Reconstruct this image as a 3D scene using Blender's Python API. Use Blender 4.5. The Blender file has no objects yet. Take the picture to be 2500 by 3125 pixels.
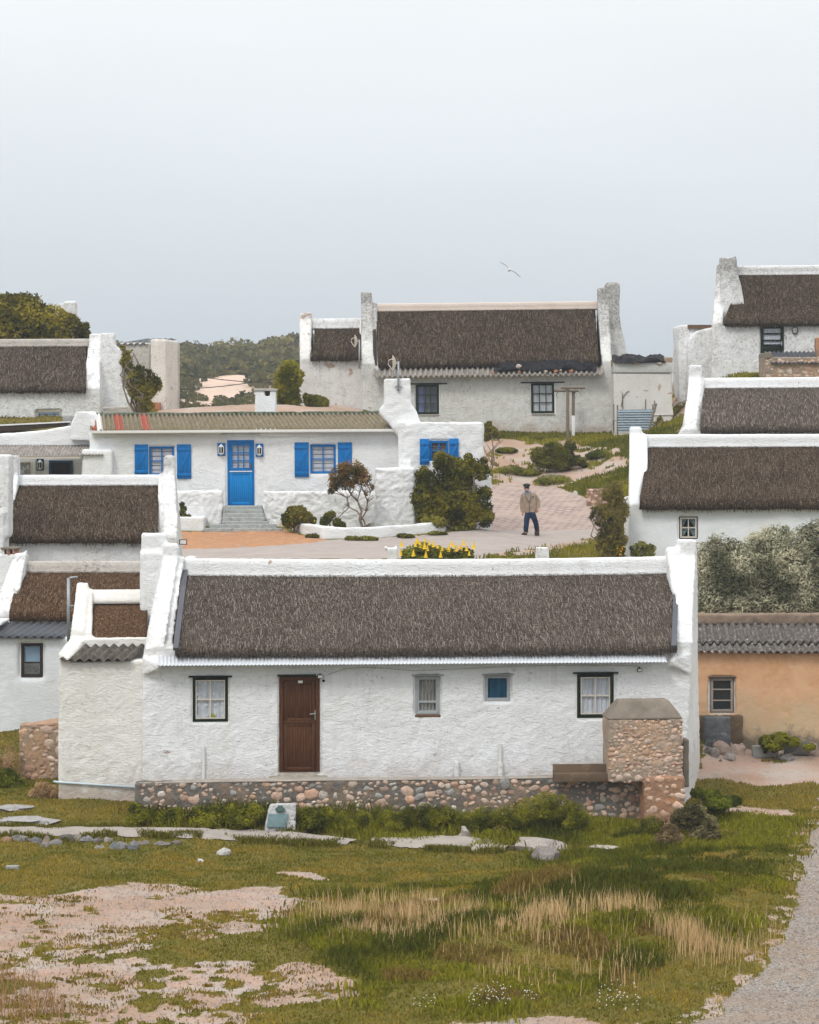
import bpy, bmesh, math, random
import numpy as np
from mathutils import Vector, Matrix, Euler
random.seed(7); rng = np.random.default_rng(7)
sc = bpy.context.scene
col = sc.collection
R = math.radians

# ---------------------------------------------------------------- camera, sky, sun, exposure
FPX, HZ, CX = 8820.0, 1300.0, 1250.0          # focal length in photo pixels, eye-level row, centre column
CAM = Vector((0.0, 0.0, 10.0))
cd = bpy.data.cameras.new('camera'); cam = bpy.data.objects.new('camera', cd); col.objects.link(cam)
cam.location = CAM; cam.rotation_euler = (R(90), 0, 0)
cd.sensor_fit = 'HORIZONTAL'; cd.sensor_width = 36; cd.lens = FPX / 2500 * 36
cd.shift_y = -(1562.5 - HZ) / 2500
cd.clip_start = 1; cd.clip_end = 6000
sc.camera = cam
SUN_EL, SUN_AZ = R(48), R(-28)                 # high and behind the camera, a little to its left
w = bpy.data.worlds.new('World'); sc.world = w; w.use_nodes = True
nt = w.node_tree; nt.nodes.clear()
def wn(t, **k):
    n = nt.nodes.new(t)
    for a, b in k.items(): setattr(n, a, b)
    return n
sky = wn('ShaderNodeTexSky', sky_type='NISHITA', sun_disc=False, sun_elevation=SUN_EL, sun_rotation=R(180) + SUN_AZ)
tc = wn('ShaderNodeTexCoord'); sep = wn('ShaderNodeSeparateXYZ'); nt.links.new(tc.outputs['Generated'], sep.inputs[0])
mr = wn('ShaderNodeValToRGB'); nt.links.new(sep.outputs['Z'], mr.inputs[0])
cr = mr.color_ramp; cr.elements[0].position = 0.0; cr.elements[0].color = (.255, .295, .350, 1)
cr.elements[1].position = 1.0; cr.elements[1].color = (.98, .98, .98, 1)
for p, c in ((.02, (.288, .320, .354)), (.07, (.382, .406, .428)), (.145, (.468, .483, .492)), (.35, (.60, .615, .625))):
    e = cr.elements.new(p); e.color = (*c, 1)
mapn = wn('ShaderNodeMapping'); mapn.inputs['Scale'].default_value = (2.0, 2.0, 9.0); nt.links.new(tc.outputs['Generated'], mapn.inputs[0])
cn = wn('ShaderNodeTexNoise'); cn.inputs['Scale'].default_value = 1.6; cn.inputs['Detail'].default_value = 3; nt.links.new(mapn.outputs[0], cn.inputs[0])
cm = wn('ShaderNodeMapRange'); cm.inputs[1].default_value = .3; cm.inputs[2].default_value = .7; cm.inputs[3].default_value = 16.4; cm.inputs[4].default_value = 17.6
nt.links.new(cn.outputs['Fac'], cm.inputs[0])
vm = wn('ShaderNodeVectorMath', operation='SCALE'); nt.links.new(mr.outputs[0], vm.inputs[0]); nt.links.new(cm.outputs[0], vm.inputs['Scale'])
mx = wn('ShaderNodeMixRGB'); mx.inputs[0].default_value = .94; nt.links.new(sky.outputs[0], mx.inputs[1]); nt.links.new(vm.outputs[0], mx.inputs[2])
bg = wn('ShaderNodeBackground'); bg.inputs['Strength'].default_value = .1; nt.links.new(mx.outputs[0], bg.inputs[0])
wo = wn('ShaderNodeOutputWorld'); nt.links.new(bg.outputs[0], wo.inputs[0])
sd = bpy.data.lights.new('sun', 'SUN'); sd.energy = 1.15; sd.angle = R(14); sd.color = (1, .955, .885)
so = bpy.data.objects.new('sun', sd); col.objects.link(so)
sdir = Vector((math.sin(SUN_AZ) * math.cos(SUN_EL), -math.cos(SUN_AZ) * math.cos(SUN_EL), math.sin(SUN_EL)))
so.rotation_euler = sdir.to_track_quat('Z', 'Y').to_euler(); so.location = (0, 0, 60)
sc.view_settings.view_transform = 'Standard'; sc.view_settings.look = 'None'
sc.view_settings.exposure = 0.25; sc.view_settings.gamma = 1
sc.cycles.use_denoising = True; sc.cycles.max_bounces = 6; sc.cycles.transparent_max_bounces = 6

# ---------------------------------------------------------------- geometry helpers
def P(px, py, Y): return Vector(((px - CX) * Y / FPX, Y, CAM.z + (HZ - py) * Y / FPX))
def hsh(ix, iy, iz, seed):
    h = (ix.astype(np.int64) * 374761393 + iy.astype(np.int64) * 668265263 + iz.astype(np.int64) * 2147483647 + seed * 974634777) & 0xffffffff
    h = ((h ^ (h >> 13)) * 1274126177) & 0xffffffff
    h = (h ^ (h >> 16)) & 0xffff
    return h / 65535.0
def vn(p, scale=1., seed=0):
    """value noise 0..1 at points p (N,3)"""
    q = np.asarray(p, float) * scale; i = np.floor(q); f = q - i; f = f * f * (3 - 2 * f); i = i.astype(int)
    r = 0
    for a in (0, 1):
        for b in (0, 1):
            for c in (0, 1):
                wgt = (f[:, 0] if a else 1 - f[:, 0]) * (f[:, 1] if b else 1 - f[:, 1]) * (f[:, 2] if c else 1 - f[:, 2])
                r = r + wgt * hsh(i[:, 0] + a, i[:, 1] + b, i[:, 2] + c, seed)
    return r
def fbm(p, scale=1., octs=3, seed=0, gain=.5):
    r = 0; a = 1; t = 0
    for o in range(octs):
        r = r + a * vn(p, scale * 2 ** o, seed + o * 17); t += a; a *= gain
    return r / t
def P3(x, y): return np.stack([x, y, np.zeros_like(x)], 1)

class MB:
    def __init__(s): s.v = []; s.f = []; s.c = []
    def add(s, vs, fs, c=None):
        n = len(s.v); s.v += [tuple(a) for a in vs]; s.f += [tuple(i + n for i in f) for f in fs]
        s.c += [c or (1, 1, 1)] * len(vs)
    def hexa(s, p, c=None):   # p: bottom 4 ccw, top 4 ccw
        s.add(p, [(3, 2, 1, 0), (4, 5, 6, 7), (0, 1, 5, 4), (1, 2, 6, 5), (2, 3, 7, 6), (3, 0, 4, 7)], c)
    def box(s, u0, u1, v0, v1, z0, z1, c=None):
        if u0 > u1: u0, u1 = u1, u0
        if v0 > v1: v0, v1 = v1, v0
        if z0 > z1: z0, z1 = z1, z0
        s.hexa([(u0, v0, z0), (u1, v0, z0), (u1, v1, z0), (u0, v1, z0), (u0, v0, z1), (u1, v0, z1), (u1, v1, z1), (u0, v1, z1)], c)
    def loft(s, A, B, c=None):   # closed polygons of equal length, capped
        n = len(A); s.add(list(A) + list(B), [tuple(range(n))[::-1], tuple(range(n, 2 * n))] + [(i, (i + 1) % n, n + (i + 1) % n, n + i) for i in range(n)], c)
    def slab(s, prof, fa, fb, c=None):    # prof [(v,z)], u limits by height
        s.loft([(fa(z), v, z) for v, z in prof], [(fb(z), v, z) for v, z in prof], c)
    def tube(s, pts, r, n=8, c=None, caps=True):
        pts = [Vector(p) for p in pts]; k = len(pts); rr = r if isinstance(r, (list, tuple)) else [r] * k
        up = Vector((0, 0, 1)); rings = []
        for i, p in enumerate(pts):
            d = (pts[min(i + 1, k - 1)] - pts[max(i - 1, 0)]).normalized()
            a = d.cross(up if abs(d.z) < .95 else Vector((0, 1, 0))).normalized(); b = d.cross(a)
            rings.append([p + (a * math.cos(t) + b * math.sin(t)) * rr[i] for t in [2 * math.pi * j / n for j in range(n)]])
        vs = [q for g in rings for q in g]
        fs = [(i * n + j, i * n + (j + 1) % n, (i + 1) * n + (j + 1) % n, (i + 1) * n + j) for i in range(k - 1) for j in range(n)]
        if caps: fs += [tuple(range(n))[::-1], tuple(range((k - 1) * n, k * n))]
        s.add(vs, fs, c)
    def ico(s, cen, rad, sub=2, rough=.15, seed=0, c=None, rot=None, flat=None):
        V, F = ICO[sub]; q = V.copy()
        nz = vn(q + seed * 3.7, 1.6, seed) - .5; q = q * (1 + rough * 2 * nz)[:, None]
        q = q * np.array(rad)
        if rot is not None: q = q @ np.array(Euler(rot).to_matrix()).T
        q = q + np.array(cen)
        s.add(q.tolist(), F, c)
    def build(s, name, mat, parent=None, smooth=False, colour=False, fix=True):
        me = bpy.data.meshes.new(name); me.from_pydata(s.v, [], s.f)
        if colour:
            at = me.color_attributes.new('Col', 'FLOAT_COLOR', 'POINT')
            at.data.foreach_set('color', np.concatenate([np.array(s.c, float), np.ones((len(s.c), 1))], 1).ravel())
        if fix:
            bm = bmesh.new(); bm.from_mesh(me); bmesh.ops.recalc_face_normals(bm, faces=bm.faces); bm.to_mesh(me); bm.free()
        if mat: me.materials.append(mat)
        o = bpy.data.objects.new(name, me); col.objects.link(o)
        if parent: o.parent = parent
        if smooth: me.shade_smooth()
        return o
ICO = {}
for _s in (1, 2, 3):
    _b = bmesh.new(); bmesh.ops.create_icosphere(_b, subdivisions=_s, radius=1)
    ICO[_s] = (np.array([v.co[:] for v in _b.verts]), [tuple(v.index for v in f.verts) for f in _b.faces]); _b.free()

def bake(o, *mods):
    for t, kw in mods:
        m = o.modifiers.new(t, t)
        for a, b in kw.items(): setattr(m, a, b)
    dg = bpy.context.evaluated_depsgraph_get(); dg.update()
    me = bpy.data.meshes.new_from_object(o.evaluated_get(dg)); me.name = o.name
    old = o.data; mats = list(old.materials); o.modifiers.clear(); o.data = me; bpy.data.meshes.remove(old)
    if not me.materials:
        for m in mats: me.materials.append(m)
    me.shade_smooth(); return o
def coords(o):
    a = np.empty(len(o.data.vertices) * 3); o.data.vertices.foreach_get('co', a); return a.reshape(-1, 3)
def normals(o):
    a = np.empty(len(o.data.vertices) * 3); o.data.vertices.foreach_get('normal', a); return a.reshape(-1, 3)
def plaster(o, vox=.05, amp=.012, wob=.02, sm=3, seed=0, stone=1.0):
    """hand-made masonry: voxel union, softened edges, trowel lumps"""
    bake(o, ('REMESH', dict(mode='VOXEL', voxel_size=vox, adaptivity=0)), ('SMOOTH', dict(factor=.5, iterations=sm)))
    p = coords(o); n = normals(o)
    a = fbm(p, 2.2 * stone, 2, seed + 5); b = 1 - np.abs(2 * fbm(p + 2 * (fbm(p, 1.5, 1, seed + 9)[:, None] - .5), 4.2 * stone, 2, seed + 3) - 1)
    d = amp * (1.3 * (b - .7) + 1.2 * (a - .5)) * 2
    wv = np.stack([vn(p, .45, seed + k) - .5 for k in (31, 32, 33)], 1) * 2 * wob
    q = p + n * d[:, None] + wv
    o.data.vertices.foreach_set('co', q.ravel()); o.data.update(); return o
def bevel(o, w=.01, seg=2):
    return bake(o, ('BEVEL', dict(width=w, segments=seg, limit_method='ANGLE', angle_limit=R(35))))
def flat(o): o.data.shade_flat(); return o

class Frame:
    """a building's own axes: u along its front, v into it, z up"""
    def __init__(s, px, py, Y, phi=0., roll=0.):
        s.M = Matrix.Translation(P(px, py, Y)) @ Matrix.Rotation(R(phi), 4, 'Z') @ Matrix.Rotation(-R(roll), 4, 'Y')
        s.I = s.M.inverted(); s.o = s.I @ CAM
    def d(s, px, py): return s.I.to_3x3() @ Vector(((px - CX) / FPX, 1, (HZ - py) / FPX))
    def at(s, px, py, v=0.):
        d = s.d(px, py); t = (v - s.o.y) / d.y; p = s.o + t * d; return p.x, p.z
    def on(s, px, py, v0, z0, v1, z1):
        k = (v1 - v0) / (z1 - z0); d = s.d(px, py); t = (v0 - s.o.y + (s.o.z - z0) * k) / (d.y - k * d.z); p = s.o + t * d; return p.x, p.y, p.z
    def rect(s, x0, y0, x1, y1, v=0.):
        a = s.at(x0, y0, v); b = s.at(x1, y1, v); c1 = s.at(x1, y0, v); c2 = s.at(x0, y1, v)
        return (a[0] + c2[0]) / 2, (b[0] + c1[0]) / 2, (b[1] + c2[1]) / 2, (a[1] + c1[1]) / 2   # u0,u1,z0,z1
    def root(s, name, label, cat, group=None, dz=0):
        o = bpy.data.objects.new(name, None); col.objects.link(o); o.matrix_world = s.M; o.empty_display_size = .3
        o['label'] = label; o['category'] = cat
        if group: o['group'] = group
        return o
def thing(name, label, cat, loc=(0, 0, 0), rz=0, group=None):
    o = bpy.data.objects.new(name, None); col.objects.link(o); o.location = loc; o.rotation_euler = (0, 0, rz)
    o['label'] = label; o['category'] = cat
    if group: o['group'] = group
    return o
def tag(o, label, cat, group=None):
    o['label'] = label; o['category'] = cat
    if group: o['group'] = group
    return o
def recentre(o, base=None):
    """put a top-level mesh's origin at its base"""
    p = coords(o); c = Vector(((p[:, 0].min() + p[:, 0].max()) / 2, (p[:, 1].min() + p[:, 1].max()) / 2, p[:, 2].min()))
    o.data.transform(Matrix.Translation(-c)); o.location = c; return o

# ---------------------------------------------------------------- materials
class N:
    def __init__(s, name):
        s.m = bpy.data.materials.new(name); s.m.use_nodes = True; s.t = s.m.node_tree; s.t.nodes.clear()
        s.out = s.n('ShaderNodeOutputMaterial'); s.b = s.n('ShaderNodeBsdfPrincipled'); s.t.links.new(s.b.outputs[0], s.out.inputs[0])
        s.pos = s.n('ShaderNodeNewGeometry').outputs['Position']
        s.b.inputs['Specular IOR Level'].default_value = .08
    def n(s, t, **k):
        x = s.t.nodes.new(t)
        for a, b in k.items(): setattr(x, a, b)
        return x
    def put(s, sock, v):
        if isinstance(v, bpy.types.NodeSocket): s.t.links.new(v, sock)
        elif hasattr(sock.default_value, '__len__') and len(sock.default_value) == 4 and len(v) == 3: sock.default_value = (*v, 1)
        else: sock.default_value = v
    def map(s, sc_, vec=None, rot=(0, 0, 0), loc=(0, 0, 0)):
        x = s.n('ShaderNodeMapping'); s.put(x.inputs[0], vec or s.pos); x.inputs['Scale'].default_value = sc_; x.inputs['Rotation'].default_value = rot; x.inputs['Location'].default_value = loc
        return x.outputs[0]
    def noise(s, scale, det=4, rough=.55, dist=0., vec=None):
        x = s.n('ShaderNodeTexNoise'); s.put(x.inputs['Vector'], vec or s.pos)
        for k, v in (('Scale', scale), ('Detail', det), ('Roughness', rough), ('Distortion', dist)): x.inputs[k].default_value = v
        return x.outputs['Fac']
    def vor(s, scale, vec=None, out='Distance', feat='F1'):
        x = s.n('ShaderNodeTexVoronoi', feature=feat); s.put(x.inputs['Vector'], vec or s.pos); x.inputs['Scale'].default_value = scale; return x.outputs[out]
    def rng(s, v, a, b, c=0., d=1.):
        x = s.n('ShaderNodeMapRange'); x.clamp = True; s.put(x.inputs[0], v)
        for i, q in enumerate((a, b, c, d)): x.inputs[i + 1].default_value = q
        return x.outputs[0]
    def math(s, op, a, b=0.):
        x = s.n('ShaderNodeMath', operation=op); s.put(x.inputs[0], a); s.put(x.inputs[1], b); return x.outputs[0]
    def mix(s, f, a, b, mode='MIX'):
        x = s.n('ShaderNodeMixRGB', blend_type=mode); s.put(x.inputs[0], f); s.put(x.inputs[1], a); s.put(x.inputs[2], b); return x.outputs[0]
    def z(s, vec=None):
        x = s.n('ShaderNodeSeparateXYZ'); s.put(x.inputs[0], vec or s.pos); return x.outputs
    def attr(s, name='Col'):
        return s.n('ShaderNodeAttribute', attribute_name=name).outputs['Color']
    def bump(s, h, dist=.02, strength=1.):
        x = s.n('ShaderNodeBump'); s.put(x.inputs['Height'], h); x.inputs['Distance'].default_value = dist; x.inputs['Strength'].default_value = strength
        s.t.links.new(x.outputs[0], s.b.inputs['Normal'])
    def fin(s, c, rough=.9, metal=0.):
        s.put(s.b.inputs['Base Color'], c); s.put(s.b.inputs['Roughness'], rough); s.b.inputs['Metallic'].default_value = metal; return s.m

def whitewash(name, c=(.80, .81, .82), dirt=.25, peel=0., foot=None, footk=.75, top=None, bump=.018, grime=(.20, .19, .17), warm=.0, dscale=1.):
    s = N(name); big = s.noise(.8, 3); c2 = tuple(a * b for a, b in zip(c, (.93 + .0 * warm, .915, .89)))
    k = s.mix(s.rng(big, .35, .7), c, c2); k = s.mix(s.rng(s.noise(1, 5, .65, .5, vec=s.map((1.6, 1.6, .5))), .52, .74, 0, .5), k, tuple(a * b for a, b in zip(c, (.84, .80, .74))))
    bl = s.noise(2.1, 4, .6); k = s.mix(s.rng(bl, .5, .8, 0, .35), k, tuple(a * .84 for a in c))
    spot = s.math('MULTIPLY', s.rng(s.noise(13 * dscale, 9, .75), .60 - .12 * dirt, .70 - .08 * dirt), s.rng(s.noise(1.3, 4, .6), .42, .62))
    k = s.mix(s.math('MULTIPLY', spot, min(1, .25 + dirt)), k, grime)
    if dirt > .5:
        streak = s.noise(3, 6, .7, vec=s.map((2.2, 2.2, .35)))
        k = s.mix(s.rng(streak, .5, .75, 0, .45 * dirt), k, (.33, .32, .30))
    if dirt > .5:
        bl2 = s.math('MULTIPLY', s.rng(s.noise(5.5 * dscale, 7, .75), .50, .62), s.rng(s.noise(.9, 4, .6), .40, .58)); k = s.mix(s.math('MULTIPLY', bl2, min(.9, dirt * .8)), k, (.36, .35, .33))
    if top is not None:
        tz = s.math('ADD', s.z()[2], s.rng(s.noise(1.8, 6, .7), .2, .8, -.9, .9)); gcol = s.mix(s.rng(s.noise(11, 6, .75), .40, .60), (.50, .49, .47), (.17, .165, .155))
        k = s.mix(s.rng(tz, top, top + .9, 0, .85), k, gcol)
    if .3 < dirt <= .6:
        st2 = s.math('MULTIPLY', s.rng(s.noise(1, 6, .72, .2, vec=s.map((7, 7, .55))), .50, .72), s.rng(s.noise(.7, 3, .6), .42, .62)); k = s.mix(s.math('MULTIPLY', st2, .32), k, (.40, .385, .35))
    if peel > 0:
        pm = s.rng(s.noise(1.9, 6, .62, .4), .70 - .14 * peel, .715 - .14 * peel)
        k = s.mix(pm, k, s.mix(s.noise(9, 3), (.30, .27, .23), (.55, .38, .30)))
    if foot is not None:
        fz = s.math('ADD', s.z()[2], s.rng(s.noise(2.5, 5, .65), .2, .8, -.45, .45))
        fm = s.rng(fz, foot, foot + .45, footk, 0)
        k = s.mix(fm, k, s.mix(s.noise(6, 4), (.30, .28, .24), (.52, .38, .30)))
    s.put(s.b.inputs['Base Color'], k)
    vv = s.map((1, 1, 2.1)); w1 = s.noise(3.4, 4, .6, 1.1, vec=vv); w2 = s.noise(11, 5, .68, .8, vec=vv)
    ridge = s.math('ABSOLUTE', s.math('SUBTRACT', w1, .5))
    s.bump(s.math('ADD', s.math('MULTIPLY', ridge, 1.9), s.math('MULTIPLY', w2, 1.1)), bump * 1.25)
    return s.fin(k, .93)
def thatch(name, dark, mid, light, along=9., scale=62., patch=.5):
    s = N(name); vec = s.map((scale, scale, along)); a = s.noise(1., 3, .6, .3, vec=vec); b = s.noise(44, 2, .6)
    f = s.math('ADD', s.math('MULTIPLY', a, .6), s.math('MULTIPLY', b, .4))
    k = s.mix(s.rng(f, .36, .52), dark, mid); k = s.mix(s.rng(f, .53, .66), k, light)
    k = s.mix(s.rng(s.noise(.9, 4, .6), .35, .7, 0, patch), k, dark)
    k = s.mix(s.rng(s.noise(3.4, 4, .65), .5, .75, 0, patch * .6), k, mid)
    s.bump(f, .05); s.b.inputs['Specular IOR Level'].default_value = 0.; return s.fin(k, 1.)
def solid(name, c, rough=.6, var=.12, scale=8., bump=0., metal=0., dirt=None, spec=None):
    s = N(name); k = s.mix(s.rng(s.noise(scale, 5, .6), .3, .7), c, tuple(x * (1 - var) for x in c))
    if dirt: k = s.mix(s.rng(s.noise(scale * 1.7, 7, .7), .56, .72), k, dirt)
    if bump: s.bump(s.noise(scale * 3, 4), bump)
    if spec is not None: s.b.inputs['Specular IOR Level'].default_value = spec
    return s.fin(k, rough, metal)
def corr(name, base, light, moss=None, rough=.9, sc_=6.):
    s = N(name); st = s.noise(1, 5, .65, .3, vec=s.map((sc_ * 1.2, sc_ * .5, sc_ * .5)))
    k = s.mix(s.rng(st, .36, .6), base, tuple(x * .6 for x in base)); k = s.mix(s.rng(s.noise(sc_ * 2.2, 7, .72), .55, .68), k, light)
    if moss: k = s.mix(s.rng(s.noise(sc_ * .8, 6, .7), .5, .6), k, moss)
    s.bump(s.noise(30, 4), .006); return s.fin(k, rough)
def stonecol(name):
    s = N(name); a = s.attr(); n = s.noise(14, 7, .68); k = s.mix(s.rng(n, .3, .72), a, s.mix(1., a, (.58, .55, .52), 'MULTIPLY'))
    k = s.mix(s.rng(s.noise(38, 5, .7), .6, .72, 0, .5), k, (.55, .48, .42))
    s.bump(s.math('ADD', s.noise(16, 6, .65), s.math('MULTIPLY', s.noise(60, 3), .4)), .03); return s.fin(k, .95)
def woodm(name, c, c2, horiz=False, rough=.7):
    s = N(name); v = s.map((4, 40, 40) if horiz else (45, 45, 3)); n = s.noise(1, 6, .65, .4, vec=v)
    k = s.mix(s.rng(n, .35, .68), c, c2); s.bump(n, .004); return s.fin(k, rough)
def leafm(name, trans=.25, tint=(1.22, 1.08, .72)):
    s = N(name); a = s.mix(1., s.attr(), tint, 'MULTIPLY'); s.fin(a, .7); s.b.inputs['Specular IOR Level'].default_value = .06
    tr = s.n('ShaderNodeBsdfTranslucent'); s.put(tr.inputs[0], s.mix(1., a, (1.35, 1.3, .6), 'MULTIPLY'))
    m = s.n('ShaderNodeMixShader'); m.inputs[0].default_value = trans; s.t.links.new(s.b.outputs[0], m.inputs[1]); s.t.links.new(tr.outputs[0], m.inputs[2]); s.t.links.new(m.outputs[0], s.out.inputs[0]); return s.m
def glassm(name, tint=(.75, .8, .82), t=.72, dark=(.02, .025, .03)):
    s = N(name); s.fin(dark, .06); s.b.inputs['Specular IOR Level'].default_value = .5
    tr = s.n('ShaderNodeBsdfTransparent'); s.put(tr.inputs[0], tint); m = s.n('ShaderNodeMixShader'); m.inputs[0].default_value = t
    s.t.links.new(s.b.outputs[0], m.inputs[1]); s.t.links.new(tr.outputs[0], m.inputs[2]); s.t.links.new(m.outputs[0], s.out.inputs[0]); return s.m
# ---------------------------------------------------------------- terrain
_c = [(0,3125,41),(700,3125,41),(1250,3125,41),(1900,3125,41),(2500,3125,41),(0,2800,48.5),(900,2800,48.5),(1700,2790,48.5),(2450,2800,48.5),
 (0,2545,57),(500,2548,57),(1000,2575,57),(1500,2585,56.6),(2000,2590,56.6),(2450,2560,57.5),(180,2425,60.3),(400,2445,60),(1000,2500,58.7),(1900,2535,58.4),(2088,2465,60.6),
 (2140,2402,64),(2330,2365,65),(2500,2350,65.5),(2300,2275,67.3),(2500,2285,67),(0,2400,61.5),(30,2236,66.4),(140,2380,62.6),
 (1300,1695,83),(700,1692,83.5),(1500,1685,85),(1800,1680,86),(700,1623,88.8),(300,1640,88),(1000,1648,86.4),(1250,1638,87.4),(1434,1614,89),(1613,1633,91),(1500,1618,93.5),(1850,1618,93),(1300,1606,91.5),
 (1600,1480,104),(1850,1530,99),(1700,1440,106),(1500,1350,110),(1700,1347,110),(1850,1318,112),(1500,1318,112),(1270,1320,112),(1150,1262,112),(2000,1310,112),(1920,1430,104),
 (2080,1200,115),(2200,1155,112),(2400,1150,112),(1000,1235,113),(950,1236,112),(900,1238,113),(1000,1258,104),(500,1252,106),(200,1297,104),(80,1300,103),(0,1300,103),(2300,1170,109),(700,1264,112),(500,1264,114),(860,1256,112),(300,1262,112),(700,1275,120),(1000,1262,120),(300,1275,120)]
C = [tuple(P(*a)) for a in _c] + [(-5,66,3.3),(0,66,3.2),(5,66,3.0),(-8,72,4.2),(-9,80,5.4),(0,75,4.8),(8,74,4.0),(9,84,5.9),(12,90,7.6),(-12,90,6.6),(0,30,1.2),(-8,30,1.2),(8,30,1.2),
 (-30,40,1.6),(30,40,1.4),(-30,65,3.0),(30,65,2.6),(-34,92,7.0),(34,95,8.2),(-34,115,10.6),(34,115,11.6),(-20,128,10.6),(0,128,10.4),(14,121,11.8),(22,128,11.6),(14,135,10.5),(-20,140,9.5),(20,145,9.5),(0,145,9.5),(-30,150,9.0),(35,150,9.0),(0,16,1.0),(-25,16,1.0),(25,16,1.0)]
C = np.array(C)
def _phi(r2): return .5 * r2 * np.log(r2 + 1e-9)
def _tps():
    n = len(C); xy = C[:, :2]; K = _phi(((xy[:, None] - xy[None]) ** 2).sum(2)) + np.eye(n) * .2
    A = np.zeros((n + 3, n + 3)); A[:n, :n] = K; A[:n, n] = 1; A[:n, n + 1:] = xy; A[n, :n] = 1; A[n + 1:, :n] = xy.T
    return np.linalg.solve(A, np.concatenate([C[:, 2], [0, 0, 0]]))
_W = _tps()
BUMPS = [(4.4, 50.2, 2.8, 1.7, .42), (6.4, 53.2, 2.2, 1.4, .46), (3.4, 52.6, 1.6, 1.1, .22), (3.0, 46.3, 2.8, 1.5, .30), (2.9, 109.2, 1.5, 1.1, .12)]
def gz(x, y):
    x = np.atleast_1d(np.asarray(x, float)); y = np.atleast_1d(np.asarray(y, float)); out = np.empty(len(x)); n = len(C)
    xc = np.clip(x, -38, 38); yc = np.clip(y, 12, 148)
    for i in range(0, len(x), 20000):
        a = xc[i:i + 20000]; b = yc[i:i + 20000]
        r2 = (a[:, None] - C[None, :, 0]) ** 2 + (b[:, None] - C[None, :, 1]) ** 2
        out[i:i + 20000] = _phi(r2) @ _W[:n] + _W[n] + _W[n + 1] * a + _W[n + 2] * b
    t = np.clip((y - 125) / 25, 0, 1); out = out * (1 - t) + t * 8.6
    for bx, by, sx, sy, h in BUMPS: out += h * np.exp(-((x - bx) / sx) ** 2 - ((y - by) / sy) ** 2)
    near = np.exp(-np.clip((np.abs(y - 50) - 9) / 4, 0, 9))
    out += (fbm(P3(x, y), .9, 3, 41) - .5) * (.10 + .08 * near)
    return out
def g1(x, y): return float(gz([x], [y])[0])
def gpt(px, py, y0=30, y1=125):
    """where the sight line through a photo pixel first meets the ground"""
    ys = np.linspace(y0, y1, 700); xs = (px - CX) * ys / FPX; zs = CAM.z + (HZ - py) * ys / FPX; d = gz(xs, ys) - zs
    k = np.where(d > 0)[0]
    i = k[0] if len(k) else int(np.argmax(d)); return Vector((xs[i], ys[i], float(gz([xs[i]], [ys[i]])[0])))
def inside(px, py, poly):
    r = np.zeros(len(px), bool); n = len(poly)
    for i in range(n):
        (x0, y0), (x1, y1) = poly[i], poly[(i + 1) % n]
        c = ((y0 > py) != (y1 > py)); xi = (x1 - x0) * (py - y0) / ((y1 - y0) if y1 != y0 else 1e-9) + x0
        r ^= c & (px < xi)
    return r
PAINT = dict(
 dirt=[[(-300,2702),(100,2716),(300,2718),(520,2694),(640,2708),(880,2700),(860,2725),(960,2755),(1005,2785),(900,2815),(700,2808),(560,2822),(400,2850),(250,2880),(0,2890),(-300,2890)],
   [(860,2662),(930,2660),(1005,2680),(930,2694)],[(1240,2742),(1320,2730),(1400,2738),(1370,2765),(1250,2780)],[(1350,3118),(1500,3105),(2000,3110),(2050,3200),(1350,3200)],
   [(2140,2345),(2300,2330),(2500,2322),(2800,2318),(2800,2395),(2400,2392),(2250,2385),(2130,2378)],[(2130,2260),(2700,2290),(2700,2320),(2130,2345)]],
 patchy=[[(-300,2880),(60,2885),(330,2860),(470,2845),(480,2900),(540,2940),(760,2930),(1000,2950),(1120,3010),(1020,3060),(860,3080),(700,3130),(600,3200),(-300,3200)],[(450,2850),(700,2800),(1000,2790),(1020,2830),(600,2870)],[(2150,2460),(2420,2470),(2380,2560),(2200,2550)]],
 gravel=[[(2560,2440),(2492,2510),(2478,2560),(2462,2640),(2420,2740),(2400,2830),(2330,2950),(2215,3050),(2150,3125),(2110,3220),(3200,3220),(3200,2400)]],
 clay=[[(545,1622),(700,1623),(868,1616),(890,1626),(1000,1647),(960,1656),(850,1664),(700,1672),(545,1676)]],
 conc=[[(545,1676),(700,1672),(850,1664),(960,1656),(1000,1647),(1080,1645),(1300,1633),(1435,1616),(1500,1618),(1830,1617),(1845,1634),(1700,1660),(1500,1690),(1480,1705),(545,1705)]],
 brick=[[(1470,1480),(1600,1478),(1700,1486),(1760,1510),(1790,1520),(1870,1530),(1900,1560),(1880,1618),(1500,1618),(1440,1615),(1455,1560)]],
 bare=[[(480,1215),(760,1215),(1110,1215),(1112,1290),(480,1290)]],
 sand=[[(1475,1340),(1560,1342),(1620,1350),(1750,1345),(1890,1372),(1925,1420),(1770,1460),(1720,1490),(1650,1486),(1475,1480)],[(2030,1180),(2150,1190),(2150,1330),(2060,1320),(2030,1260)],[(480,1256),(760,1250),(1000,1256),(1120,1225),(1110,1262),(480,1270)],[(1470,1690),(1640,1655),(1850,1635),(1700,1680),(1480,1700)]],
 cover=[[(415,2490),(700,2470),(1000,2470),(1350,2450),(1500,2450),(1790,2430),(1960,2530),(2100,2470),(2170,2450),(2420,2500),(2400,2620),(2330,2720),(2200,2790),(1700,2760),(1560,2700),(1650,2620),(1900,2590),(1500,2590),(1250,2590),(1100,2560),(900,2530),(500,2528)],
   [(1450,2700),(1700,2740),(2250,2800),(2230,2860),(1900,2900),(1500,2870),(900,2860),(870,2800),(1000,2720)],[(870,2850),(1500,2880),(2000,2920),(1900,2990),(1500,3110),(1100,3060),(1050,2950)]])
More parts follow.
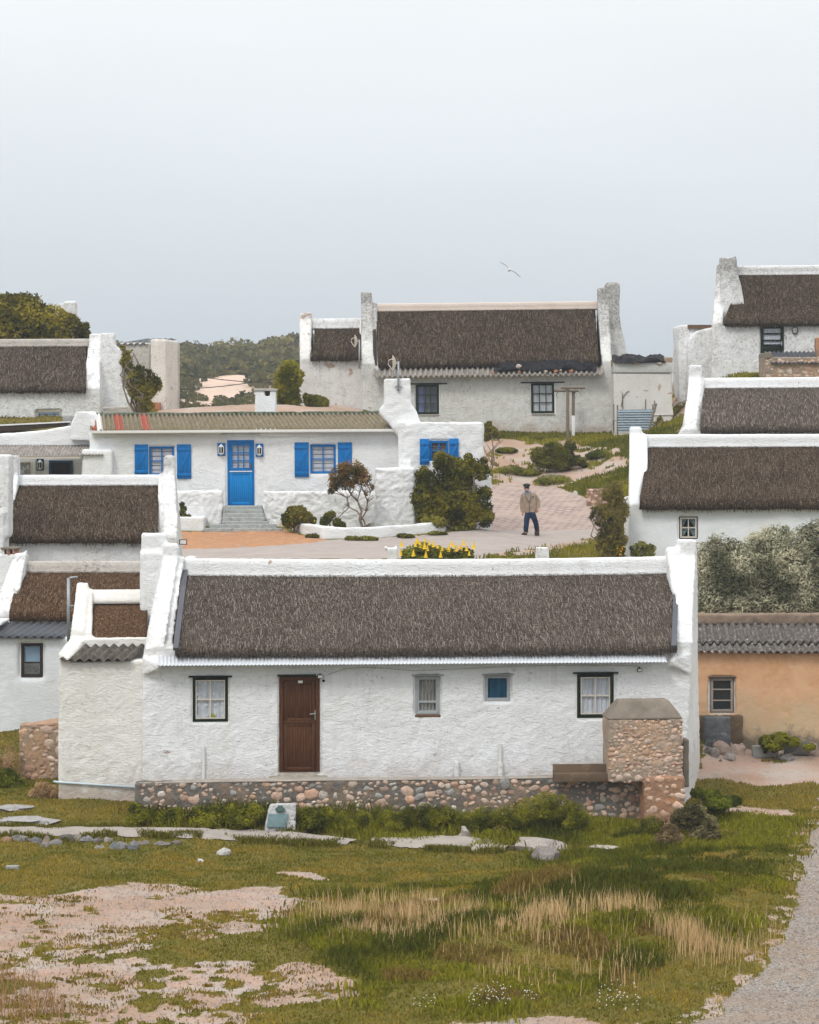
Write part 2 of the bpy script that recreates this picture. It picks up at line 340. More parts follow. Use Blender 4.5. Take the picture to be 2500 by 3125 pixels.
def masks(x, y, z):
    """ground kind at world points, from where they lie in the place"""
    px = CX + x * FPX / y; py = HZ + (CAM.z - z) * FPX / y; p = P3(x, y)
    sc1 = np.clip(y / 60, .6, 2)
    ox = (fbm(p, 1.1, 3, 3) - .5) * 110 / sc1; oy = (fbm(p, .9, 3, 4) - .5) * 46 / sc1
    o2x = (fbm(p, 3.5, 2, 3) - .5) * 12; o2y = (fbm(p, 3.5, 2, 4) - .5) * 5
    n1 = fbm(p, 1.3, 4, 11, .6); n2 = fbm(p, 3.4, 3, 12, .6)
    def any_(k, a=ox, b=oy):
        r = np.zeros(len(x), bool)
        for poly in PAINT[k]: r |= inside(px + a, py + b, poly)
        return r
    far = y > 80
    d = {}
    d['dirt'] = (any_('dirt') & ((n1 * .6 + n2 * .4) > .33)) * 1.
    pt = any_('patchy') & ((n1 * .55 + n2 * .45) > np.where(px < 420, .41, .47)); d['dirt'] = np.maximum(d['dirt'], pt * .96)
    d['dirt'] = np.maximum(d['dirt'], any_('sand', ox * .5, oy * .5) * ((n1 * .6 + n2 * .4) > .44)); d['dirt'] = np.maximum(d['dirt'], any_('bare', ox * .3, oy * .2) * 1.)
    shoulder = any_('gravel', ox * 1.2 + 70, oy) ; d['gravel'] = any_('gravel', ox * .7, oy * .5) * 1.
    d['dirt'] = np.maximum(d['dirt'], shoulder * (1 - d['gravel']) * np.clip((n2 - .28) * 2.4, 0, .62))
    d['clay'] = any_('clay', o2x, o2y * .5) * 1.; d['conc'] = any_('conc', o2x * .4, o2y * .3) * 1.; d['brick'] = any_('brick', o2x, o2y * .6) * 1.
    d['cover'] = any_('cover', ox * .8, oy * .6) * (1 - d['gravel'])
    return d, px, py
def rows(a, b, st): return list(np.arange(a, b - 1e-6, st))
xs = np.array([-900, -500, -250, -130, -80, -55] + rows(-40, -20, 1.2) + rows(-20, -9.5, .22) + rows(-9.5, 9.5, .085) + rows(9.5, 20, .22) + rows(20, 40, 1.2) + [40, 55, 80, 130, 250, 500, 900])
ys = np.array([2, 8, 14, 20, 25, 30, 33, 36] + rows(38, 60, .085) + rows(60, 68, .16) + rows(68, 82, .6) + rows(82, 113, .13) + rows(113, 124, .4) + rows(124, 150, 2) + [150, 170, 200, 260, 400, 800, 1500, 3000])
X, Y = np.meshgrid(xs, ys); x = X.ravel(); y = Y.ravel(); z = gz(x, y)
d, _, _ = masks(x, y, z)
z = z - .02 * d['dirt'] - .02 * d['gravel'] + (fbm(P3(x, y), 7, 2, 8) - .5) * .025 * (1 - d['conc']) * (1 - d['brick'])
nx, ny = len(xs), len(ys); ii = (np.arange(ny - 1)[:, None] * nx + np.arange(nx - 1)[None]).ravel()
F4 = np.stack([ii, ii + 1, ii + nx + 1, ii + nx], 1)
def npmesh(name, V, Fc, mat, colr=None, parent=None, smooth=True, extra=()):
    me = bpy.data.meshes.new(name); me.vertices.add(len(V)); me.vertices.foreach_set('co', np.asarray(V, np.float32).ravel())
    k = Fc.shape[1]; me.loops.add(Fc.size); me.loops.foreach_set('vertex_index', Fc.astype(np.int32).ravel())
    me.polygons.add(len(Fc)); me.polygons.foreach_set('loop_start', np.arange(0, Fc.size, k, dtype=np.int32))
    me.update(calc_edges=True)
    for nm, cc in ([('Col', colr)] if colr is not None else []) + list(extra):
        at = me.color_attributes.new(nm, 'FLOAT_COLOR', 'POINT'); at.data.foreach_set('color', np.concatenate([cc, np.ones((len(cc), 1))], 1).astype(np.float32).ravel())
    if smooth: me.shade_smooth()
    me.materials.append(mat); o = bpy.data.objects.new(name, me); col.objects.link(o)
    if parent: o.parent = parent
    return o
s = N('ground'); m1 = s.z(s.attr('Col')); m2 = s.z(s.attr('Col2'))
gn = s.noise(1.6, 5, .6); gf = s.noise(22, 5, .65); gm = s.noise(6, 5, .65)
k = s.mix(s.rng(gn, .35, .65), (.115, .115, .018), (.205, .16, .040)); k = s.mix(s.rng(gm, .46, .66), k, (.19, .155, .036)); k = s.mix(s.rng(gf, .55, .72, 0, .6), k, (.21, .15, .075)); k = s.mix(s.rng(s.noise(50, 3), .5, .7, 0, .5), k, (.065, .060, .018))
dirt = s.mix(s.rng(s.noise(1.1, 4), .4, .6), (.50, .33, .25), (.47, .40, .35)); dirt = s.mix(s.rng(s.noise(.45, 3), .45, .6, 0, .8), dirt, (.40, .25, .17)); dirt = s.mix(s.rng(s.noise(5, 6, .75), .52, .66, 0, .6), dirt, (.34, .24, .165)); dirt = s.mix(s.rng(s.noise(24, 5, .75), .54, .66, 0, .7), dirt, (.26, .19, .145)); dirt = s.mix(s.rng(s.noise(48, 3, .7), .54, .66), dirt, (.58, .52, .47))
k = s.mix(s.rng(s.math('ADD', m1[0], s.math('MULTIPLY', s.math('SUBTRACT', gf, .5), 1.3)), .42, .56), k, dirt)
gr = s.mix(s.rng(s.noise(22, 5, .75), .40, .60), (.16, .15, .14), (.46, .42, .38)); gr = s.mix(s.rng(s.noise(1.5, 5, .7), .45, .62, 0, .8), gr, (.30, .235, .18)); gr = s.mix(s.rng(s.vor(26), .1, .3), (.5, .46, .42), gr); gr = s.mix(s.rng(s.noise(.9, 4), .45, .65, 0, .6), gr, (.38, .29, .22))
k = s.mix(s.rng(s.math('ADD', m1[1], s.math('MULTIPLY', s.math('SUBTRACT', gm, .5), .9)), .42, .58), k, gr)
cl = s.mix(s.rng(s.noise(5, 6, .7, vec=s.map((1, .5, 1))), .35, .68), (.55, .26, .12), (.40, .24, .15)); cl = s.mix(s.rng(s.noise(9, 6, .75, vec=s.map((.5, 2.4, 1))), .54, .64), cl, (.60, .46, .35)); cl = s.mix(s.rng(s.noise(7, 6, .75, vec=s.map((.5, 2.4, 1), loc=(3, 7, 0))), .58, .66), cl, (.22, .13, .09))
k = s.mix(s.rng(s.math('ADD', m1[2], s.math('MULTIPLY', s.math('SUBTRACT', gm, .5), .5)), .42, .5), k, cl)
br = s.n('ShaderNodeTexBrick'); s.put(br.inputs['Vector'], s.map((1, 1, 1), rot=(0, 0, R(38)))); br.inputs['Scale'].default_value = 1.
for a_, b_ in (('Brick Width', .30), ('Row Height', .30), ('Mortar Size', .022), ('Mortar Smooth', .3), ('Bias', 0.)): br.inputs[a_].default_value = b_
br.inputs['Color1'].default_value = (.50, .38, .33, 1); br.inputs['Color2'].default_value = (.41, .33, .30, 1); br.inputs['Mortar'].default_value = (.17, .13, .11, 1)
bc = s.mix(s.rng(s.noise(1.2, 4), .4, .66), br.outputs[0], (.50, .39, .33)); bc = s.mix(s.rng(s.noise(12, 5, .7), .56, .7, 0, .6), bc, (.60, .50, .45)); bc = s.mix(s.rng(s.noise(2.5, 5, .7), .5, .7, 0, .35), bc, (.30, .28, .28))
k = s.mix(s.rng(m2[0], .4, .6), k, bc)
cc = s.mix(s.rng(s.noise(2, 5, .7, vec=s.map((.6, 1.6, 1))), .35, .65), (.40, .35, .32), (.48, .42, .385)); cc = s.mix(s.rng(s.noise(20, 5, .7), .58, .7, 0, .5), cc, (.30, .26, .24))
k = s.mix(s.rng(m2[1], .4, .6), k, cc)
s.bump(s.math('ADD', gf, s.noise(60, 3)), .03); GROUND = s.fin(k, .98)
g = npmesh('ground', np.stack([x, y, z], 1), F4, GROUND, np.stack([d['dirt'], d['gravel'], d['clay']], 1), extra=[('Col2', np.stack([d['brick'], d['conc'], d['cover']], 1))])
g['kind'] = 'structure'
del X, Y

# ---------------------------------------------------------------- blades and leaves
LEAF = leafm('leaf'); LEAFD = leafm('dry_leaf', .12, (1.1, 1., .85)); LEAFS = leafm('silver_leaf', .15, (1., 1., .95))
def blades(name, x, y, h, wd, c, lean=.5, mat=None, z=None, tuft=1):
    """grass: bent two-step blades, n of them, one mesh"""
    n = len(x); z = gz(x, y) if z is None else z
    a = rng.uniform(0, 2 * np.pi, n); ln = rng.uniform(.1, 1, n) * lean; b = a + rng.uniform(-.9, .9, n)
    dx, dy = np.cos(a) * wd / 2, np.sin(a) * wd / 2; lx, ly = np.cos(b) * ln * h, np.sin(b) * ln * h
    p0 = np.stack([x - dx, y - dy, z - .02], 1); p1 = np.stack([x + dx, y + dy, z - .02], 1)
    p2 = np.stack([x + dx * .8 + lx * .35, y + dy * .8 + ly * .35, z + h * .6], 1); p3 = np.stack([x - dx * .8 + lx * .35, y - dy * .8 + ly * .35, z + h * .6], 1)
    p4 = np.stack([x + lx, y + ly, z + h * (1 - .3 * ln)], 1)
    V = np.stack([p0, p1, p2, p3, p4], 1).reshape(-1, 3); i = np.arange(n)[:, None] * 5
    F = np.concatenate([i + [0, 1, 2], i + [0, 2, 3], i + [3, 2, 4]]); cv = np.repeat(c, 5, 0)
    o = npmesh(name, V, F, mat or LEAF, cv, smooth=False); return o
def ccol(n, base, alt, t=None, var=.25):
    t = rng.random(n) if t is None else t; c = np.array(base)[None] * (1 - t[:, None]) + np.array(alt)[None] * t[:, None]
    return c * (1 + (rng.random((n, 1)) - .5) * 2 * var)
def scatter(n, x0, x1, y0, y1):
    x = rng.uniform(x0, x1, n); y = rng.uniform(y0, y1, n); return x, y
def pixcat(n, poly):
    """random ground points inside a polygon traced on the ground"""
    b = np.array(poly); w = [gpt(q[0], q[1]) for q in poly]; wx = np.array([(q.x, q.y) for q in w])
    lo, hi = wx.min(0), wx.max(0); out = []
    while sum(len(o) for o in out) < n:
        x = rng.uniform(lo[0], hi[0], n * 2); y = rng.uniform(lo[1], hi[1], n * 2); k = inside(x, y, [tuple(q) for q in wx]); out.append(np.stack([x[k], y[k]], 1))
    o = np.concatenate(out)[:n]; return o[:, 0], o[:, 1]
# short turf over the foreground and the far slope
bx, by = [], []
for n, a in ((300000, (-9.5, 9.5, 39, 66.5)), (10, (1.5, 12, 100, 118))):
    q = scatter(n, *a); bx.append(q[0]); by.append(q[1])
x = np.concatenate(bx); y = np.concatenate(by); z = gz(x, y); d, px, py = masks(x, y, z)
keep = (d['dirt'] < .25 + rng.random(len(x)) * .5) & (d['gravel'] < .5) & (d['brick'] < .5) & (d['conc'] < .5) & (d['clay'] < .5)
path = (y > 56.0) & (y < 57.9) & (px < 1600)
keep &= ~((py > 2525) & (py < 2590) & (px < 1560) & (rng.random(len(x)) < .93) & (py < 2553 + np.clip(px - 500, 0, 900) * .035) & (py > 2528 + np.clip(px - 600, 0, 900) * .035))
keep &= ~((y > 58.8) & (y < 66) & (px > 437) & (px < 2095)) & (px > -60) & (px < 2560)
x, y, z, px, py = x[keep], y[keep], z[keep], px[keep], py[keep]; cov = d['cover'][keep]; far = y > 90
cl = fbm(P3(x, y), 1.5, 3, 21); h = rng.uniform(.018, .05, len(x)) * (1 + 1.6 * np.clip(cl - .5, 0, 1)) ; h = np.where(far, h * 2.2, h)
t = np.clip((cl - .42) * 4, 0, 1); c = ccol(len(x), (.112, .118, .018), (.215, .178, .045), t, .4)
o = blades('short_grass', x, y, h, np.where(far, .05, .022), c, .9, z=z); o['kind'] = 'stuff'; tag(o, 'short patchy green turf over the foreground and slope', 'grass'); 
# taller soft ground cover: mounds of leaves and grass
n = 260000; x, y = scatter(n, -9, 9.5, 40, 60.5); z = gz(x, y); d, px, py = masks(x + rng.normal(size=n) * .22, y + rng.normal(size=n) * .32, z)
dens = fbm(P3(x, y), 1.1, 3, 23); k = (d['cover'] > .5) & (px < 2520) & (dens > .30) & ~((y > 58.85) & (px > 415) & (px < 2060)); x, y, z, px, py, dens = x[k], y[k], z[k], px[k], py[k], dens[k]
lush = fbm(P3(x, y), .7, 3, 25); wall = np.exp(-np.clip((58.3 - y), 0, 9) / .9) * (px < 1760)
h = (.07 + .34 * np.clip(dens - .35, 0, 1) * 1.4 + .20 * wall) * rng.uniform(.5, 1.15, len(x))
c = ccol(len(x), (.062, .078, .010), (.158, .175, .020), np.clip((lush - .38) * 4, 0, 1), .4)
brn = (fbm(P3(x, y), .8, 2, 27) > .62) & (y < 53); c[brn] = ccol(int(brn.sum()), (.11, .095, .03), (.19, .145, .06), None, .35)
o = blades('ground_cover', x, y, h, .026, c, .8, z=z); o['kind'] = 'stuff'; tag(o, 'dense green mat of low plants in front of the stone wall', 'ground cover')
# dry tan grass heads
px_, py_ = [], []
x1, y1 = pixcat(12000, [(960,2800),(1250,2760),(1700,2745),(2000,2800),(2240,2815),(2260,2850),(2150,2900),(1800,2860),(1400,2850),(1000,2850)])
x2, y2 = pixcat(900, [(1500,2930),(1900,2920),(1960,2985),(1500,2990)]); x3, y3 = pixcat(1500, [(2120,2830),(2280,2820),(2200,2930),(2130,2920)])
x = np.concatenate([x1, x2, x3]); y = np.concatenate([y1, y2, y3]); x = x + rng.normal(size=len(x)) * .35; y = y + rng.normal(size=len(y)) * .45; k = rng.random(len(x)) < np.clip((fbm(P3(x, y), 1.4, 3, 29) - .40) * 5, .06, 1); x, y = x[k], y[k]
h = rng.uniform(.12, .40, len(x)) * (.6 + .8 * fbm(P3(x, y), 1.1, 2, 33)); c = ccol(len(x), (.58, .44, .30), (.34, .27, .14), None, .3)
hx = x + rng.normal(size=len(x)) * .03; o = blades('dry_grass', x, y, h, .0105, c, .28, LEAFD); o['kind'] = 'stuff'; tag(o, 'tall tan dry grass heads standing in the green mound', 'grass')
x, y = pixcat(420, [(-60,2940),(60,2990),(170,3040),(220,3130),(-60,3130)]); h = rng.uniform(.15, .5, len(x)); c = ccol(len(x), (.34, .23, .14), (.20, .13, .08), None, .3)
o = blades('dry_weeds', x, y, h, .009, c, .6, LEAFD); o['kind'] = 'stuff'; tag(o, 'thin brown dry weeds in the lower left corner of the photo', 'weeds')
# small tufts dotted over the bare ground
n = 1500; cx0, cy0 = scatter(n, -9.2, 8, 40, 52.5); d, px, py = masks(cx0, cy0, gz(cx0, cy0)); k = (d['dirt'] > .7) & (fbm(P3(cx0, cy0), .8, 3, 37) > np.where(cy0 > 46.5, .56, .46)); cx0, cy0 = cx0[k], cy0[k]; per = 44; rr_ = np.repeat(rng.uniform(.02, .26, len(cx0)) ** 1.2, per); x = np.repeat(cx0, per) + rng.normal(size=len(cx0) * per) * rr_ * 1.5; y = np.repeat(cy0, per) + rng.normal(size=len(x)) * rr_
t = np.repeat(rng.random(len(cx0)), per); o = blades('turf_tufts', x, y, rng.uniform(.010, .035, len(x)), .024, ccol(len(x), (.13, .12, .025), (.20, .15, .06), t, .35), .9); o['kind'] = 'stuff'; tag(o, 'small green and brown tufts dotted over the pink bare ground', 'grass')
# gravel stones on bare ground
n = 60000; x, y = scatter(n, -9.2, 9.6, 39.2, 58.5); z = gz(x, y); d, px, py = masks(x, y, z); k = (np.maximum(d['dirt'], d['gravel']) > .5) & ((rng.random(n) < .6) | (d['gravel'] > .5)); x, y, z = x[k], y[k], z[k]
r = rng.uniform(.010, .026, len(x)); T = np.array([(1, 0, -.3), (-.5, .87, -.3), (-.5, -.87, -.3), (.1, 0, .75)]); rot = rng.uniform(0, 6.28, len(x))
V = T[None] * r[:, None, None] * rng.uniform(.6, 1.4, (len(x), 4, 3)); V = np.stack([V[..., 0] * np.cos(rot)[:, None] - V[..., 1] * np.sin(rot)[:, None], V[..., 0] * np.sin(rot)[:, None] + V[..., 1] * np.cos(rot)[:, None], V[..., 2]], 2) + np.stack([x, y, z - .005], 1)[:, None]
i = np.arange(len(x))[:, None] * 4; Fg = np.concatenate([i + [0, 1, 3], i + [1, 2, 3], i + [2, 0, 3]])
STONE = stonecol('stone')
o = npmesh('gravel', V.reshape(-1, 3), Fg, STONE, np.repeat(ccol(len(x), (.38, .34, .31), (.50, .40, .33), None, .3), 4, 0), smooth=False); o['kind'] = 'stuff'; tag(o, 'loose pale gravel on the bare ground and track', 'gravel')

def leaves(name, blobs, n, size, c0, c1, parent=None, mat=None, asp=.5, inner=.25, up=.3, seed=1, clump=2.2, var=.3, tip=None, gap=.0):
    """a leafy mass: leaf faces through the volume of several lobes"""
    r = np.random.default_rng(seed); B = np.array([(*b[0], *b[1]) for b in blobs]); wt = (B[:, 3] * B[:, 4] + B[:, 3] * B[:, 5] + B[:, 4] * B[:, 5]); wt = wt / wt.sum()
    bi = r.choice(len(B), n, p=wt); dv = r.normal(size=(n, 3)); dv /= np.linalg.norm(dv, axis=1)[:, None]
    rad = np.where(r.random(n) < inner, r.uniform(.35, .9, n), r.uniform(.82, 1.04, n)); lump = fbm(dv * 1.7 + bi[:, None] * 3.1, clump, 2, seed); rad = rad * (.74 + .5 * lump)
    p = B[bi, :3] + dv * B[bi, 3:] * rad[:, None]
    if gap: kk = fbm(p, 1.4 / max(B[:, 3:].mean(), .05), 3, seed + 2) > gap; p, dv, lump, bi = p[kk], dv[kk], lump[kk], bi[kk]; n = len(p)
    nrm = dv + r.normal(size=(n, 3)) * .8 + [0, -.25, up]; nrm /= np.linalg.norm(nrm, axis=1)[:, None]
    t = np.cross(nrm, r.normal(size=(n, 3))); t /= np.linalg.norm(t, axis=1)[:, None]; b = np.cross(nrm, t); s_ = size * r.uniform(.6, 1.3, n)[:, None]
    V = np.stack([p - t * s_ * asp, p - b * s_ * .5, p + t * s_ * asp * 1.0, p + b * s_ * .5 + nrm * s_ * .1], 1)
    V = np.stack([p - b * s_, p + t * s_ * asp, p + b * s_ + nrm * s_ * .25, p - t * s_ * asp], 1).reshape(-1, 3)
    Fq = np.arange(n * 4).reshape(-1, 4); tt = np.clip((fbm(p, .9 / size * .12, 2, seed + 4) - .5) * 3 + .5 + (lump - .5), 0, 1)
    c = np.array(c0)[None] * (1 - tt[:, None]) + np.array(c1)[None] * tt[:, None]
    if tip is not None: k = r.random(n) < tip[0]; c[k] = tip[1]
    c = c * (1 + (r.random((n, 1)) - .5) * 2 * var)
    return npmesh(name, V, Fq, mat or LEAF, np.repeat(c, 4, 0), parent=parent, smooth=False)
BARK = woodm('bark', (.16, .12, .09), (.30, .24, .18))
def stems(name, base, tips, r0, parent, mat=None, bend=.15, seed=0):
    rr = random.Random(seed); m = MB()
    for t in tips:
        b = Vector(base); t = Vector(t); L = (t - b).length; mid = [b.lerp(t, k) + Vector((rr.uniform(-1, 1), rr.uniform(-1, 1), rr.uniform(-.3, .5))) * L * bend for k in (.3, .6, .85)]
        m.tube([b] + mid + [t], [r0, r0 * .8, r0 * .6, r0 * .45, r0 * .25], 6)
    return m.build(name, mat or BARK, parent, smooth=True)
def shrub(name, label, cat, px, py, Yb, blobs_px, n, size, c0, c1, group=None, stem=.03, seed=1, **kw):
    """blobs_px: (px, py, radius px, dy metres, squash) lobes of the crown as seen, set at depth Yb + dy"""
    base = P(px, py, Yb); base.z = min(base.z, g1(base.x, base.y)) if kw.pop('snap', True) else base.z
    root = thing(name, label, cat, base, group=group); bl = []; tips = []
    for q in blobs_px:
        bx_, by_, r_ = q[:3]; dy = q[3] if len(q) > 3 else 0; sq = q[4] if len(q) > 4 else 1.; c = P(bx_, by_, Yb + dy) - base; rr = r_ * (Yb + dy) / FPX; bl.append((tuple(c), (rr, rr * .85, rr * sq))); tips.append(tuple(c))
    leaves('foliage', bl, n, size, c0, c1, root, seed=seed, **kw)
    stems('branches', (0, 0, -.05), tips, stem, root, seed=seed); return root
# ---------------------------------------------------------------- shared materials
WHITE = whitewash('whitewash', (.80, .814, .832), .46, peel=.03, foot=2.68, footk=.35)
WHITEG = whitewash('whitewash_soft_blue', (.72, .755, .80), .12, bump=.008)
WHITEM = whitewash('whitewash_mildewed', (.78, .79, .80), .75)
WHITEC = whitewash('whitewash_crisp', (.80, .815, .83), .30)
WHITEP = whitewash('whitewash_peeling', (.72, .72, .71), .55, peel=.55)
CREAMW = whitewash('whitewash_cream', (.77, .76, .73), .35, bump=.016, foot=2.35, footk=.75, peel=.04)
STRAW = {'thatch_grey': ((.050, .039, .032), (.32, .275, .245)), 'thatch_dark': ((.026, .018, .012), (.18, .138, .10)), 'thatch_brown_speckled': ((.030, .021, .014), (.21, .163, .12)), 'thatch_brown': ((.035, .02, .012), (.28, .19, .125)), 'thatch_weathered': ((.022, .016, .012), (.24, .20, .165))}
_s = N('straw'); STRAWM = _s.fin(_s.attr(), 1.)
CAPPINK = whitewash('mortar_ridge', (.62, .53, .47), .35)
CAPGREY = whitewash('weathered_mortar', (.50, .46, .42), 1.0)
T_FRONT = thatch('thatch_grey', (.030, .023, .017), (.118, .094, .076), (.34, .295, .26), 6, 30, .36)
T_DARK = thatch('thatch_dark', (.018, .011, .007), (.062, .047, .033), (.25, .205, .155), 3.2, 13, .5)
T_NEAR = thatch('thatch_brown_speckled', (.020, .012, .008), (.082, .058, .041), (.29, .23, .175), 12, 24, .45)
T_BROWN = thatch('thatch_brown', (.030, .016, .009), (.115, .066, .038), (.34, .22, .14), 12, 30, .4)
T_ROUGH = thatch('thatch_weathered', (.022, .015, .011), (.085, .062, .048), (.28, .23, .19), 3, 16, .5)
TIN = solid('galvanised_tin', (.62, .65, .69), .5, .08, 20, dirt=(.50, .51, .53), metal=.2)
ASB = corr('old_fibre_cement', (.11, .095, .08), (.33, .31, .28))
ASBL = corr('pale_fibre_cement', (.33, .30, .27), (.50, .47, .43))
ASBW = corr('lichened_fibre_cement', (.13, .112, .098), (.60, .60, .60), sc_=7.)
ASBM = corr('mossy_fibre_cement', (.27, .225, .155), (.42, .38, .29), moss=(.17, .145, .08), sc_=7.)
DARKTIN = solid('dark_sheet_metal', (.075, .082, .095), .45, .2, 3, metal=.1)
GREENP = solid('dark_green_paint', (.012, .024, .011), .5, .3, 20)
WHITEPAINT = solid('white_gloss_paint', (.72, .71, .68), .45, .1, 12)
CREAMPAINT = solid('cream_paint', (.62, .56, .50), .5, .1, 12)
GREYFR = solid('grey_frame', (.36, .38, .40), .5, .15, 20)
BLUE = solid('bright_blue_paint', (.002, .158, .46), .5, .18, 5, dirt=(.01, .10, .33))
BLUEL = solid('sky_blue_paint', (.002, .21, .55), .5, .12, 5)
BLUED = solid('dark_blue_paint', (.02, .06, .13), .6, .2, 8)
TEAK = woodm('brown_door_wood', (.110, .044, .017), (.052, .021, .010), rough=.5)
WOODG = woodm('weathered_wood', (.22, .18, .14), (.11, .085, .065), rough=.9)
WOODH = woodm('weathered_beam', (.25, .215, .18), (.12, .10, .08), horiz=True, rough=.9)
GLASS = glassm('window_glass', (.97, .98, .99), .92); GLASSD = glassm('dark_window_glass', (.5, .55, .6), .45)
LACE = solid('lace_curtain', (.80, .82, .86), .9, .25, 6)
CURT = solid('pale_curtain', (.68, .68, .70), .9, .3, 7)
CURTG = solid('beige_curtain', (.52, .49, .45), .9, .3, 7)
CURTB = solid('blue_curtain', (.03, .16, .27), .9, .5, 3)
BLIND = solid('slatted_blind', (.72, .71, .75), .7, .1, 5)
BLINDB = solid('pale_blue_blind', (.45, .60, .75), .6, .1, 5)
MOTIF = solid('curtain_motif', (.85, .87, .9), .9, .05)
PVC = solid('white_plastic_pipe', (.70, .70, .67), .4, .1, 20)
PVCB = solid('pale_blue_pipe', (.52, .62, .68), .4, .1, 20)
METAL = solid('grey_galvanised_pipe', (.36, .38, .40), .4, .2, 15, metal=.4)
BLACK = solid('black_plastic', (.012, .012, .014), .4, .2)
TARP = solid('black_plastic_sheet', (.010, .010, .013), .5, .3, 4, bump=.01, spec=.12)
CEMENT = solid('cement_render', (.24, .205, .165), .95, .35, 2.5, bump=.01, dirt=(.12, .10, .085))
CEMENTG = solid('grey_cement', (.33, .335, .32), .95, .3, 5, bump=.012, dirt=(.12, .12, .115))
STEPM = solid('mouldy_cement_steps', (.40, .42, .41), .95, .35, 6, bump=.01, dirt=(.085, .09, .085))
BRICKM = solid('orange_brick', (.42, .19, .11), .9, .3, 9, bump=.01)
DARKIN = solid('dark_interior', (.02, .018, .017), .9, .3)
RUSTB = solid('rusty_brown', (.17, .10, .06), .8, .4, 9)
FLASH = solid('grey_flashing', (.115, .118, .135), .6, .15, 3)
STONEM = STONE

# ---------------------------------------------------------------- building helpers
def uz(F, px, py, ze, zr, h):
    u, z = F.at(px, py, 0)
    if z <= ze: return u, z
    u, v, z = F.on(px, py, 0, ze, h, zr)
    return (u, z) if z <= zr else F.at(px, py, h)
def edge(F, pts, ze, zr, h):
    q = sorted([uz(F, a, b, ze, zr, h) for a, b in pts], key=lambda t: t[1]); U = [t[0] for t in q]; Z = [t[1] for t in q]
    return lambda z: float(np.interp(z, Z, U))
def resamp(prof, st=.25, closed=True):
    out = []; n = len(prof)
    for i in range(n if closed else n - 1):
        a, b = prof[i], prof[(i + 1) % n]; k = max(1, int(math.dist(a, b) / st))
        out += [(a[0] + (b[0] - a[0]) * j / k, a[1] + (b[1] - a[1]) * j / k) for j in range(k)]
    return out if closed else out + [prof[-1]]
def gable(mb, F, left, right, ze, zr, h, zb, ztop, hp=.25, aw=.3, front=0., d=None):
    d = d or 2 * h; fa, fb = edge(F, left, ze + hp * .9, zr + hp * .9, h), edge(F, right, ze + hp * .9, zr + hp * .9, h); sl = (zr - ze) / h
    zt = min(ztop, zr + hp); vtop = h - aw
    prof = [(-front, zb), (-front, ze + hp - .1), (.12 - front, ze + hp + .02), (vtop, ze + hp + sl * vtop)]
    if ztop > ze + hp + sl * vtop: prof += [(vtop, ztop), (h + aw, ztop)]
    else: prof += [(h, zr + hp)]
    prof += [(h + aw, ze + hp + sl * (2 * h - h - aw)), (d - .12, ze + hp + .02), (d, ze + hp - .1), (d, zb)]
    mb.slab(resamp(prof, .3), fa, fb)
def wallgrid(mb, u0, u1, z0, z1, v0, v1, holes=()):
    U = sorted({u0, u1, *[q for hh in holes for q in hh[:2]]}); Z = sorted({z0, z1, *[q for hh in holes for q in hh[2:]]})
    U = [q for q in U if u0 <= q <= u1]; Z = [q for q in Z if z0 <= q <= z1]
    solid_ = lambda i, j: 0 <= i < len(U) - 1 and 0 <= j < len(Z) - 1 and not any(hh[0] < (U[i] + U[i + 1]) / 2 < hh[1] and hh[2] < (Z[j] + Z[j + 1]) / 2 < hh[3] for hh in holes)
    idx = {}; V = []; Fc = []
    def v(i, j, k):
        if (i, j, k) not in idx: idx[(i, j, k)] = len(V); V.append((U[i], (v0, v1)[k], Z[j]))
        return idx[(i, j, k)]
    for i in range(len(U) - 1):
        for j in range(len(Z) - 1):
            if not solid_(i, j): continue
            Fc.append((v(i, j, 0), v(i + 1, j, 0), v(i + 1, j + 1, 0), v(i, j + 1, 0))); Fc.append((v(i, j + 1, 1), v(i + 1, j + 1, 1), v(i + 1, j, 1), v(i, j, 1)))
            if not solid_(i - 1, j): Fc.append((v(i, j, 1), v(i, j, 0), v(i, j + 1, 0), v(i, j + 1, 1)))
            if not solid_(i + 1, j): Fc.append((v(i + 1, j, 0), v(i + 1, j, 1), v(i + 1, j + 1, 1), v(i + 1, j + 1, 0)))
            if not solid_(i, j - 1): Fc.append((v(i, j, 0), v(i, j, 1), v(i + 1, j, 1), v(i + 1, j, 0)))
            if not solid_(i, j + 1): Fc.append((v(i, j + 1, 1), v(i, j + 1, 0), v(i + 1, j + 1, 0), v(i + 1, j + 1, 1)))
    mb.add(V, Fc)
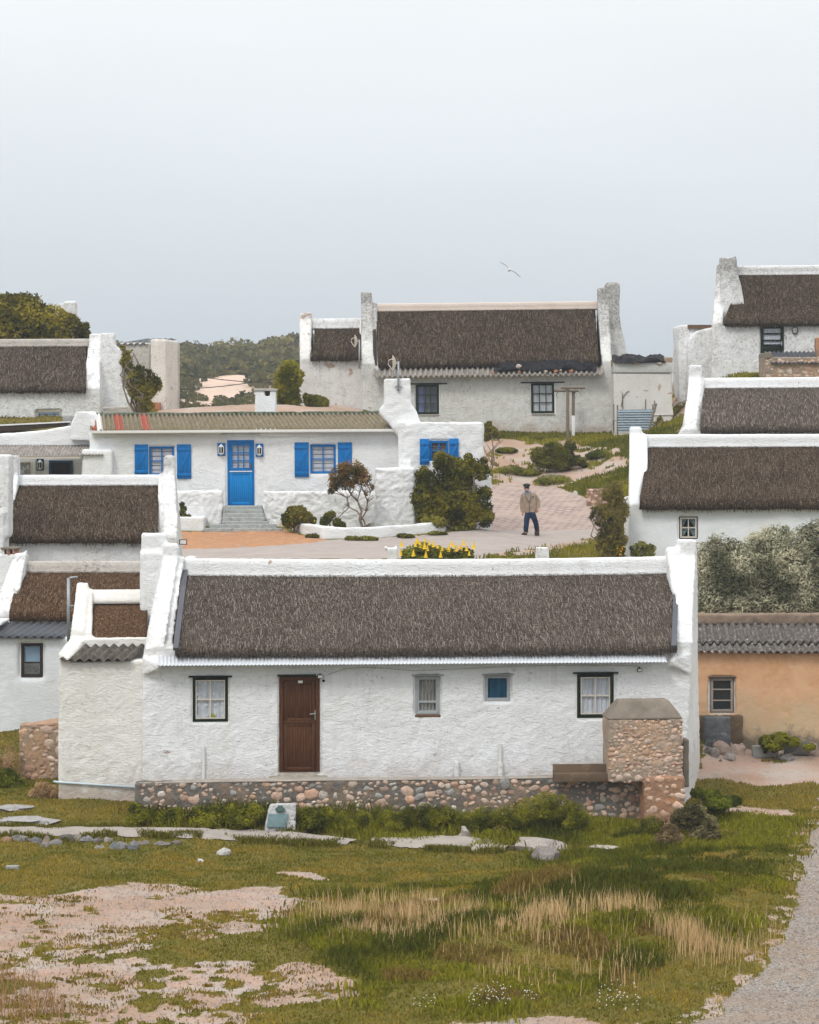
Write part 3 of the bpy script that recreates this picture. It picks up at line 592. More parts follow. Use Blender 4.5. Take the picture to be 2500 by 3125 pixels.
def sweep(name, prof, uL, uR, mat, parent, step=.16, amp=.0, seed=0, sag=0., nscale=2.2, fray=0.):
    """closed profile [(v,z)] carried along u between two edge functions"""
    L = (uR(prof[0][1]) - uL(prof[0][1])) if callable(uL) else uR[0] - uL[0]; n = max(3, int(L / step)); k = len(prof); pr = np.array(prof); T = np.linspace(0, 1, n + 1)
    a = np.array([uL(z) for _, z in prof] if callable(uL) else uL); b = np.array([uR(z) for _, z in prof] if callable(uR) else uR)
    V = np.empty((n + 1, k, 3)); V[..., 0] = a[None] + (b - a)[None] * T[:, None]; V[..., 1] = pr[None, :, 0]; V[..., 2] = pr[None, :, 1] - sag * 4 * (T * (1 - T))[:, None]
    if amp:
        nx_ = np.gradient(pr[:, 1]); ny_ = -np.gradient(pr[:, 0]); ll = np.hypot(nx_, ny_) + 1e-9; q = V.reshape(-1, 3)
        dd = ((fbm(q, nscale, 4, seed + 1, .65) - .5) * 2 * amp).reshape(n + 1, k); dd2 = ((fbm(q * [1, 1, 1], 9, 2, seed + 2) - .5) * amp * .8).reshape(n + 1, k)
        V[..., 1] += (dd + dd2) * (nx_ / ll)[None]; V[..., 2] += (dd + dd2) * (ny_ / ll)[None]
        if fray:
            low = pr[:, 1] < pr[:, 1].min() + .06; e = (fbm(P3(V[:, 0, 0], V[:, 0, 0] * 0), 6, 3, seed + 6) - .5) * fray; V[:, low, 2] += e[:, None]
    V = V.reshape(-1, 3); m = MB(); fs = []
    for i in range(n):
        for j in range(k): fs.append((i * k + j, i * k + (j + 1) % k, (i + 1) * k + (j + 1) % k, (i + 1) * k + j))
    fs += [tuple(range(k))[::-1], tuple(range(n * k, n * k + k))]; m.add(V.tolist(), fs); o = m.build(name, mat, parent, smooth=True); return o
def thatching(F, root, mat, left, right, ze, zr, h, ov=.16, th=.26, seed=0, ref=None, amp=.03, lip=.0, eave=None, name='thatch', sag=0.):
    """ze: underside height at the eave edge; zr: crown of the thatch"""
    e0, r0 = ref or (ze + th, zr); fa, fb = edge(F, left, e0, r0, h), edge(F, right, e0, r0, h)
    zt = ze + th; top = [(h * k + -ov * (1 - k), zr * k + zt * (1 - k) + .10 * math.sin(math.pi * k) * (1 if k < 1 else 0)) for k in np.linspace(1, 0, 22)]
    prof = top + [(-ov - .035, zt - .05), (-ov - .05, ze + th * .45), (-ov - .02, ze + .02), (-ov + .07, ze - .005), *resamp([(.12, ze + .02), (h, zr - .22)], .12, False), *resamp([(h + .05, zr - .24), (2 * h - .12, ze + .02)], .3, False), (2 * h + ov, ze), (2 * h + ov + .05, ze + th * .5), (2 * h + ov, zt)]
    prof += [(h + (h + ov) * k, zt * k + zr * (1 - k) + .10 * math.sin(math.pi * k)) for k in np.linspace(.95, .05, 8)]
    tv = [t_[0] for t_ in top][::-1]; tz_ = [t_[1] for t_ in top][::-1]; ze_ = [float(np.interp(min(v_, 2 * h - v_), tv, tz_)) for v_, _ in prof]
    o = sweep(name, prof, [fa(z_) for z_ in ze_], [fb(z_) for z_ in ze_], mat, root, .11, amp, seed, sag=sag, fray=.07)
    # loose straws lying down the slope and hanging at the eave
    Yd = F.M.translation.y; wd_ = .009 * Yd / 60; r = np.random.default_rng(seed + 500); T = np.array(top); um = (fa(zr) + fb(zr)) / 2; L = fb(zr) - fa(zr); n = int(min(L, 14) * h * 1.3 * 330 * (60 / Yd) ** 1.1); q = r.random(n); u = r.random(n); ti = q * (len(T) - 1.001); i0 = ti.astype(int); f = (ti - i0)[:, None]; p2 = T[i0] * (1 - f) + T[i0 + 1] * f; dd = T[i0 + 1] - T[i0]; dd /= np.linalg.norm(dd, axis=1)[:, None]; nn = np.stack([-np.abs(dd[:, 1]), np.abs(dd[:, 0])], 1)
    la = np.array([fa(z) for z in p2[:, 1]]); lb = np.array([min(fb(z), fa(z) + 14) for z in p2[:, 1]]); uu = la + (lb - la) * u; sg = sag * 4 * u * (1 - u); Ls = r.uniform(.08, .24, n) * (Yd / 60) ** .5; sx = r.normal(size=n) * .13; lift = r.uniform(.004, .022, n) + amp * .4; e1 = r.uniform(.0, .03, n)
    A = np.stack([uu, p2[:, 0] + nn[:, 0] * lift, p2[:, 1] + nn[:, 1] * lift - sg], 1); B = A + np.stack([sx * Ls, dd[:, 0] * Ls + nn[:, 0] * e1, dd[:, 1] * Ls + nn[:, 1] * e1], 1)
    ne = int(min(L, 14) * 110 * 60 / Yd); ue = r.random(ne); ua = fa(zt) + (min(fb(zt), fa(zt) + 14) - fa(zt)) * ue; sge = sag * 4 * ue * (1 - ue); A2 = np.stack([ua, -ov - .05 + r.normal(size=ne) * .012, ze + r.uniform(-.01, th * .6, ne) - sge], 1); le = r.uniform(.04, .12, ne); B2 = A2 + np.stack([r.normal(size=ne) * .02, -r.uniform(-.02, .035, ne), -le], 1)
    A = np.concatenate([A, A2]); B = np.concatenate([B, B2]); W = np.array([wd_ * .5, 0, 0]); V = np.stack([A - W, A + W, B + W * .6, B - W * .6], 1).reshape(-1, 3); cc = STRAW[mat.name]; t = r.random((len(A), 1)) ** 2.2; t[n:] *= .35; cs = np.array(cc[0]) * (1 - t) + np.array(cc[1]) * t
    so_ = npmesh('straws', V, np.arange(len(V)).reshape(-1, 4), STRAWM, np.repeat(cs, 4, 0), parent=o, smooth=False); so_['kind'] = 'stuff'
    return o
def ridgecap(F, root, mat, left, right, ytop, ybot, h, ze, zr, seed=0, sag=0., name='ridge_cap', x=None, th=.05, vox=.045, amp=.01):
    xm = x or (left + right) / 2; zt = F.at(xm, ytop, h)[1]; sl = (zr - ze) / h; u_, vb, zb = F.on(xm, ybot, 0, ze + .10, h, zr + .10)
    L = lambda z: F.at(left, (ytop + ybot) / 2, h)[0] - .05; Rr = lambda z: F.at(right, (ytop + ybot) / 2, h)[0] + .05; w_ = h - vb
    prof = [(vb, zb + .0), (vb - .03, zb - .05), (h, zr - .12), (2 * h - vb + .03, zb - .05), (2 * h - vb, zb), (h + .14, zt - .035), (h + .05, zt), (h - .05, zt), (h - .14, zt - .035)]
    return sweep(name, resamp(prof, .09), L, Rr, mat, root, .14, amp, seed + 50, sag=sag, nscale=2.)
def corrugated(name, mat, parent, u0, u1, top, bot, pitch=.15, amp=.022, th=.008, v_u=None, rag=0., seed=0, skew=0.):
    """sheet from its upper edge (v,z) to its lower edge; ribs run down the slope"""
    (va, za), (vb, zb) = top, bot; n = int((u1 - u0) / pitch * 8); L = math.hypot(vb - va, zb - za); nv, nz_ = (za - zb) / L, (va - vb) / L
    if nz_ < 0: nv, nz_ = -nv, -nz_
    if va > vb: nv = -abs(nv)
    k = 5; m = MB(); V = []; rr = random.Random(seed)
    for lay in (0, 1):
        for j in range(k):
            t = j / (k - 1)
            for i in range(n + 1):
                u = u0 + (u1 - u0) * i / n; a = amp * math.sin(2 * math.pi * (u - u0) / pitch) - lay * th
                tt = t + (rag * math.sin(int((u - u0) / (pitch * 6)) * 7.1 + seed) if j == k - 1 else 0)
                V.append((u + skew * t, va + (vb - va) * tt + nv * a, za + (zb - za) * tt + nz_ * a))
    w_ = n + 1; s0 = k * w_; fs = []
    for j in range(k - 1):
        for i in range(n):
            a = j * w_ + i; fs.append((a, a + 1, a + w_ + 1, a + w_)); fs.append((s0 + a, s0 + a + w_, s0 + a + w_ + 1, s0 + a + 1))
    for i in range(n): b = (k - 1) * w_ + i; fs.append((b, b + 1, s0 + b + 1, s0 + b)); fs.append((i, s0 + i, s0 + i + 1, i + 1))
    m.add(V, fs); return m.build(name, mat, parent, smooth=True, fix=False)
def label_part(o, t): o['label'] = t; return o
def curtain(parent, u0, u1, z0, z1, v, mat, waves=7, amp=.02, name='curtain', taper=0.):
    n = 60; m = MB(); V = []; k = 6
    for j in range(k):
        t = j / (k - 1)
        for i in range(n + 1):
            s_ = i / n; u = u0 + (u1 - u0) * s_; u = u + (taper * t * (u0 - u) if taper > 0 else -taper * t * (u1 - u)); V.append((u, v + amp * math.sin(s_ * waves * 6.283 + .6 * math.sin(t * 3)), z1 + (z0 - z1) * t))
    fs = [(j * (n + 1) + i, j * (n + 1) + i + 1, (j + 1) * (n + 1) + i + 1, (j + 1) * (n + 1) + i) for j in range(k - 1) for i in range(n)]
    m.add(V, fs); return m.build(name, mat, parent, smooth=True, fix=False)
def blind(parent, u0, u1, z0, z1, v, mat, n=8, gap=.75):
    m = MB(); st = (z1 - z0) / n
    for i in range(n): zc = z0 + st * (i + .5); m.hexa([(u0, v, zc - st * gap / 2), (u1, v, zc - st * gap / 2), (u1, v + .02, zc - st * gap / 2), (u0, v + .02, zc - st * gap / 2), (u0, v + .012, zc + st * gap / 2), (u1, v + .012, zc + st * gap / 2), (u1, v + .03, zc + st * gap / 2), (u0, v + .03, zc + st * gap / 2)])
    return m.build('blind', mat, parent)
def frame_bars(m, u0, u1, z0, z1, v0, v1, w_, bot=None):
    m.box(u0, u0 + w_, v0, v1, z0, z1); m.box(u1 - w_, u1, v0, v1, z0, z1); m.box(u0 + w_, u1 - w_, v0, v1, z1 - w_, z1); m.box(u0 + w_, u1 - w_, v0, v1, z0, z0 + (bot or w_))
def window(root, rect, nx=2, ny=2, fm=None, bm_=None, fw=.06, sw=.03, bw=.022, v=.03, cover=None, glass=None, fd=.07, lintel=None, lm=None, sill=None, name='window', back=True, rows_=None, reveal=None):
    u0, u1, z0, z1 = rect; m = MB(); frame_bars(m, u0, u1, z0, z1, v, v + fd, fw); wd = bevel(m.build(name, fm or GREENP, root), .006); m = MB(); frame_bars(m, u0 - .10, u1 + .10, z0 - .10, z1 + .10, v + .012, v + fd + .03, .104); m.build('reveal', reveal or WHITEC, wd)
    if nx or sw:
        m = MB(); a0, a1, b0, b1 = u0 + fw - .004, u1 - fw + .004, z0 + fw - .004, z1 - fw + .004; frame_bars(m, a0, a1, b0, b1, v + .012, v + fd - .012, sw)
        for i in range(1, nx): c = a0 + (a1 - a0) * i / nx; m.box(c - bw / 2, c + bw / 2, v + .015, v + fd - .02, b0 + sw, b1 - sw)
        for j in range(1, ny): c = b0 + (b1 - b0) * (rows_[j - 1] if rows_ else j / ny); m.box(a0 + sw, a1 - sw, v + .017, v + fd - .022, c - bw / 2, c + bw / 2)
        m.build('glazing_bars', bm_ or WHITEPAINT, wd)
    m = MB(); m.box(u0 + fw, u1 - fw, v + .036, v + .042, z0 + fw, z1 - fw); m.build('pane', glass or GLASS, wd)
    if lintel: e, hh = lintel; m = MB(); m.box(u0 - e, u1 + e, v - .09, v + fd - .01, z1 + .003, z1 + hh); bevel(m.build('lintel', lm or fm or GREENP, wd), .004)
    if sill: e, hh, sm = sill; m = MB(); m.hexa([(u0 - e, v - .07, z0 - hh), (u1 + e, v - .07, z0 - hh), (u1 + e, v + fd, z0 - hh), (u0 - e, v + fd, z0 - hh), (u0 - e, v - .07, z0 - .012), (u1 + e, v - .07, z0 - .012), (u1 + e, v + fd, z0 - .003), (u0 - e, v + fd, z0 - .003)]); bevel(m.build('sill', sm, wd), .005)
    if cover: cover(wd, u0 + fw * .6, u1 - fw * .6, z0 + fw * .6, z1 - fw * .6, v + .078)
    return wd
cur = lambda mat, wv=6, am=.02: (lambda p, a, b, c, d, v: curtain(p, a, b, c, d, v, mat, wv, am))
bli = lambda mat, n=9, gap=.75: (lambda p, a, b, c, d, v: blind(p, a, b, c, d, v, mat, n, gap))
hole = lambda r, e=-.025: (r[0] + e, r[1] - e, r[2] + e, r[3] - e)
def shell(mb, u0, u1, zb, zt, d, holes=(), th=.35, v=0.):
    wallgrid(mb, u0, u1, zb, zt, v, v + th, holes); mb.box(u0, u1, v + d - th, v + d, zb, zt)
def coach_lamp(root, rect, v, backm, glassc=True):
    u0, u1, z0, z1 = rect; m = MB(); m.box(u0, u1, v - .03, v, z0, z1); lt = bevel(m.build('lamp', backm, root), .004); c = (u0 + u1) / 2; H = z1 - z0; w_ = (u1 - u0) * .36; zc = z0 + H * .18; zd = z0 + H * .72; vc = v - .03 - w_ * .9
    m = MB(); hexr = lambda r, z: [(c + r * math.cos(k * math.pi / 3 + .52), vc + r * math.sin(k * math.pi / 3 + .52), z) for k in range(6)]
    m.loft(hexr(w_, zd), hexr(.012, z0 + H * .93)); m.loft(hexr(w_ * 1.05, zc), hexr(w_ * 1.05, zc + .02)); m.loft(hexr(.02, z0 + H * .06), hexr(w_, zc)); m.loft(hexr(w_ * 1.05, zd - .015), hexr(w_ * 1.05, zd + .005))
    for q in hexr(w_ * .95, 0): m.box(q[0] - .009, q[0] + .009, q[1] - .009, q[1] + .009, zc, zd)
    m.build('lamp_cage', WHITEPAINT, lt); m = MB(); m.loft(hexr(w_ * .8, zc + .02), hexr(w_ * .8, zd - .015)); m.build('lamp_glass', GLASSD, lt); return lt
def stonework(name, u0, u1, v0, v1, z0, z1, n, rmin, rmax, mort, cols, root, faces=('front',), top=None, seed=0, rough=.03, gapk=1.0, corner=None, zfun=None):
    """rubble masonry: a mortar core with irregular stones bedded in it"""
    rr = random.Random(seed); m = MB(); zt = zfun or (lambda u: z1)
    m.box(u0, u1, v0, v1, z0, z1, mort); core = m.build(name, STONEM, root, colour=True)
    m = MB()
    for fce in faces:
        placed = []; tries = 0
        L0, L1 = (u0, u1) if fce in ('front', 'back') else (v0, v1)
        while len(placed) < n * (L1 - L0) / (u1 - u0) and tries < n * 60:
            tries += 1; a = rr.uniform(rmin, rmax) * (1 if rr.random() < .65 else .62); b = a * rr.uniform(.55, .95); x = rr.uniform(L0 + a * .6, L1 - a * .6); z = rr.uniform(z0 + b * .6, z1 - b * .7)
            if any(abs(x - q[0]) < (a + q[2]) * gapk and abs(z - q[1]) < (b + q[3]) * gapk for q in placed): continue
            placed.append((x, z, a, b)); c = rr.choice(cols); f = rr.uniform(.75, 1.2); c = tuple(q * f for q in c); dep = .035
            cen, rad = ((x, v0 + .020, z), (a, dep, b)) if fce == 'front' else ((u1 - .012, x, z), (dep, a, b)) if fce == 'right' else ((u0 + .012, x, z), (dep, a, b))
            m.ico(cen, rad, 2, .34, rr.randint(0, 9999), c, rot=(0, rr.uniform(-.5, .5), 0) if fce == 'front' else (rr.uniform(-.5, .5), 0, 0))
    st = m.build('stones', STONEM, core, smooth=True, colour=True); st['kind'] = 'stuff'; st['label'] = 'pink, orange and grey field stones bedded in mortar'
    sub = bake(core, ('REMESH', dict(mode='VOXEL', voxel_size=.035, adaptivity=0)), ('SMOOTH', dict(factor=.5, iterations=2)))
    q = coords(sub); nn = normals(sub); dd = (fbm(q, 5, 3, seed) - .5) * rough * 2 + (fbm(q, 1.2, 2, seed + 2) - .5) * rough
    sub.data.vertices.foreach_set('co', (q + nn * dd[:, None]).ravel()); at = sub.data.color_attributes.get('Col') or sub.data.color_attributes.new('Col', 'FLOAT_COLOR', 'POINT')
    cc = np.tile(np.array([*mort, 1.]), (len(q), 1)); k = fbm(q, 2.2, 3, seed + 8); f = (.75 + .6 * k)[:, None]; cc[:, :3] *= f; warm = k > .58; cc[warm, :3] = cc[warm, :3] * [1.16, 1.02, .90]
    at.data.foreach_set('color', cc.astype(np.float32).ravel()); return core
PINKS = [(.70, .50, .39), (.66, .43, .31), (.74, .58, .48), (.64, .48, .39), (.54, .36, .27), (.44, .43, .42), (.70, .63, .56), (.72, .53, .42)]

# ================================================================ FRONT COTTAGE
F = Frame(437, 2380, 60, 5); h = 2.2
root = F.root('thatched_cottage', 'largest white cottage in front, long grey thatched roof, brown door and four windows', 'cottage', 'thatched fishing cottages')
ze = F.at(1250, 1996, -.18)[1]; zrt = F.at(1250, 1744, 2.05)[1]; zcap = F.at(1250, 1699, h)[1]; zb = 1.75 - F.M.translation.z
LO = [(434, 2600), (434, 2003), (470, 1966), (476, 1934), (490, 1800), (502, 1700), (504, 1600)]
w1 = F.rect(588, 2067, 696, 2203); w2 = F.rect(1268, 2063, 1343, 2180); w3 = F.rect(1481, 2061, 1558, 2140); w4 = F.rect(1762, 2056, 1874, 2191); dr = F.rect(852, 2064, 976, 2356)
UR = F.at(2100, 2200, 0)[0]
m = MB(); shell(m, .05, UR - .05, zb, ze + .18, 4.4, [hole(r) for r in (w1, w2, w3, w4)] + [(dr[0] - .03, dr[1] + .03, dr[2] - .06, dr[3] + .03)])
gable(m, F, LO, [(480, 2600), (478, 2030), (512, 1935), (524, 1850), (546, 1702), (548, 1600)], ze, zcap, h, zb, F.at(525, 1659, h - .3)[1], .30, .28)
gable(m, F, [(470, 2600), (470, 2030), (500, 1935), (530, 1702), (532, 1600)], [(500, 2600), (500, 2030), (529, 1971), (546, 1840), (565, 1704), (566, 1600)], ze, zcap, h, zb, F.at(525, 1700, h - .3)[1], .14, .25)
m.hexa([(F.at(434, 2100)[0], -.02, F.at(434, 2060)[1]), (F.at(485, 2060)[0], -.30, F.at(434, 2036)[1]), (F.at(520, 2060)[0], .3, F.at(434, 2060)[1]), (F.at(434, 2060)[0], .3, F.at(434, 2060)[1]),
        (F.at(434, 2003)[0], -.02, F.at(434, 2003)[1]), (F.at(482, 2010)[0], -.28, F.at(482, 2020)[1]), (F.at(528, 1971, .3)[0], .3, F.at(528, 1972, .3)[1]), (F.at(470, 1966, .3)[0], .3, F.at(470, 1966, .3)[1])])
RO = [(2090, 2600), (2090, 2460), (2108, 2000), (2115, 1921), (2118, 1800), (2121, 1690), (2121, 1600)]
gable(m, F, [(2060, 2600), (2050, 2000), (2064, 1925), (2064, 1800), (2073, 1690), (2074, 1600)], RO, ze, zcap, h, zb, F.at(2098, 1646, h - .3)[1], .30, .28)
gable(m, F, [(2030, 2600), (2046, 1996), (2058, 1940), (2060, 1800), (2066, 1690), (2066, 1600)], [(2075, 2600), (2075, 1990), (2080, 1900), (2085, 1690), (2085, 1600)], ze, zcap, h, zb, F.at(2098, 1690, h - .3)[1], .14, .25)
m.hexa([(F.at(2020, 2060)[0], .3, F.at(2040, 2060)[1]), (F.at(2045, 2060)[0], -.25, F.at(2045, 2030)[1]), (F.at(2104, 2060)[0], -.02, F.at(2108, 2060)[1]), (F.at(2104, 2060)[0], .35, F.at(2108, 2060)[1]),
        (F.at(2040, 1980, .3)[0], .3, F.at(2040, 1985, .3)[1]), (F.at(2045, 2010)[0], -.25, F.at(2045, 2010)[1]), (F.at(2107, 1990)[0], -.02, F.at(2108, 1995)[1]), (F.at(2107, 1960)[0], .35, F.at(2110, 1950, .3)[1])])
# battered outer face of the right gable
ub = F.at(2090, 2460)[0]; ut = F.at(2112, 1960)[0]
ub2 = F.at(2137, 2400, 4.4)[0]; ut2 = F.at(2130, 1950, 4.4)[0]; ur2 = F.at(2126, 1700, 4.4)[0]; m.hexa([(ub - .3, 0, zb), (ub, 0, zb), (ub2, 4.4, zb), (ub, 4.4, zb), (ut - .3, 0, ze), (ut, 0, ze), (ut2, 4.4, ze), (ut, 4.4, ze)])
m.loft([(ut - .2, .1, ze), (ut + .02, .1, ze), (ut + .02, h - .2, zcap + .2), (ut - .2, h - .2, zcap + .2)], [(ut - .2, 4.4, ze), (ut2, 4.4, ze), (F.at(2124, 1700, h + .3)[0], h + .3, zcap + .2), (ut - .1, h + .3, zcap + .2)])
# chimney stack at the left gable
a = F.at(436, 1700, 1.7)[0]; b = F.at(524, 1700, 1.7)[0]; a2 = F.at(431, 1800, 1.6)[0]
b = F.at(512, 1700, 2.0)[0]; m.box(a, b, 2.12, 3.1, zb, F.at(480, 1630, 2.12)[1]); m.box(a2, b, 2.02, 3.2, zb, F.at(480, 1684, 2.02)[1])
wall = plaster(m.build('wall', WHITE, root), .038, .011, .03, 2, 1, stone=1.25)
thatching(F, root, T_FRONT, [(528, 2100), (530, 1995), (545, 1850), (563, 1738), (565, 1600)], [(2054, 2100), (2054, 1990), (2058, 1850), (2066, 1735), (2066, 1600)], ze, zrt, h, .19, .20, 3, amp=.022, sag=.03)
ridgecap(F, root, WHITE, 545, 2085, 1700, 1746, h, ze, zrt, 3, .05, x=1250)
for nm, pts in (('flashing', ((536, 1985), (566, 1742), -1)), ('flashing', ((2056, 1978), (2066, 1732), 1))):
    (xa, ya), (xb, yb_), sg = pts; m = MB(); w_ = .055; p1 = F.on(xa, ya, -.2, ze + .26, h, zrt + .06); p2 = F.on(xb, yb_, -.2, ze + .26, h, zrt + .06)
    m.hexa([(p1[0] - w_, p1[1], p1[2]), (p1[0] + w_, p1[1], p1[2]), (p2[0] + w_, p2[1], p2[2]), (p2[0] - w_, p2[1], p2[2]), (p1[0] - w_, p1[1] - .05, p1[2] + .06), (p1[0] + w_, p1[1] - .05, p1[2] + .06), (p2[0] + w_, p2[1] - .05, p2[2] + .06), (p2[0] - w_, p2[1] - .05, p2[2] + .06)]); m.build(nm, FLASH, root)
corrugated('eave_sheet', TIN, root, F.at(482, 2028, -.4)[0], F.at(2036, 2020, -.4)[0], (.06, F.at(1250, 1993, .0)[1]), (-.42, F.at(1250, 2026, -.42)[1]), .0765, .011)
def lace(p, a, b, c, d, v):
    cu = curtain(p, a, b, c, d, v, LACE, 5, .012); m = MB(); rr = random.Random(4)
    for i in range(4):
        for j in range(4):
            x = a + (b - a) * (i + .5 + rr.uniform(-.15, .15)) / 4; z = c + (d - c) * (j + .5 + rr.uniform(-.15, .15)) / 4; r = .045
            if (i + j) % 2: ring = [(x + r * (1 if k % 2 == 0 else .35) * math.sin(k * math.pi / 5 + i), v - .022, z + r * (1 if k % 2 == 0 else .35) * math.cos(k * math.pi / 5 + i)) for k in range(10)]
            else: ring = [(x + r * .6 * math.sin(k * .628), v - .022, z + r * .7 * math.cos(k * .628)) for k in range(10)]
            m.loft(ring, [(q[0], q[1] + .004, q[2]) for q in ring])
    mo = m.build('lace_pattern', MOTIF, p); mo['kind'] = 'stuff'
wd = window(root, w1, 2, 2, GREENP, CREAMPAINT, .06, .03, .03, .02, lace, lintel=(.085, .035)); label_part(wd, 'dark green window with starfish lace curtain left of the brown door')
m = MB(); m.ico(((w1[0] + w1[1]) / 2 + .05, .10, w1[2] + .12), (.055, .03, .06), 2, .05); m.build('window_ornament', solid('yellow_green', (.45, .48, .06), .5), wd, smooth=True)
wd = window(root, w2, 1, 2, GREYFR, GREYFR, .05, .035, .05, .05, cur(CURTG, 6, .03), rows_=[.3], lintel=(.08, .03), lm=CEMENTG, sill=(.01, .06, RUSTB)); label_part(wd, 'grey sash window with gathered beige curtain, partly open')
wd = window(root, w3, 1, 1, GREYFR, GREYFR, .045, .025, .02, .05, cur(CURTB, 3, .03), lintel=(.07, .03), lm=CEMENTG); label_part(wd, 'small square window with dark blue curtain')
wd = window(root, w4, 2, 2, GREENP, CREAMPAINT, .075, .03, .03, .02, cur(LACE, 7, .015), lintel=(.09, .035)); label_part(wd, 'dark green window with lace curtain beside the stone oven')
# door
u0, u1, z0, z1 = dr; m = MB(); frame_bars(m, u0, u1, z0, z1, -.01, .10, .085, .02); door = bevel(m.build('door', TEAK, root), .006); label_part(door, 'brown wooden stable door with dark green lintel'); m = MB(); frame_bars(m, u0 - .10, u1 + .10, z0 - .1, z1 + .10, .02, .13, .104); m.build('reveal', WHITE, door)
zm = F.at(900, 2205)[1]
for nm, za, zc_ in (('door_leaf', zm + .012, z1 - .09), ('door_leaf', z0 + .025, zm - .012)):
    m = MB(); a, b = u0 + .09, u1 - .09; frame_bars(m, a, b, za, zc_, .03, .075, .075); k = 9
    for i in range(k): c = a + .075 + (b - a - .15) * i / k; m.box(c + .004, c + (b - a - .15) / k - .003, .042, .065, za + .075, zc_ - .075)
    m.box(a + .07, b - .07, .052, .07, za + .07, zc_ - .07); bevel(m.build(nm, TEAK, door), .004, 1)
m = MB(); m.box(u0 + .09, u1 - .09, .012, .04, zm - .02, zm + .025); bevel(m.build('weather_bar', TEAK, door), .006)
m = MB(); m.box(u0 - .04, u1 - .08, -.07, .05, z1 + .002, z1 + .04); m.build('lintel', GREENP, door)
hu, hz_ = F.at(963, 2182); m = MB(); m.box(hu - .018, hu + .018, .015, .03, hz_ - .1, hz_ + .1); m.tube([(hu, .02, hz_ + .03), (hu, -.03, hz_ + .03), (hu - .12, -.03, hz_ + .02)], .011, 8); m.build('handle', METAL, door)
a, b, c, d_ = F.rect(910, 2077, 924, 2085); m = MB(); m.box(a, b, .012, .022, c, d_); m.build('number_plate', WHITEPAINT, door)
a, b, c, d_ = F.rect(823, 2362, 1001, 2380); m = MB(); m.box(a, b, -.42, 0, c - .3, d_ - .02); m.box(a + .2, b - .25, -.2, 0, d_ - .03, d_ + .05); so_ = m.build('doorstep', CEMENTG, root); plaster(so_, .035, .006, .01, 2, 7); so_.data.materials[0] = solid('mossy_step', (.40, .37, .31), .95, .4, 6, bump=.012, dirt=(.07, .07, .03))
# small fittings
def floodlight(root, u, v, z, s_=1., yaw=0.):
    m = MB(); m.box(u - .07 * s_, u + .07 * s_, v - .09, v - .04, z - .045 * s_, z + .045 * s_); m.box(u - .012, u + .012, v - .05, v + .01, z + .02, z + .06); o = bevel(m.build('floodlight', BLACK, root), .006); m = MB(); m.box(u - .055 * s_, u + .055 * s_, v - .096, v - .088, z - .033 * s_, z + .033 * s_); m.build('lamp_glass', WHITEPAINT, o); return o
q = F.at(977, 2064); floodlight(root, q[0], 0, q[1], .9); m = MB(); m.ico((q[0] + .07, -.05, q[1] - .09), (.03, .03, .03), 2, 0); m.build('sensor', BLACK, root)
q = F.at(1951, 2044); floodlight(root, q[0], 0, q[1], .75)
m = MB(); pts = [F.at(*p_, 0) for p_ in ((1000, 2058), (1050, 2042), (1110, 2036), (1200, 2041), (1260, 2047), (1400, 2041), (1550, 2034), (1700, 2030), (1850, 2030), (1940, 2032), (1957, 2036))]
m.tube([(p_[0], -.02, p_[1]) for p_ in pts], .006, 5); m.build('cable', solid('pale_cable', (.45, .43, .38), .7), root, smooth=True)
for (xa, ya, xb, yb_, cap, w_) in ((1385, 2326, 1401, 2378, 1, .055), (1519, 2326, 1534, 2378, 1, .055), (1523, 2268, 1530, 2330, 0, .028), (618, 2277, 625, 2379, 0, .028)):
    a, b, c, d_ = F.rect(xa, ya, xb, yb_); cu_ = (a + b) / 2; m = MB(); m.tube([(cu_, -.06, c - .05), (cu_, -.06, d_)], w_, 12)
    if cap: m.tube([(cu_, -.06 - w_ * 1.2, d_ - .06), (cu_, -.06 - w_ * .9, d_ - .06)], w_ * .75, 12); m.tube([(cu_, -.06 - w_ * 1.35, d_ - .06), (cu_, -.06 - w_ * 1.2, d_ - .06)], w_ * .4, 10); m.tube([(cu_, -.06, c + .13), (cu_, -.06, c + .16)], w_ * 1.15, 12)
    m.build('drain_pipe', PVC, root, smooth=False)
FF = F
# terrace slab behind the stone wall
m = MB(); a = F.at(440, 2380)[0]; b = F.at(2055, 2380)[0]; m.box(a, b, -1.15, .02, zb, F.at(1250, 2384, 0)[1]); t_ = m.build('terrace', CEMENTG); t_.matrix_world = F.M; t_['kind'] = 'structure'

# ================================================================ LEFT ANNEX
root = F.root('thatched_annex', 'narrow white lean-to annex with small thatched roof, joined left of the largest cottage', 'annex')
zb2 = 2.0 - F.M.translation.z; v0 = .06; vb = 1.1
m = MB(); L0 = F.at(178, 2000, v0)[0]; LB = F.at(182, 2440, v0)[0]; R0 = F.at(455, 2200, v0)[0]; zt = F.at(300, 2016, v0)[1]; zband = F.at(330, 1947, vb)[1]; zband2 = F.at(330, 1969, vb)[1]
m.hexa([(LB, v0, zb2), (R0, v0, zb2), (R0, vb + .3, zb2), (LB + .1, 4, zb2), (L0, v0, zt - .02), (R0, v0, zt - .02), (R0, vb + .3, zt - .02), (L0 + .2, 4, zt - .02)])
m.box(F.at(215, 1960, vb)[0], F.at(480, 1960, vb)[0], vb, vb + .3, zb2, zband)      # parapet band
pL = lambda px, py, v: (F.at(px, py, v)[0], v, F.at(px, py, v)[1])
m.hexa([(L0, v0, zt - .3), (F.at(211, 2017, v0)[0], v0, zt - .3), (F.at(263, 1950, vb)[0], vb + .1, zt - .3), (F.at(215, 1950, vb)[0], vb + .1, zt - .3), pL(175, 1992, v0), pL(211, 2012, v0), pL(262, 1947, vb + .1), pL(215, 1945, vb + .1)])
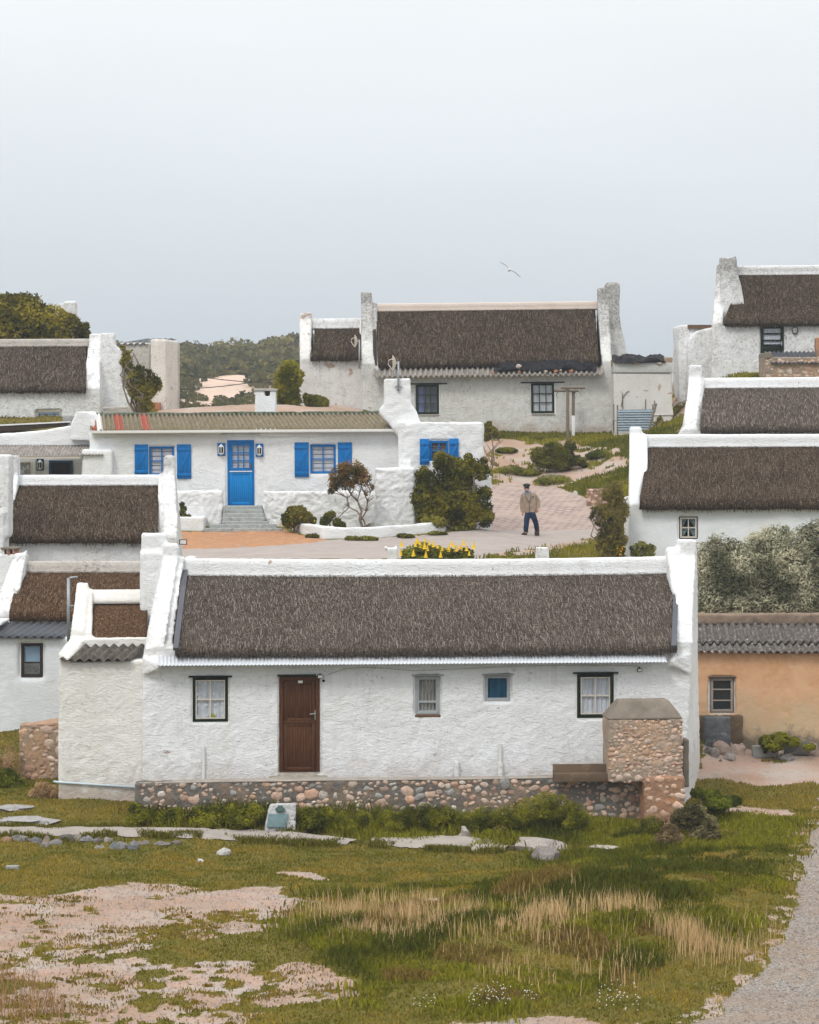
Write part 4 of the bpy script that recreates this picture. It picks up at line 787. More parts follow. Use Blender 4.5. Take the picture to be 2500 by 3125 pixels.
hA = 2.55; zeA = F.at(350, 1950, 1.25)[1]; zrA = F.at(350, 1798, hA)[1]; sl = (zrA - zeA) / (hA - 1.25)
e = edge
def gab2(mb, l0, l1, r0, r1, ztop, hp, aw=.22):
    """gable slab over the rear roof: u limits at the eave and at the ridge"""
    fa = lambda z: float(np.interp(z, [zeA, zrA], [l0, l1])); fb = lambda z: float(np.interp(z, [zeA, zrA], [r0, r1]))
    mb.slab(resamp([(1.2, zb2), (1.2, zeA + hp), (hA - aw, zrA + hp - .1), (hA - aw, ztop), (hA + aw, ztop), (hA + aw, zrA + hp - .1), (3.9, zeA + hp), (3.9, zb2)], .3), fa, fb)
gab2(m, F.at(215, 1946, 1.25)[0], F.at(235, 1800, hA)[0], F.at(255, 1946, 1.25)[0], F.at(270, 1800, hA)[0], F.at(250, 1778, hA)[1], .2)
gab2(m, F.at(235, 1946, 1.25)[0], F.at(250, 1800, hA)[0], F.at(281, 1946, 1.25)[0], F.at(284, 1800, hA)[0], F.at(250, 1800, hA)[1], .12)
plaster(m.build('wall', CREAMW, root), .038, .010, .03, 2, 11, stone=1.25)
fa = lambda z: F.at(283, 1880, 1.9)[0]; fb = lambda z: F.at(450, 1880, 1.9)[0]; zrt2 = F.at(350, 1832, hA - .15)[1] + .02
prof = [(hA, zrt2), (1.9, (zrt2 + zeA) / 2 + .12), (1.2, zeA), (1.2, zeA - .25), (3.9, zeA - .25), (3.9, zeA), (3.2, (zrt2 + zeA) / 2 + .12)]; sweep('thatch', resamp(prof, .1), fa, fb, T_BROWN, root, .1, .02, 5)
prof = [(hA - .3, zrA - .30), (hA - .3, zrA - .22), (hA - .1, zrA - .01), (hA + .1, zrA - .01), (hA + .3, zrA - .22), (hA + .3, zrA - .3)]; sweep('ridge_cap', resamp(prof, .08), lambda z: F.at(268, 1800, hA)[0], lambda z: F.at(460, 1800, hA)[0], CREAMW, root, .12, .008, 6)
corrugated('lean_to_roof', ASB, root, F.at(225, 2000, .5)[0], F.at(442, 2000, .5)[0], (vb - .0, zband2 + .0), (-.10, F.at(320, 2014, -.1)[1]), .195, .035, skew=-.30)
a = F.at(172, 2386, v0); b = F.at(413, 2402, v0); m = MB(); m.tube([(a[0] - .05, v0 + .05, a[1]), (a[0] + .02, v0 - .05, a[1]), (b[0], v0 - .05, b[1])], .024, 8); m.build('pipe', PVCB, root, smooth=True)

# ================================================================ STONE WALL, OVEN, PLAQUE
SW = Frame(415, 2382, 58.75, 5)
a = SW.at(415, 2382, 0)[0]; b = SW.at(1964, 2376, 0)[0]; zt = SW.at(1200, 2381, 0)[1]
root = SW.root('stone_wall', 'low wall of pink and grey field stones in dark mortar below the largest cottage', 'stone wall')
stonework('masonry', a, b, 0, .38, 1.5 - SW.M.translation.z, zt, 620, .062, .16, (.20, .182, .162), PINKS, root, ('front', 'right'), seed=3, rough=.03, gapk=.75)
m = MB(); m.box(a, b, -.010, .39, zt - .02, zt + .012); cp = m.build('coping', solid('pale_cement', (.40, .355, .31), .95, .35, 3, bump=.01, dirt=(.22, .19, .16)), root); plaster(cp, .016, .006, .02, 1, 3)
Ov = Frame(1857, 2375, 59.1, 5)
root = Ov.root('stone_oven', 'square outdoor stone oven with sloping brown cement hood, at right end of the stone wall', 'oven')
a = Ov.at(1858, 2300, 0)[0]; b = Ov.at(2083, 2300, 0)[0]; zt = Ov.at(1970, 2196, 0)[1]
stonework('oven_body', a, b, 0, .85, Ov.at(1900, 2374, 0)[1] - .1, zt, 190, .05, .14, (.44, .35, .275), PINKS[:4] + [(.62, .50, .41)], root, ('front', 'right'), seed=8, rough=.025, gapk=.74)
p_ = lambda px, py, v: (Ov.at(px, py, v)[0], v, Ov.at(px, py, v)[1])
m = MB(); a_ = Ov.at(1891, 2139, .25); b_ = Ov.at(2040, 2139, .25)
m.hexa([(a - .03, -.03, zt - .02), (b + .03, -.03, zt - .02), (b + .03, .88, zt - .02), (a - .03, .88, zt - .02), (a_[0], .22, a_[1]), (b_[0], .22, a_[1]), (b_[0], .70, a_[1]), (a_[0], .70, a_[1])])
plaster(m.build('oven_hood', CEMENT, root), .03, .008, .02, 3, 9)
q0 = Ov.at(1967, 2376, -.1)[0]; q1 = Ov.at(2090, 2376, -.1)[0]; zz = Ov.at(2000, 2376, -.1)[1]
stonework('oven_base', q0, q1, -.1, .95, 1.6 - Ov.M.translation.z, zz + .03, 26, .07, .15, (.42, .25, .16), PINKS[:3], root, ('front', 'right'), seed=12, rough=.03, gapk=.85)
m = MB(); m.box(Ov.at(2080, 2300, .5)[0], Ov.at(2100, 2300, .5)[0], .35, .8, Ov.at(2090, 2400, .5)[1], Ov.at(2090, 2254, .5)[1]); plaster(m.build('side_block', CEMENT, root), .03, .008, .01, 2, 4)
m = MB(); a = Ov.rect(1688, 2332, 1858, 2376, .3); m.box(a[0], a[1], .3, .36, a[2] - .05, a[3]); m.box(a[0], a[1], .12, .34, a[2] - .05, a[2] + .13); bevel(m.build('bench_box', solid('brown_board', (.15, .105, .07), .85, .3, 4, dirt=(.24, .17, .11)), root), .008)
PQ = Frame(809, 2529, 57.55, 3)
root = PQ.root('memorial_stone', 'whitish slanted memorial stone with blue-green plaque and round emblem, before the stone wall', 'memorial')
q = lambda px, py, v: (PQ.at(px, py, v)[0], v, PQ.at(px, py, v)[1])
m = MB(); m.hexa([q(808, 2545, 0), q(903, 2545, 0), q(903, 2545, .55), q(808, 2545, .55), q(824, 2455, .22), q(902, 2455, .22), q(900, 2453, .5), q(826, 2453, .5)])
plaster(m.build('stone', whitewash('flaking_white_stone', (.50, .50, .51), 1.0, bump=.02, dscale=2.), root), .02, .018, .015, 2, 5)
m = MB(); f_ = lambda px, py, dv: q(px, py, .22 * (2529 - py) / 76 - dv)
m.hexa([f_(814, 2524, .02), f_(872, 2526, .02), f_(872, 2526, -.03), f_(814, 2524, -.03), f_(820, 2484, .035), f_(880, 2484, .035), f_(880, 2484, -.02), f_(820, 2484, -.02)])
pl = solid('verdigris_bronze', (.155, .235, .25), .6, .35, 14, bump=.006, dirt=(.20, .30, .30)); bevel(m.build('plaque', pl, root), .004)
em = [f_(855 + 15 * math.cos(t), 2471 - 8.5 * math.sin(t), .03) for t in np.linspace(0, 2 * math.pi, 24, endpoint=False)]; m = MB(); m.loft(em, [(p[0], p[1] + .04, p[2]) for p in em]); em2 = [f_(855 + 10 * math.cos(t), 2471 - 5.5 * math.sin(t), .045) for t in np.linspace(0, 2 * math.pi, 20, endpoint=False)]; m.loft(em2, [(p[0], p[1] + .03, p[2]) for p in em2]); tp = [f_(855 + dx, 2463 - dy, .03) for dx, dy in ((-6, 0), (6, 0), (8, 5), (0, 4), (-8, 5))]; m.loft(tp, [(p[0], p[1] + .03, p[2]) for p in tp]); m.build('emblem', solid('green_bronze', (.07, .12, .10), .6, .3, 14), root)
def thatched(F, label, name='thatched_cottage', group='thatched fishing cottages', h=2.4, x_mid=0, y_eave=0, y_rt=0, y_cap=0, y_capb=0, base=0., left=None, right=None, wallx=None, holes=(), tm=None, wm=None, cm=None,
             tl=None, tr=None, amp=.03, seed=0, ov=.18, vox=.055, hp=.25, extra=None, th=.24, capx=None, cat='cottage', pamp=.010, aw=.3, sag=.0, wob=.04, wt=.03):
    root = F.root(name, label, cat, group); ze = F.at(x_mid, y_eave, -ov)[1]; zr = F.at(x_mid, y_cap, h)[1]; zrt = F.at(x_mid, y_rt, h * .93)[1]; zb = base - F.M.translation.z
    m = MB(); shell(m, F.at(wallx[0], y_eave)[0], F.at(wallx[1], y_eave)[0], zb, ze + wt, 2 * h, [hole(r) for r in holes])
    for sd_ in (left, right):
        if sd_:
            for (a, b, yt, hpp, aww) in sd_: gable(m, F, a, b, ze, zr, h, zb, F.at(x_mid, yt, h - aww)[1] if yt else zr + .0, hpp, aww)
    if extra: extra(m, ze, zr, zb)
    wall = plaster(m.build('wall', wm, root), vox, pamp, wob, 2, seed)
    thatching(F, root, tm, tl, tr, ze, zrt, h, ov, th, seed, amp=amp, sag=sag)
    if y_capb: ridgecap(F, root, cm or wm, capx[0], capx[1], y_cap, y_capb, h, ze, zrt, seed, x=x_mid)
    return root, ze, zr, zb

# ================================================================ L2: front left cottage behind the annex
F = Frame(0, 2234, 66.5, 0); h = 2.3
wr = F.rect(63, 1963, 130, 2068, 0)
FU = Frame(0, 1898, 68.6, 0)
root, ze, zr, zb = thatched(FU, 'cottage at left edge with brown thatch above a dark ribbed lean-to roof', h=2.1, x_mid=250, y_eave=1897, y_rt=1742, y_cap=1712, y_capb=1742, base=3.0,
    left=[([(-60, 2300), (-40, 1900), (0, 1800), (38, 1700), (38, 1600)], [(15, 2300), (18, 1900), (48, 1800), (76, 1715), (76, 1600)], 1692, .22, .3), ([(10, 2300), (12, 1900), (45, 1800), (70, 1720), (70, 1600)], [(42, 2300), (42, 1870), (60, 1790), (74, 1722), (74, 1600)], 0, .30, .2)],
    right=[([(560, 2300), (560, 1600)], [(590, 2300), (590, 1600)], 1700, .2, .3)], wallx=(0, 590), tm=T_BROWN, wm=WHITEM, cm=CAPGREY, tl=[(26, 2000), (31, 1890), (50, 1800), (70, 1742), (72, 1600)], tr=[(565, 2300), (565, 1600)], capx=(60, 560), seed=21, ov=.15, amp=.025)
LR = F.M.inverted() @ FU.M  # lean-to shares the root
m = MB(); M_ = FU.M.inverted() @ F.M; dv = M_.translation.y; dz = M_.translation.z; du = M_.translation.x
u1_ = F.at(240, 1946)[0]; zt_ = F.at(100, 1944)[1]
wallgrid(m, -2.5, u1_, -.5, zt_, 0, .3, [hole(wr)]); lw = m.build('lean_to_wall', WHITEG, root); lw.data.transform(M_); plaster(lw, .05, .007, .02, 3, 23)
wdw = window(root, wr, 1, 2, solid('dark_brown_frame', (.035, .028, .024), .5), solid('dark_brown_frame', (.035, .028, .024), .5), .045, .03, .03, .06, None, rows_=[.42]); wdw.matrix_local = M_; label_part(wdw, 'brown framed window with half drawn blue-white blind')
blind(wdw, wr[0] + .06, wr[1] - .06, F.at(90, 2020)[1], wr[3] - .06, .12, BLINDB, 22, .8)
cs = corrugated('lean_to_roof', DARKTIN, root, -2.6, F.at(232, 1930, .3)[0], (1.75, F.at(100, 1899, 1.75)[1]), (-.2, F.at(100, 1944, -.2)[1]), .19, .026, .006, skew=-.25); cs.data.transform(M_)
m = MB(); A = lambda px, py, v: (F.at(px, py, v)[0], v, F.at(px, py, v)[1]); m.hexa([A(-40, 1925, .2), A(2, 1912, .2), A(30, 1893, 1.5), A(-10, 1900, 1.5), A(-40, 1905, .2), A(0, 1899, .2), A(31, 1886, 1.5), A(-10, 1886, 1.5)]); e_ = m.build('verge', WHITE, root); e_.data.transform(M_); plaster(e_, .04, .004, .01, 2, 3)
# vent pole
b = P(209, 1877, 65.6); m = MB(); k = 65.6 / FPX; m.tube([(0, 0, -.6), (0, 0, 112 * k)], .038, 10); m.tube([(0, 0, 110 * k), (.05, 0, 114 * k), (28 * k, 0, 116 * k)], .026, 8); m.tube([(0, 0, 28 * k), (.14, 0, 28 * k)], .018, 6)
o = m.build('vent_pole', METAL, smooth=True); o.location = b; tag(o, 'thin grey galvanised pole with bent top before the brown thatch at left', 'pole')

# ================================================================ L1: middle left cottage
F = Frame(40, 1720, 75, 3.5); h = 2.35
root, ze, zr, zb = thatched(F, 'cottage at left whose right gable overlaps the blue shutters, brown speckled thatch', h=h, x_mid=250, y_eave=1658, y_rt=1476, y_cap=1449, y_capb=1476, base=4.2,
    left=[([(0, 2100), (3, 1660), (12, 1560), (26, 1470), (26, 1300)], [(20, 2100), (20, 1660), (38, 1560), (56, 1455), (56, 1300)], 1390, .24, .28), ([(10, 2100), (10, 1660), (30, 1540), (44, 1455), (44, 1300)], [(16, 2100), (14, 1658), (34, 1540), (46, 1474), (46, 1300)], 0, .10, .2)],
    right=[([(494, 2100), (494, 1640), (500, 1560), (502, 1460), (502, 1300)], [(545, 2100), (543, 1620), (541, 1560), (537, 1460), (537, 1300)], 1394, .26, .28), ([(476, 2100), (477, 1620), (482, 1540), (486, 1460), (486, 1300)], [(500, 2100), (500, 1640), (505, 1560), (505, 1460), (505, 1300)], 0, .12, .2)],
    wallx=(10, 545), tm=T_NEAR, wm=whitewash('weathered_whitewash', (.78, .79, .80), .75, top=8.6), cm=WHITE, tl=[(6, 2100), (10, 1660), (30, 1560), (44, 1474), (44, 1300)], tr=[(500, 2100), (496, 1655), (480, 1600), (487, 1474), (487, 1300)], capx=(44, 495), seed=31, ov=.2, amp=.025, hp=.24)
q = F.at(545, 1654, .3); fl = floodlight(root, q[0] + .12, .3, q[1], 1.5)
# chimney block of the hidden house at the far left and small brick chimney stub
G_ = Frame(0, 1700, 73.6, 0); root = G_.root('chimney', 'pale grey slab chimney at the left edge beside the brown thatch', 'chimney'); m = MB(); m.box(-1.2, G_.at(26, 1500)[0], 0, .9, G_.at(0, 1640)[1], G_.at(0, 1387)[1]); m.box(-1.2, G_.at(13, 1500)[0], -.1, 1, -2.4, G_.at(0, 1560)[1]); plaster(m.build('chimney_wall', WHITEM, root), .05, .01, .03, 3, 5)
G_ = Frame(5, 1700, 72.4, 0); root = G_.root('chimney', 'low chimney stub with open bricks under a flat slab, left of the brown thatch', 'chimney')
m = MB(); R_ = lambda a, b, c, d: G_.rect(a, b, c, d); r = R_(-30, 1693, 70, 1780); m.box(r[0], r[1], 0, .7, r[2] - 1.5, r[3]); plaster(m.build('chimney_wall', WHITE, root), .05, .01, .02, 3, 6)
r = R_(2, 1672, 56, 1677); m = MB(); m.box(r[0], r[1], -.05, .6, r[2], r[3] + .01); bevel(m.build('slab', CEMENT, root), .006)
for x0 in (4, 22, 42): r = R_(x0, 1677, x0 + 9, 1694); m = MB(); m.box(r[0], r[1], 0, .45, r[2] - .02, r[3]); bevel(m.build('brick', BRICKM if x0 > 20 else CREAMW, root), .006)

# ================================================================ BLUE SHUTTER COTTAGE
F = Frame(282, 1541, 91, 0, .35)
root = F.root('shuttered_cottage', 'white cottage with bright blue door and shutters under a mossy corrugated roof', 'cottage')
W1 = F.rect(455, 1362, 532, 1451); W2 = F.rect(947, 1356, 1025, 1445); D = F.rect(694, 1343, 776, 1543); FR = Frame(1210, 1541, 90.2, 0, 0)
zb = 5.6 - F.M.translation.z; m = MB(); uL = F.at(272, 1400)[0]; uR = F.at(1225, 1400)[0]; zt = F.at(700, 1318)[1]
shell(m, uL, uR, zb, zt, 3.4, [hole(W1), hole(W2), (D[0] - .03, D[1] + .03, D[2] - .06, D[3] + .03)])
# gable ends following the shallow roof
zrf = F.at(700, 1258, 3.1)[1]
m.slab(resamp([(.0, zb), (.0, zt - .1), (3.2, zrf - .10), (3.4, zrf - .12), (3.4, zb)], .4), lambda z: uL, lambda z: uL + .4)
def fl_(pts, va, vb_, mb):   # extrude an outline drawn on the photo between two depths
    a = [(F.at(x, y, va)[0], va, F.at(x, y, va)[1]) for x, y in pts]; mb.loft(a, [(p[0], vb_, p[2]) for p in a])
fl_([(416, 1290), (230, 1290), (222, 1300), (224, 1316), (262, 1262)][2:] + [(271, 1257), (268, 1270), (292, 1318), (292, 1340), (215, 1340)], .05, 3., m) if False else None
fl_([(214, 1296), (232, 1256), (262, 1255), (272, 1262), (298, 1318), (298, 1345), (214, 1345)], .6, 3.2, m)
wall = plaster(m.build('wall', WHITEC, root), .06, .014, .03, 3, 41)
# right block and chimney
FB = Frame(1207, 1600, 90.0, 0, 0); T_ = F.M.inverted() @ FB.M
def fb(pts, va, vb_, mb):
    a = [(FB.at(x, y, va)[0], va, FB.at(x, y, va)[1]) for x, y in pts]; mb.loft(a, [(p[0], vb_, p[2]) for p in a])
W3 = FB.rect(1311, 1345, 1369, 1406); m = MB(); zbb = 5.6 - FB.M.translation.z; a0 = FB.at(1216, 1400)[0]; a1 = FB.at(1475, 1400)[0]
shell(m, a0, a1, zbb, FB.at(1300, 1289)[1], 4.2, [hole(W3)]); m.box(a0, a0 + .3, 0, 4.2, zbb, FB.at(1300, 1289)[1]); m.box(a1 - .3, a1, 0, 4.2, zbb, FB.at(1300, 1289)[1]); m.box(a0, a1, .1, 4.2, FB.at(1300, 1289)[1] - .2, FB.at(1300, 1289)[1] - .05)
fb([(1160, 1262), (1160, 1250), (1174, 1233), (1175, 1155), (1251, 1155), (1254, 1233), (1268, 1252), (1282, 1292), (1282, 1320), (1212, 1330), (1190, 1296), (1172, 1276)], .5, 1.7, m)
m.box(FB.at(1440, 1500, .6)[0], FB.at(1499, 1500, .6)[0], .6, 3.2, zbb, FB.at(1490, 1449, .6)[1])
sw = m.build('side_wall', WHITEC, root); sw.data.transform(T_); plaster(sw, .055, .022, .03, 3, 43)
# front stoep walls
FS = Frame(545, 1600, 89.9, 0, 0); TS = F.M.inverted() @ FS.M; m = MB(); zs = 6.0 - FS.M.translation.z
def fs_(pts, va, vb_, mb):
    a = [(FS.at(x, y, va)[0], va, FS.at(x, y, va)[1]) for x, y in pts]; mb.loft(a, [(p[0], vb_, p[2]) for p in a])
fs_([(500, 1650), (500, 1501), (676, 1499), (680, 1506), (678, 1600), (660, 1612), (640, 1650)], 0, .38, m); fs_([(801, 1502), (806, 1499), (1160, 1500), (1160, 1660), (835, 1640), (820, 1602), (806, 1580)], 0, .38, m)
o = m.build('stoep_wall', WHITEC, root); o.data.transform(TS); plaster(o, .045, .035, .04, 2, 45, stone=1.15)
m = MB(); FP_ = Frame(1145, 1605, 89.2, 0, 0); r = FP_.rect(1146, 1429, 1267, 1660); m.box(r[0], r[1], 0, 1.0, r[2], r[3]); r = FP_.rect(1230, 1406, 1255, 1432, .3); m.box(r[0], r[1], .3, .6, r[2], r[3]); o = m.build('pillar', WHITEC, root); o.data.transform(F.M.inverted() @ FP_.M); plaster(o, .045, .035, .03, 2, 46, stone=1.15)
# steps
m = MB(); st = [(681, 801, 1545), (681, 803, 1556), (680, 806, 1567), (679, 808, 1579), (677, 818, 1591), (640, 845, 1600), (624, 861, 1612)]
m2_ = F.M.inverted() @ FS.M; rr_ = []
for i, (xa, xb, yt) in enumerate(st):
    v = .05 - i * .2; a = FS.at(xa, yt, v); b = FS.at(xb, yt, v); m.box(a[0], b[0], v, 1.1 if i == 0 else v + .24, zs, a[1])
o = m.build('steps', STEPM, root); o.data.transform(TS); o = bevel(o, .015); o.data.shade_flat()
# windows, shutters, door
for i_, (rw, Fm, TT, sh) in enumerate(((W1, F, None, ((411, 1356, 453, 1452), (540, 1356, 584, 1461))), (W2, F, None, ((899, 1350, 943, 1456), (1031, 1350, 1075, 1451))), (W3, FB, T_, ((1281, 1339, 1311, 1418), (1370, 1338, 1400, 1418))))):
    wd = window(root, rw, 2, 2, BLUE, BLUE, .045, .03, .035, .04, bli(BLIND if i_ < 2 else solid('dark_blind', (.16, .15, .16), .8), 6, .84))
    label_part(wd, ('blue window partly behind the grey gable', 'blue window left of the wind-bent tree', 'small blue window above the dark shrub')[i_])
    if TT: wd.matrix_local = TT
    for j, sr in enumerate(sh):
        a, b, c, d_ = Fm.rect(*sr); m = MB(); n_ = 4
        for k in range(n_): x0 = a + (b - a) * k / n_; m.box(x0 + .004, x0 + (b - a) / n_ - .003, -.045, -.018, c, d_)
        m.box(a + .01, b - .01, -.04, -.012, c + .01, d_ - .01)
        for zz in (d_ - .16, c + .13): m.box(a, b, -.066, -.047, zz - .05, zz + .05)
        dr_ = (a, b) if (j == 0) != (i_ == 2) else (b, a); dr_ = (a, b)
        m.hexa([(dr_[0], -.06, c + .18 if j == 0 else c + .18), (dr_[0], -.045, c + .18), (dr_[0] + .10, -.045, c + .18), (dr_[0] + .10, -.06, c + .18), (dr_[1] - .10, -.06, d_ - .2), (dr_[1] - .10, -.045, d_ - .2), (dr_[1], -.045, d_ - .2), (dr_[1], -.06, d_ - .2)])
        s_ = m.build('shutter', BLUE, root)
        if TT: s_.data.transform(TT)
        bevel(s_, .004, 1)
u0, u1, z0, z1 = D; m = MB(); frame_bars(m, u0, u1, z0, z1, .0, .1, .055, .02); door = bevel(m.build('door', BLUE, root), .006); label_part(door, 'bright blue stable door, upper half glazed with nine panes'); m = MB(); frame_bars(m, u0 - .10, u1 + .10, z0 - .1, z1 + .10, .03, .13, .104); m.build('reveal', WHITEC, door)
zm = F.at(735, 1439)[1]; a, b = u0 + .058, u1 - .058; m = MB(); frame_bars(m, a, b, zm + .01, z1 - .06, .03, .07, .10); A0, A1, B0, B1 = a + .1, b - .1, zm + .11, z1 - .16
for i in (1, 2): c = A0 + (A1 - A0) * i / 3; m.box(c - .017, c + .017, .035, .065, B0, B1); c = B0 + (B1 - B0) * i / 3; m.box(A0, A1, .037, .063, c - .017, c + .017)
up = m.build('door_leaf', BLUE, door); m = MB(); m.box(A0, A1, .048, .054, B0, B1); m.build('pane', GLASS, door); blind(door, A0, A1, B0, B1, .10, BLIND, 9, .86)
m = MB(); frame_bars(m, a, b, z0 + .025, zm - .015, .03, .07, .09)
for i in range(9): c = a + .09 + (b - a - .18) * i / 9; m.box(c + .003, c + (b - a - .18) / 9 - .003, .042, .065, z0 + .11, zm - .1)
m.box(a + .08, b - .08, .055, .07, z0 + .1, zm - .09); bevel(m.build('door_leaf', BLUEL, door), .004, 1); m = MB(); m.box(a + .01, b - .01, .0, .03, zm - .012, zm + .02); m.build('weather_bar', WHITEPAINT, door)
q = F.at(767, 1423); m = MB(); m.box(q[0] - .022, q[0] + .022, .01, .03, q[1] - .08, q[1] + .08); m.tube([(q[0], 0, q[1]), (q[0], -.03, q[1]), (q[0] - .05, -.03, q[1])], .012, 6); m.build('handle', RUSTB, door)
for sr in ((664, 1352, 688, 1391), (780, 1354, 804, 1394)): coach_lamp(root, F.rect(*sr), 0, BLUE)
# roof
zeav = F.at(700, 1312, -.2)[1]; rb = (3.1, F.at(700, 1263, 3.1)[1]); xa = F.at(276, 1312, -.2)[0]; xb = F.at(1212, 1312, -.2)[0]; rz = (-.25, zeav)
rl = corrugated('roof', ASBM, root, xa, xb - .2, rb, rz, .145, .045, rag=.01, skew=0.)
xr0 = F.at(271, 1262, 3.1)[0]; xr1 = F.at(1165, 1262, 3.1)[0]
for v_ in rl.data.vertices:      # the sheet narrows towards the top at its right end
    t = (v_.co.y - rz[0]) / (rb[0] - rz[0]); s0_ = (v_.co.x - xa) / (xb - .2 - xa); v_.co.x = (xa + (xr0 - xa) * t) * (1 - s0_) + ((xb) + (xr1 - xb) * t) * s0_
NN = int((xb - .2 - xa) / .145 * 8)
for (x0, x1_, mt) in ((284, 296, solid('red_primer', (.36, .085, .05), .8, .3, 8)), (298, 316, WHITEPAINT), (354, 380, solid('red_primer_two', (.40, .12, .08), .8, .3, 8)), (438, 462, solid('red_primer_three', (.40, .12, .08), .8, .3, 8))):
    i0 = int((F.at(x0, 1312, -.2)[0] - xa) / (xb - xa) * NN); i1 = int((F.at(x1_, 1312, -.2)[0] - xa) / (xb - xa) * NN); m = MB(); vs = [rl.data.vertices[j * (NN + 1) + i].co + Vector((0, -.004, .012)) for j in range(5) for i in range(i0, i1 + 1)]; w_ = i1 - i0 + 1
    m.add([tuple(v) for v in vs], [(j * w_ + i, j * w_ + i + 1, (j + 1) * w_ + i + 1, (j + 1) * w_ + i) for j in range(4) for i in range(w_ - 1)]); m.build('roof_patch', mt, root, smooth=True, fix=False)
m = MB(); m.box(xr0, xr1, 3.0, 3.22, rb[1] - .06, rb[1] + .055); ri = m.build('ridge_mortar', corr('mossy_mortar', (.14, .17, .13), (.24, .25, .22), moss=(.05, .085, .035)), root); plaster(ri, .05, .015, .02, 2, 4)
m = MB(); gL = F.at(280, 1318, -.33)[0]; gR = F.at(1217, 1318, -.33)[0]; gz_ = F.at(700, 1316, -.33)[1]
prof = [(-.39, gz_ + .045), (-.39, gz_ - .03), (-.37, gz_ - .055), (-.29, gz_ - .055), (-.27, gz_ - .03), (-.27, gz_ + .045), (-.28, gz_ + .045), (-.28, gz_ - .02), (-.38, gz_ - .02), (-.38, gz_ + .045)]
m.loft([(gL, v, z) for v, z in prof], [(gR, v, z) for v, z in prof]); m.build('gutter', WHITEPAINT, root)
for (x0, x1_, nm) in ((282, 675, 'fascia_board'), (794, 1214, 'fascia_board')):
    m = MB(); m.box(F.at(x0, 1330, -.06)[0], F.at(x1_, 1330, -.06)[0], -.06, .0, F.at(700, 1332, -.06)[1], F.at(700, 1318, -.06)[1]); m.build(nm, WHITEPAINT, root)
# small white chimney behind the roof
CH = Frame(776, 1262, 96, 0); root = CH.root('chimney', 'small square white chimney with slot under a flat cap, behind the mossy roof', 'chimney'); r = CH.rect(779, 1192, 841, 1290); s1 = CH.rect(808, 1192, 824, 1209)
m = MB(); U = [r[0], s1[0], s1[1], r[1]]; m.hexa([(r[0] - .02, 0, r[2] - .6), (r[1] + .02, 0, r[2] - .6), (r[1] + .02, .6, r[2] - .6), (r[0] - .02, .6, r[2] - .6), (r[0], 0, s1[2]), (r[1], 0, s1[2]), (r[1], .6, s1[2]), (r[0], .6, s1[2])])
m.box(r[0], s1[0], 0, .6, s1[2] - .05, r[3]); m.box(s1[1], r[1], 0, .6, s1[2] - .05, r[3]); plaster(m.build('chimney_wall', WHITEC, root), .035, .006, .01, 2, 5)
m = MB(); m.box(r[0] - .04, r[1] + .04, -.04, .64, r[3] - .01, r[3] + .07); bevel(m.build('slab', CAPGREY, root), .01); m = MB(); m.box(s1[0] - .05, s1[1] + .05, .25, .3, s1[2], r[3]); m.build('flue', RUSTB, root)
# planter wall
pts_t = [(893, 1595), (925, 1598), (985, 1606), (1053, 1611), (1150, 1608), (1256, 1601), (1357, 1591), (1410, 1581), (1440, 1580), (1462, 1590)]; pts_b = [(895, 1617), (930, 1630), (1000, 1644), (1077, 1644), (1180, 1640), (1296, 1631), (1380, 1622), (1434, 1609), (1462, 1606), (1470, 1606)]
m = MB(); top = []; bot = []
pp = []
for (tx, ty), (bx_, by_) in zip(pts_t, pts_b):
    w_ = gpt(tx, by_, 84, 98); pp.append((w_, P(tx, ty, w_.y).z))
V = []; 
for i, (w_, zt) in enumerate(pp):
    d = (pp[min(i + 1, len(pp) - 1)][0] - pp[max(i - 1, 0)][0]); d.z = 0; d.normalize(); nn = Vector((-d.y, d.x, 0)); V += [(w_.x, w_.y, w_.z - .5), (w_.x, w_.y, zt), (w_.x + nn.x * .25, w_.y + nn.y * .25, zt + .0), (w_.x + nn.x * .25, w_.y + nn.y * .25, w_.z - .5)]
k = len(pp); fsx = [(4 * i + j, 4 * i + (j + 1) % 4, 4 * i + 4 + (j + 1) % 4, 4 * i + 4 + j) for i in range(k - 1) for j in range(4)] + [(0, 1, 2, 3), (4 * k - 4, 4 * k - 3, 4 * k - 2, 4 * k - 1)]
m.add(V, fsx); o = m.build('planter_wall', WHITEC); plaster(o, .04, .008, .02, 3, 9); recentre(o); tag(o, 'low curved white planter wall between the road and the blue-shuttered cottage', 'low wall')
PB = Frame(548, 1628, 89.0, 0); root = PB.root('planter_box', 'square white planter box with a small leafy plant, left of the steps', 'planter'); r = PB.rect(540, 1577, 623, 1640); m = MB(); m.box(r[0], r[1], 0, .1, r[2], r[3]); m.box(r[0], r[1], .8, .9, r[2], r[3]); m.box(r[0], r[0] + .1, .1, .8, r[2], r[3]); m.box(r[1] - .1, r[1], .1, .8, r[2], r[3]); m.box(r[0] + .1, r[1] - .1, .1, .8, r[2], r[3] - .1); plaster(m.build('box', WHITEC, root), .04, .008, .01, 2, 3)
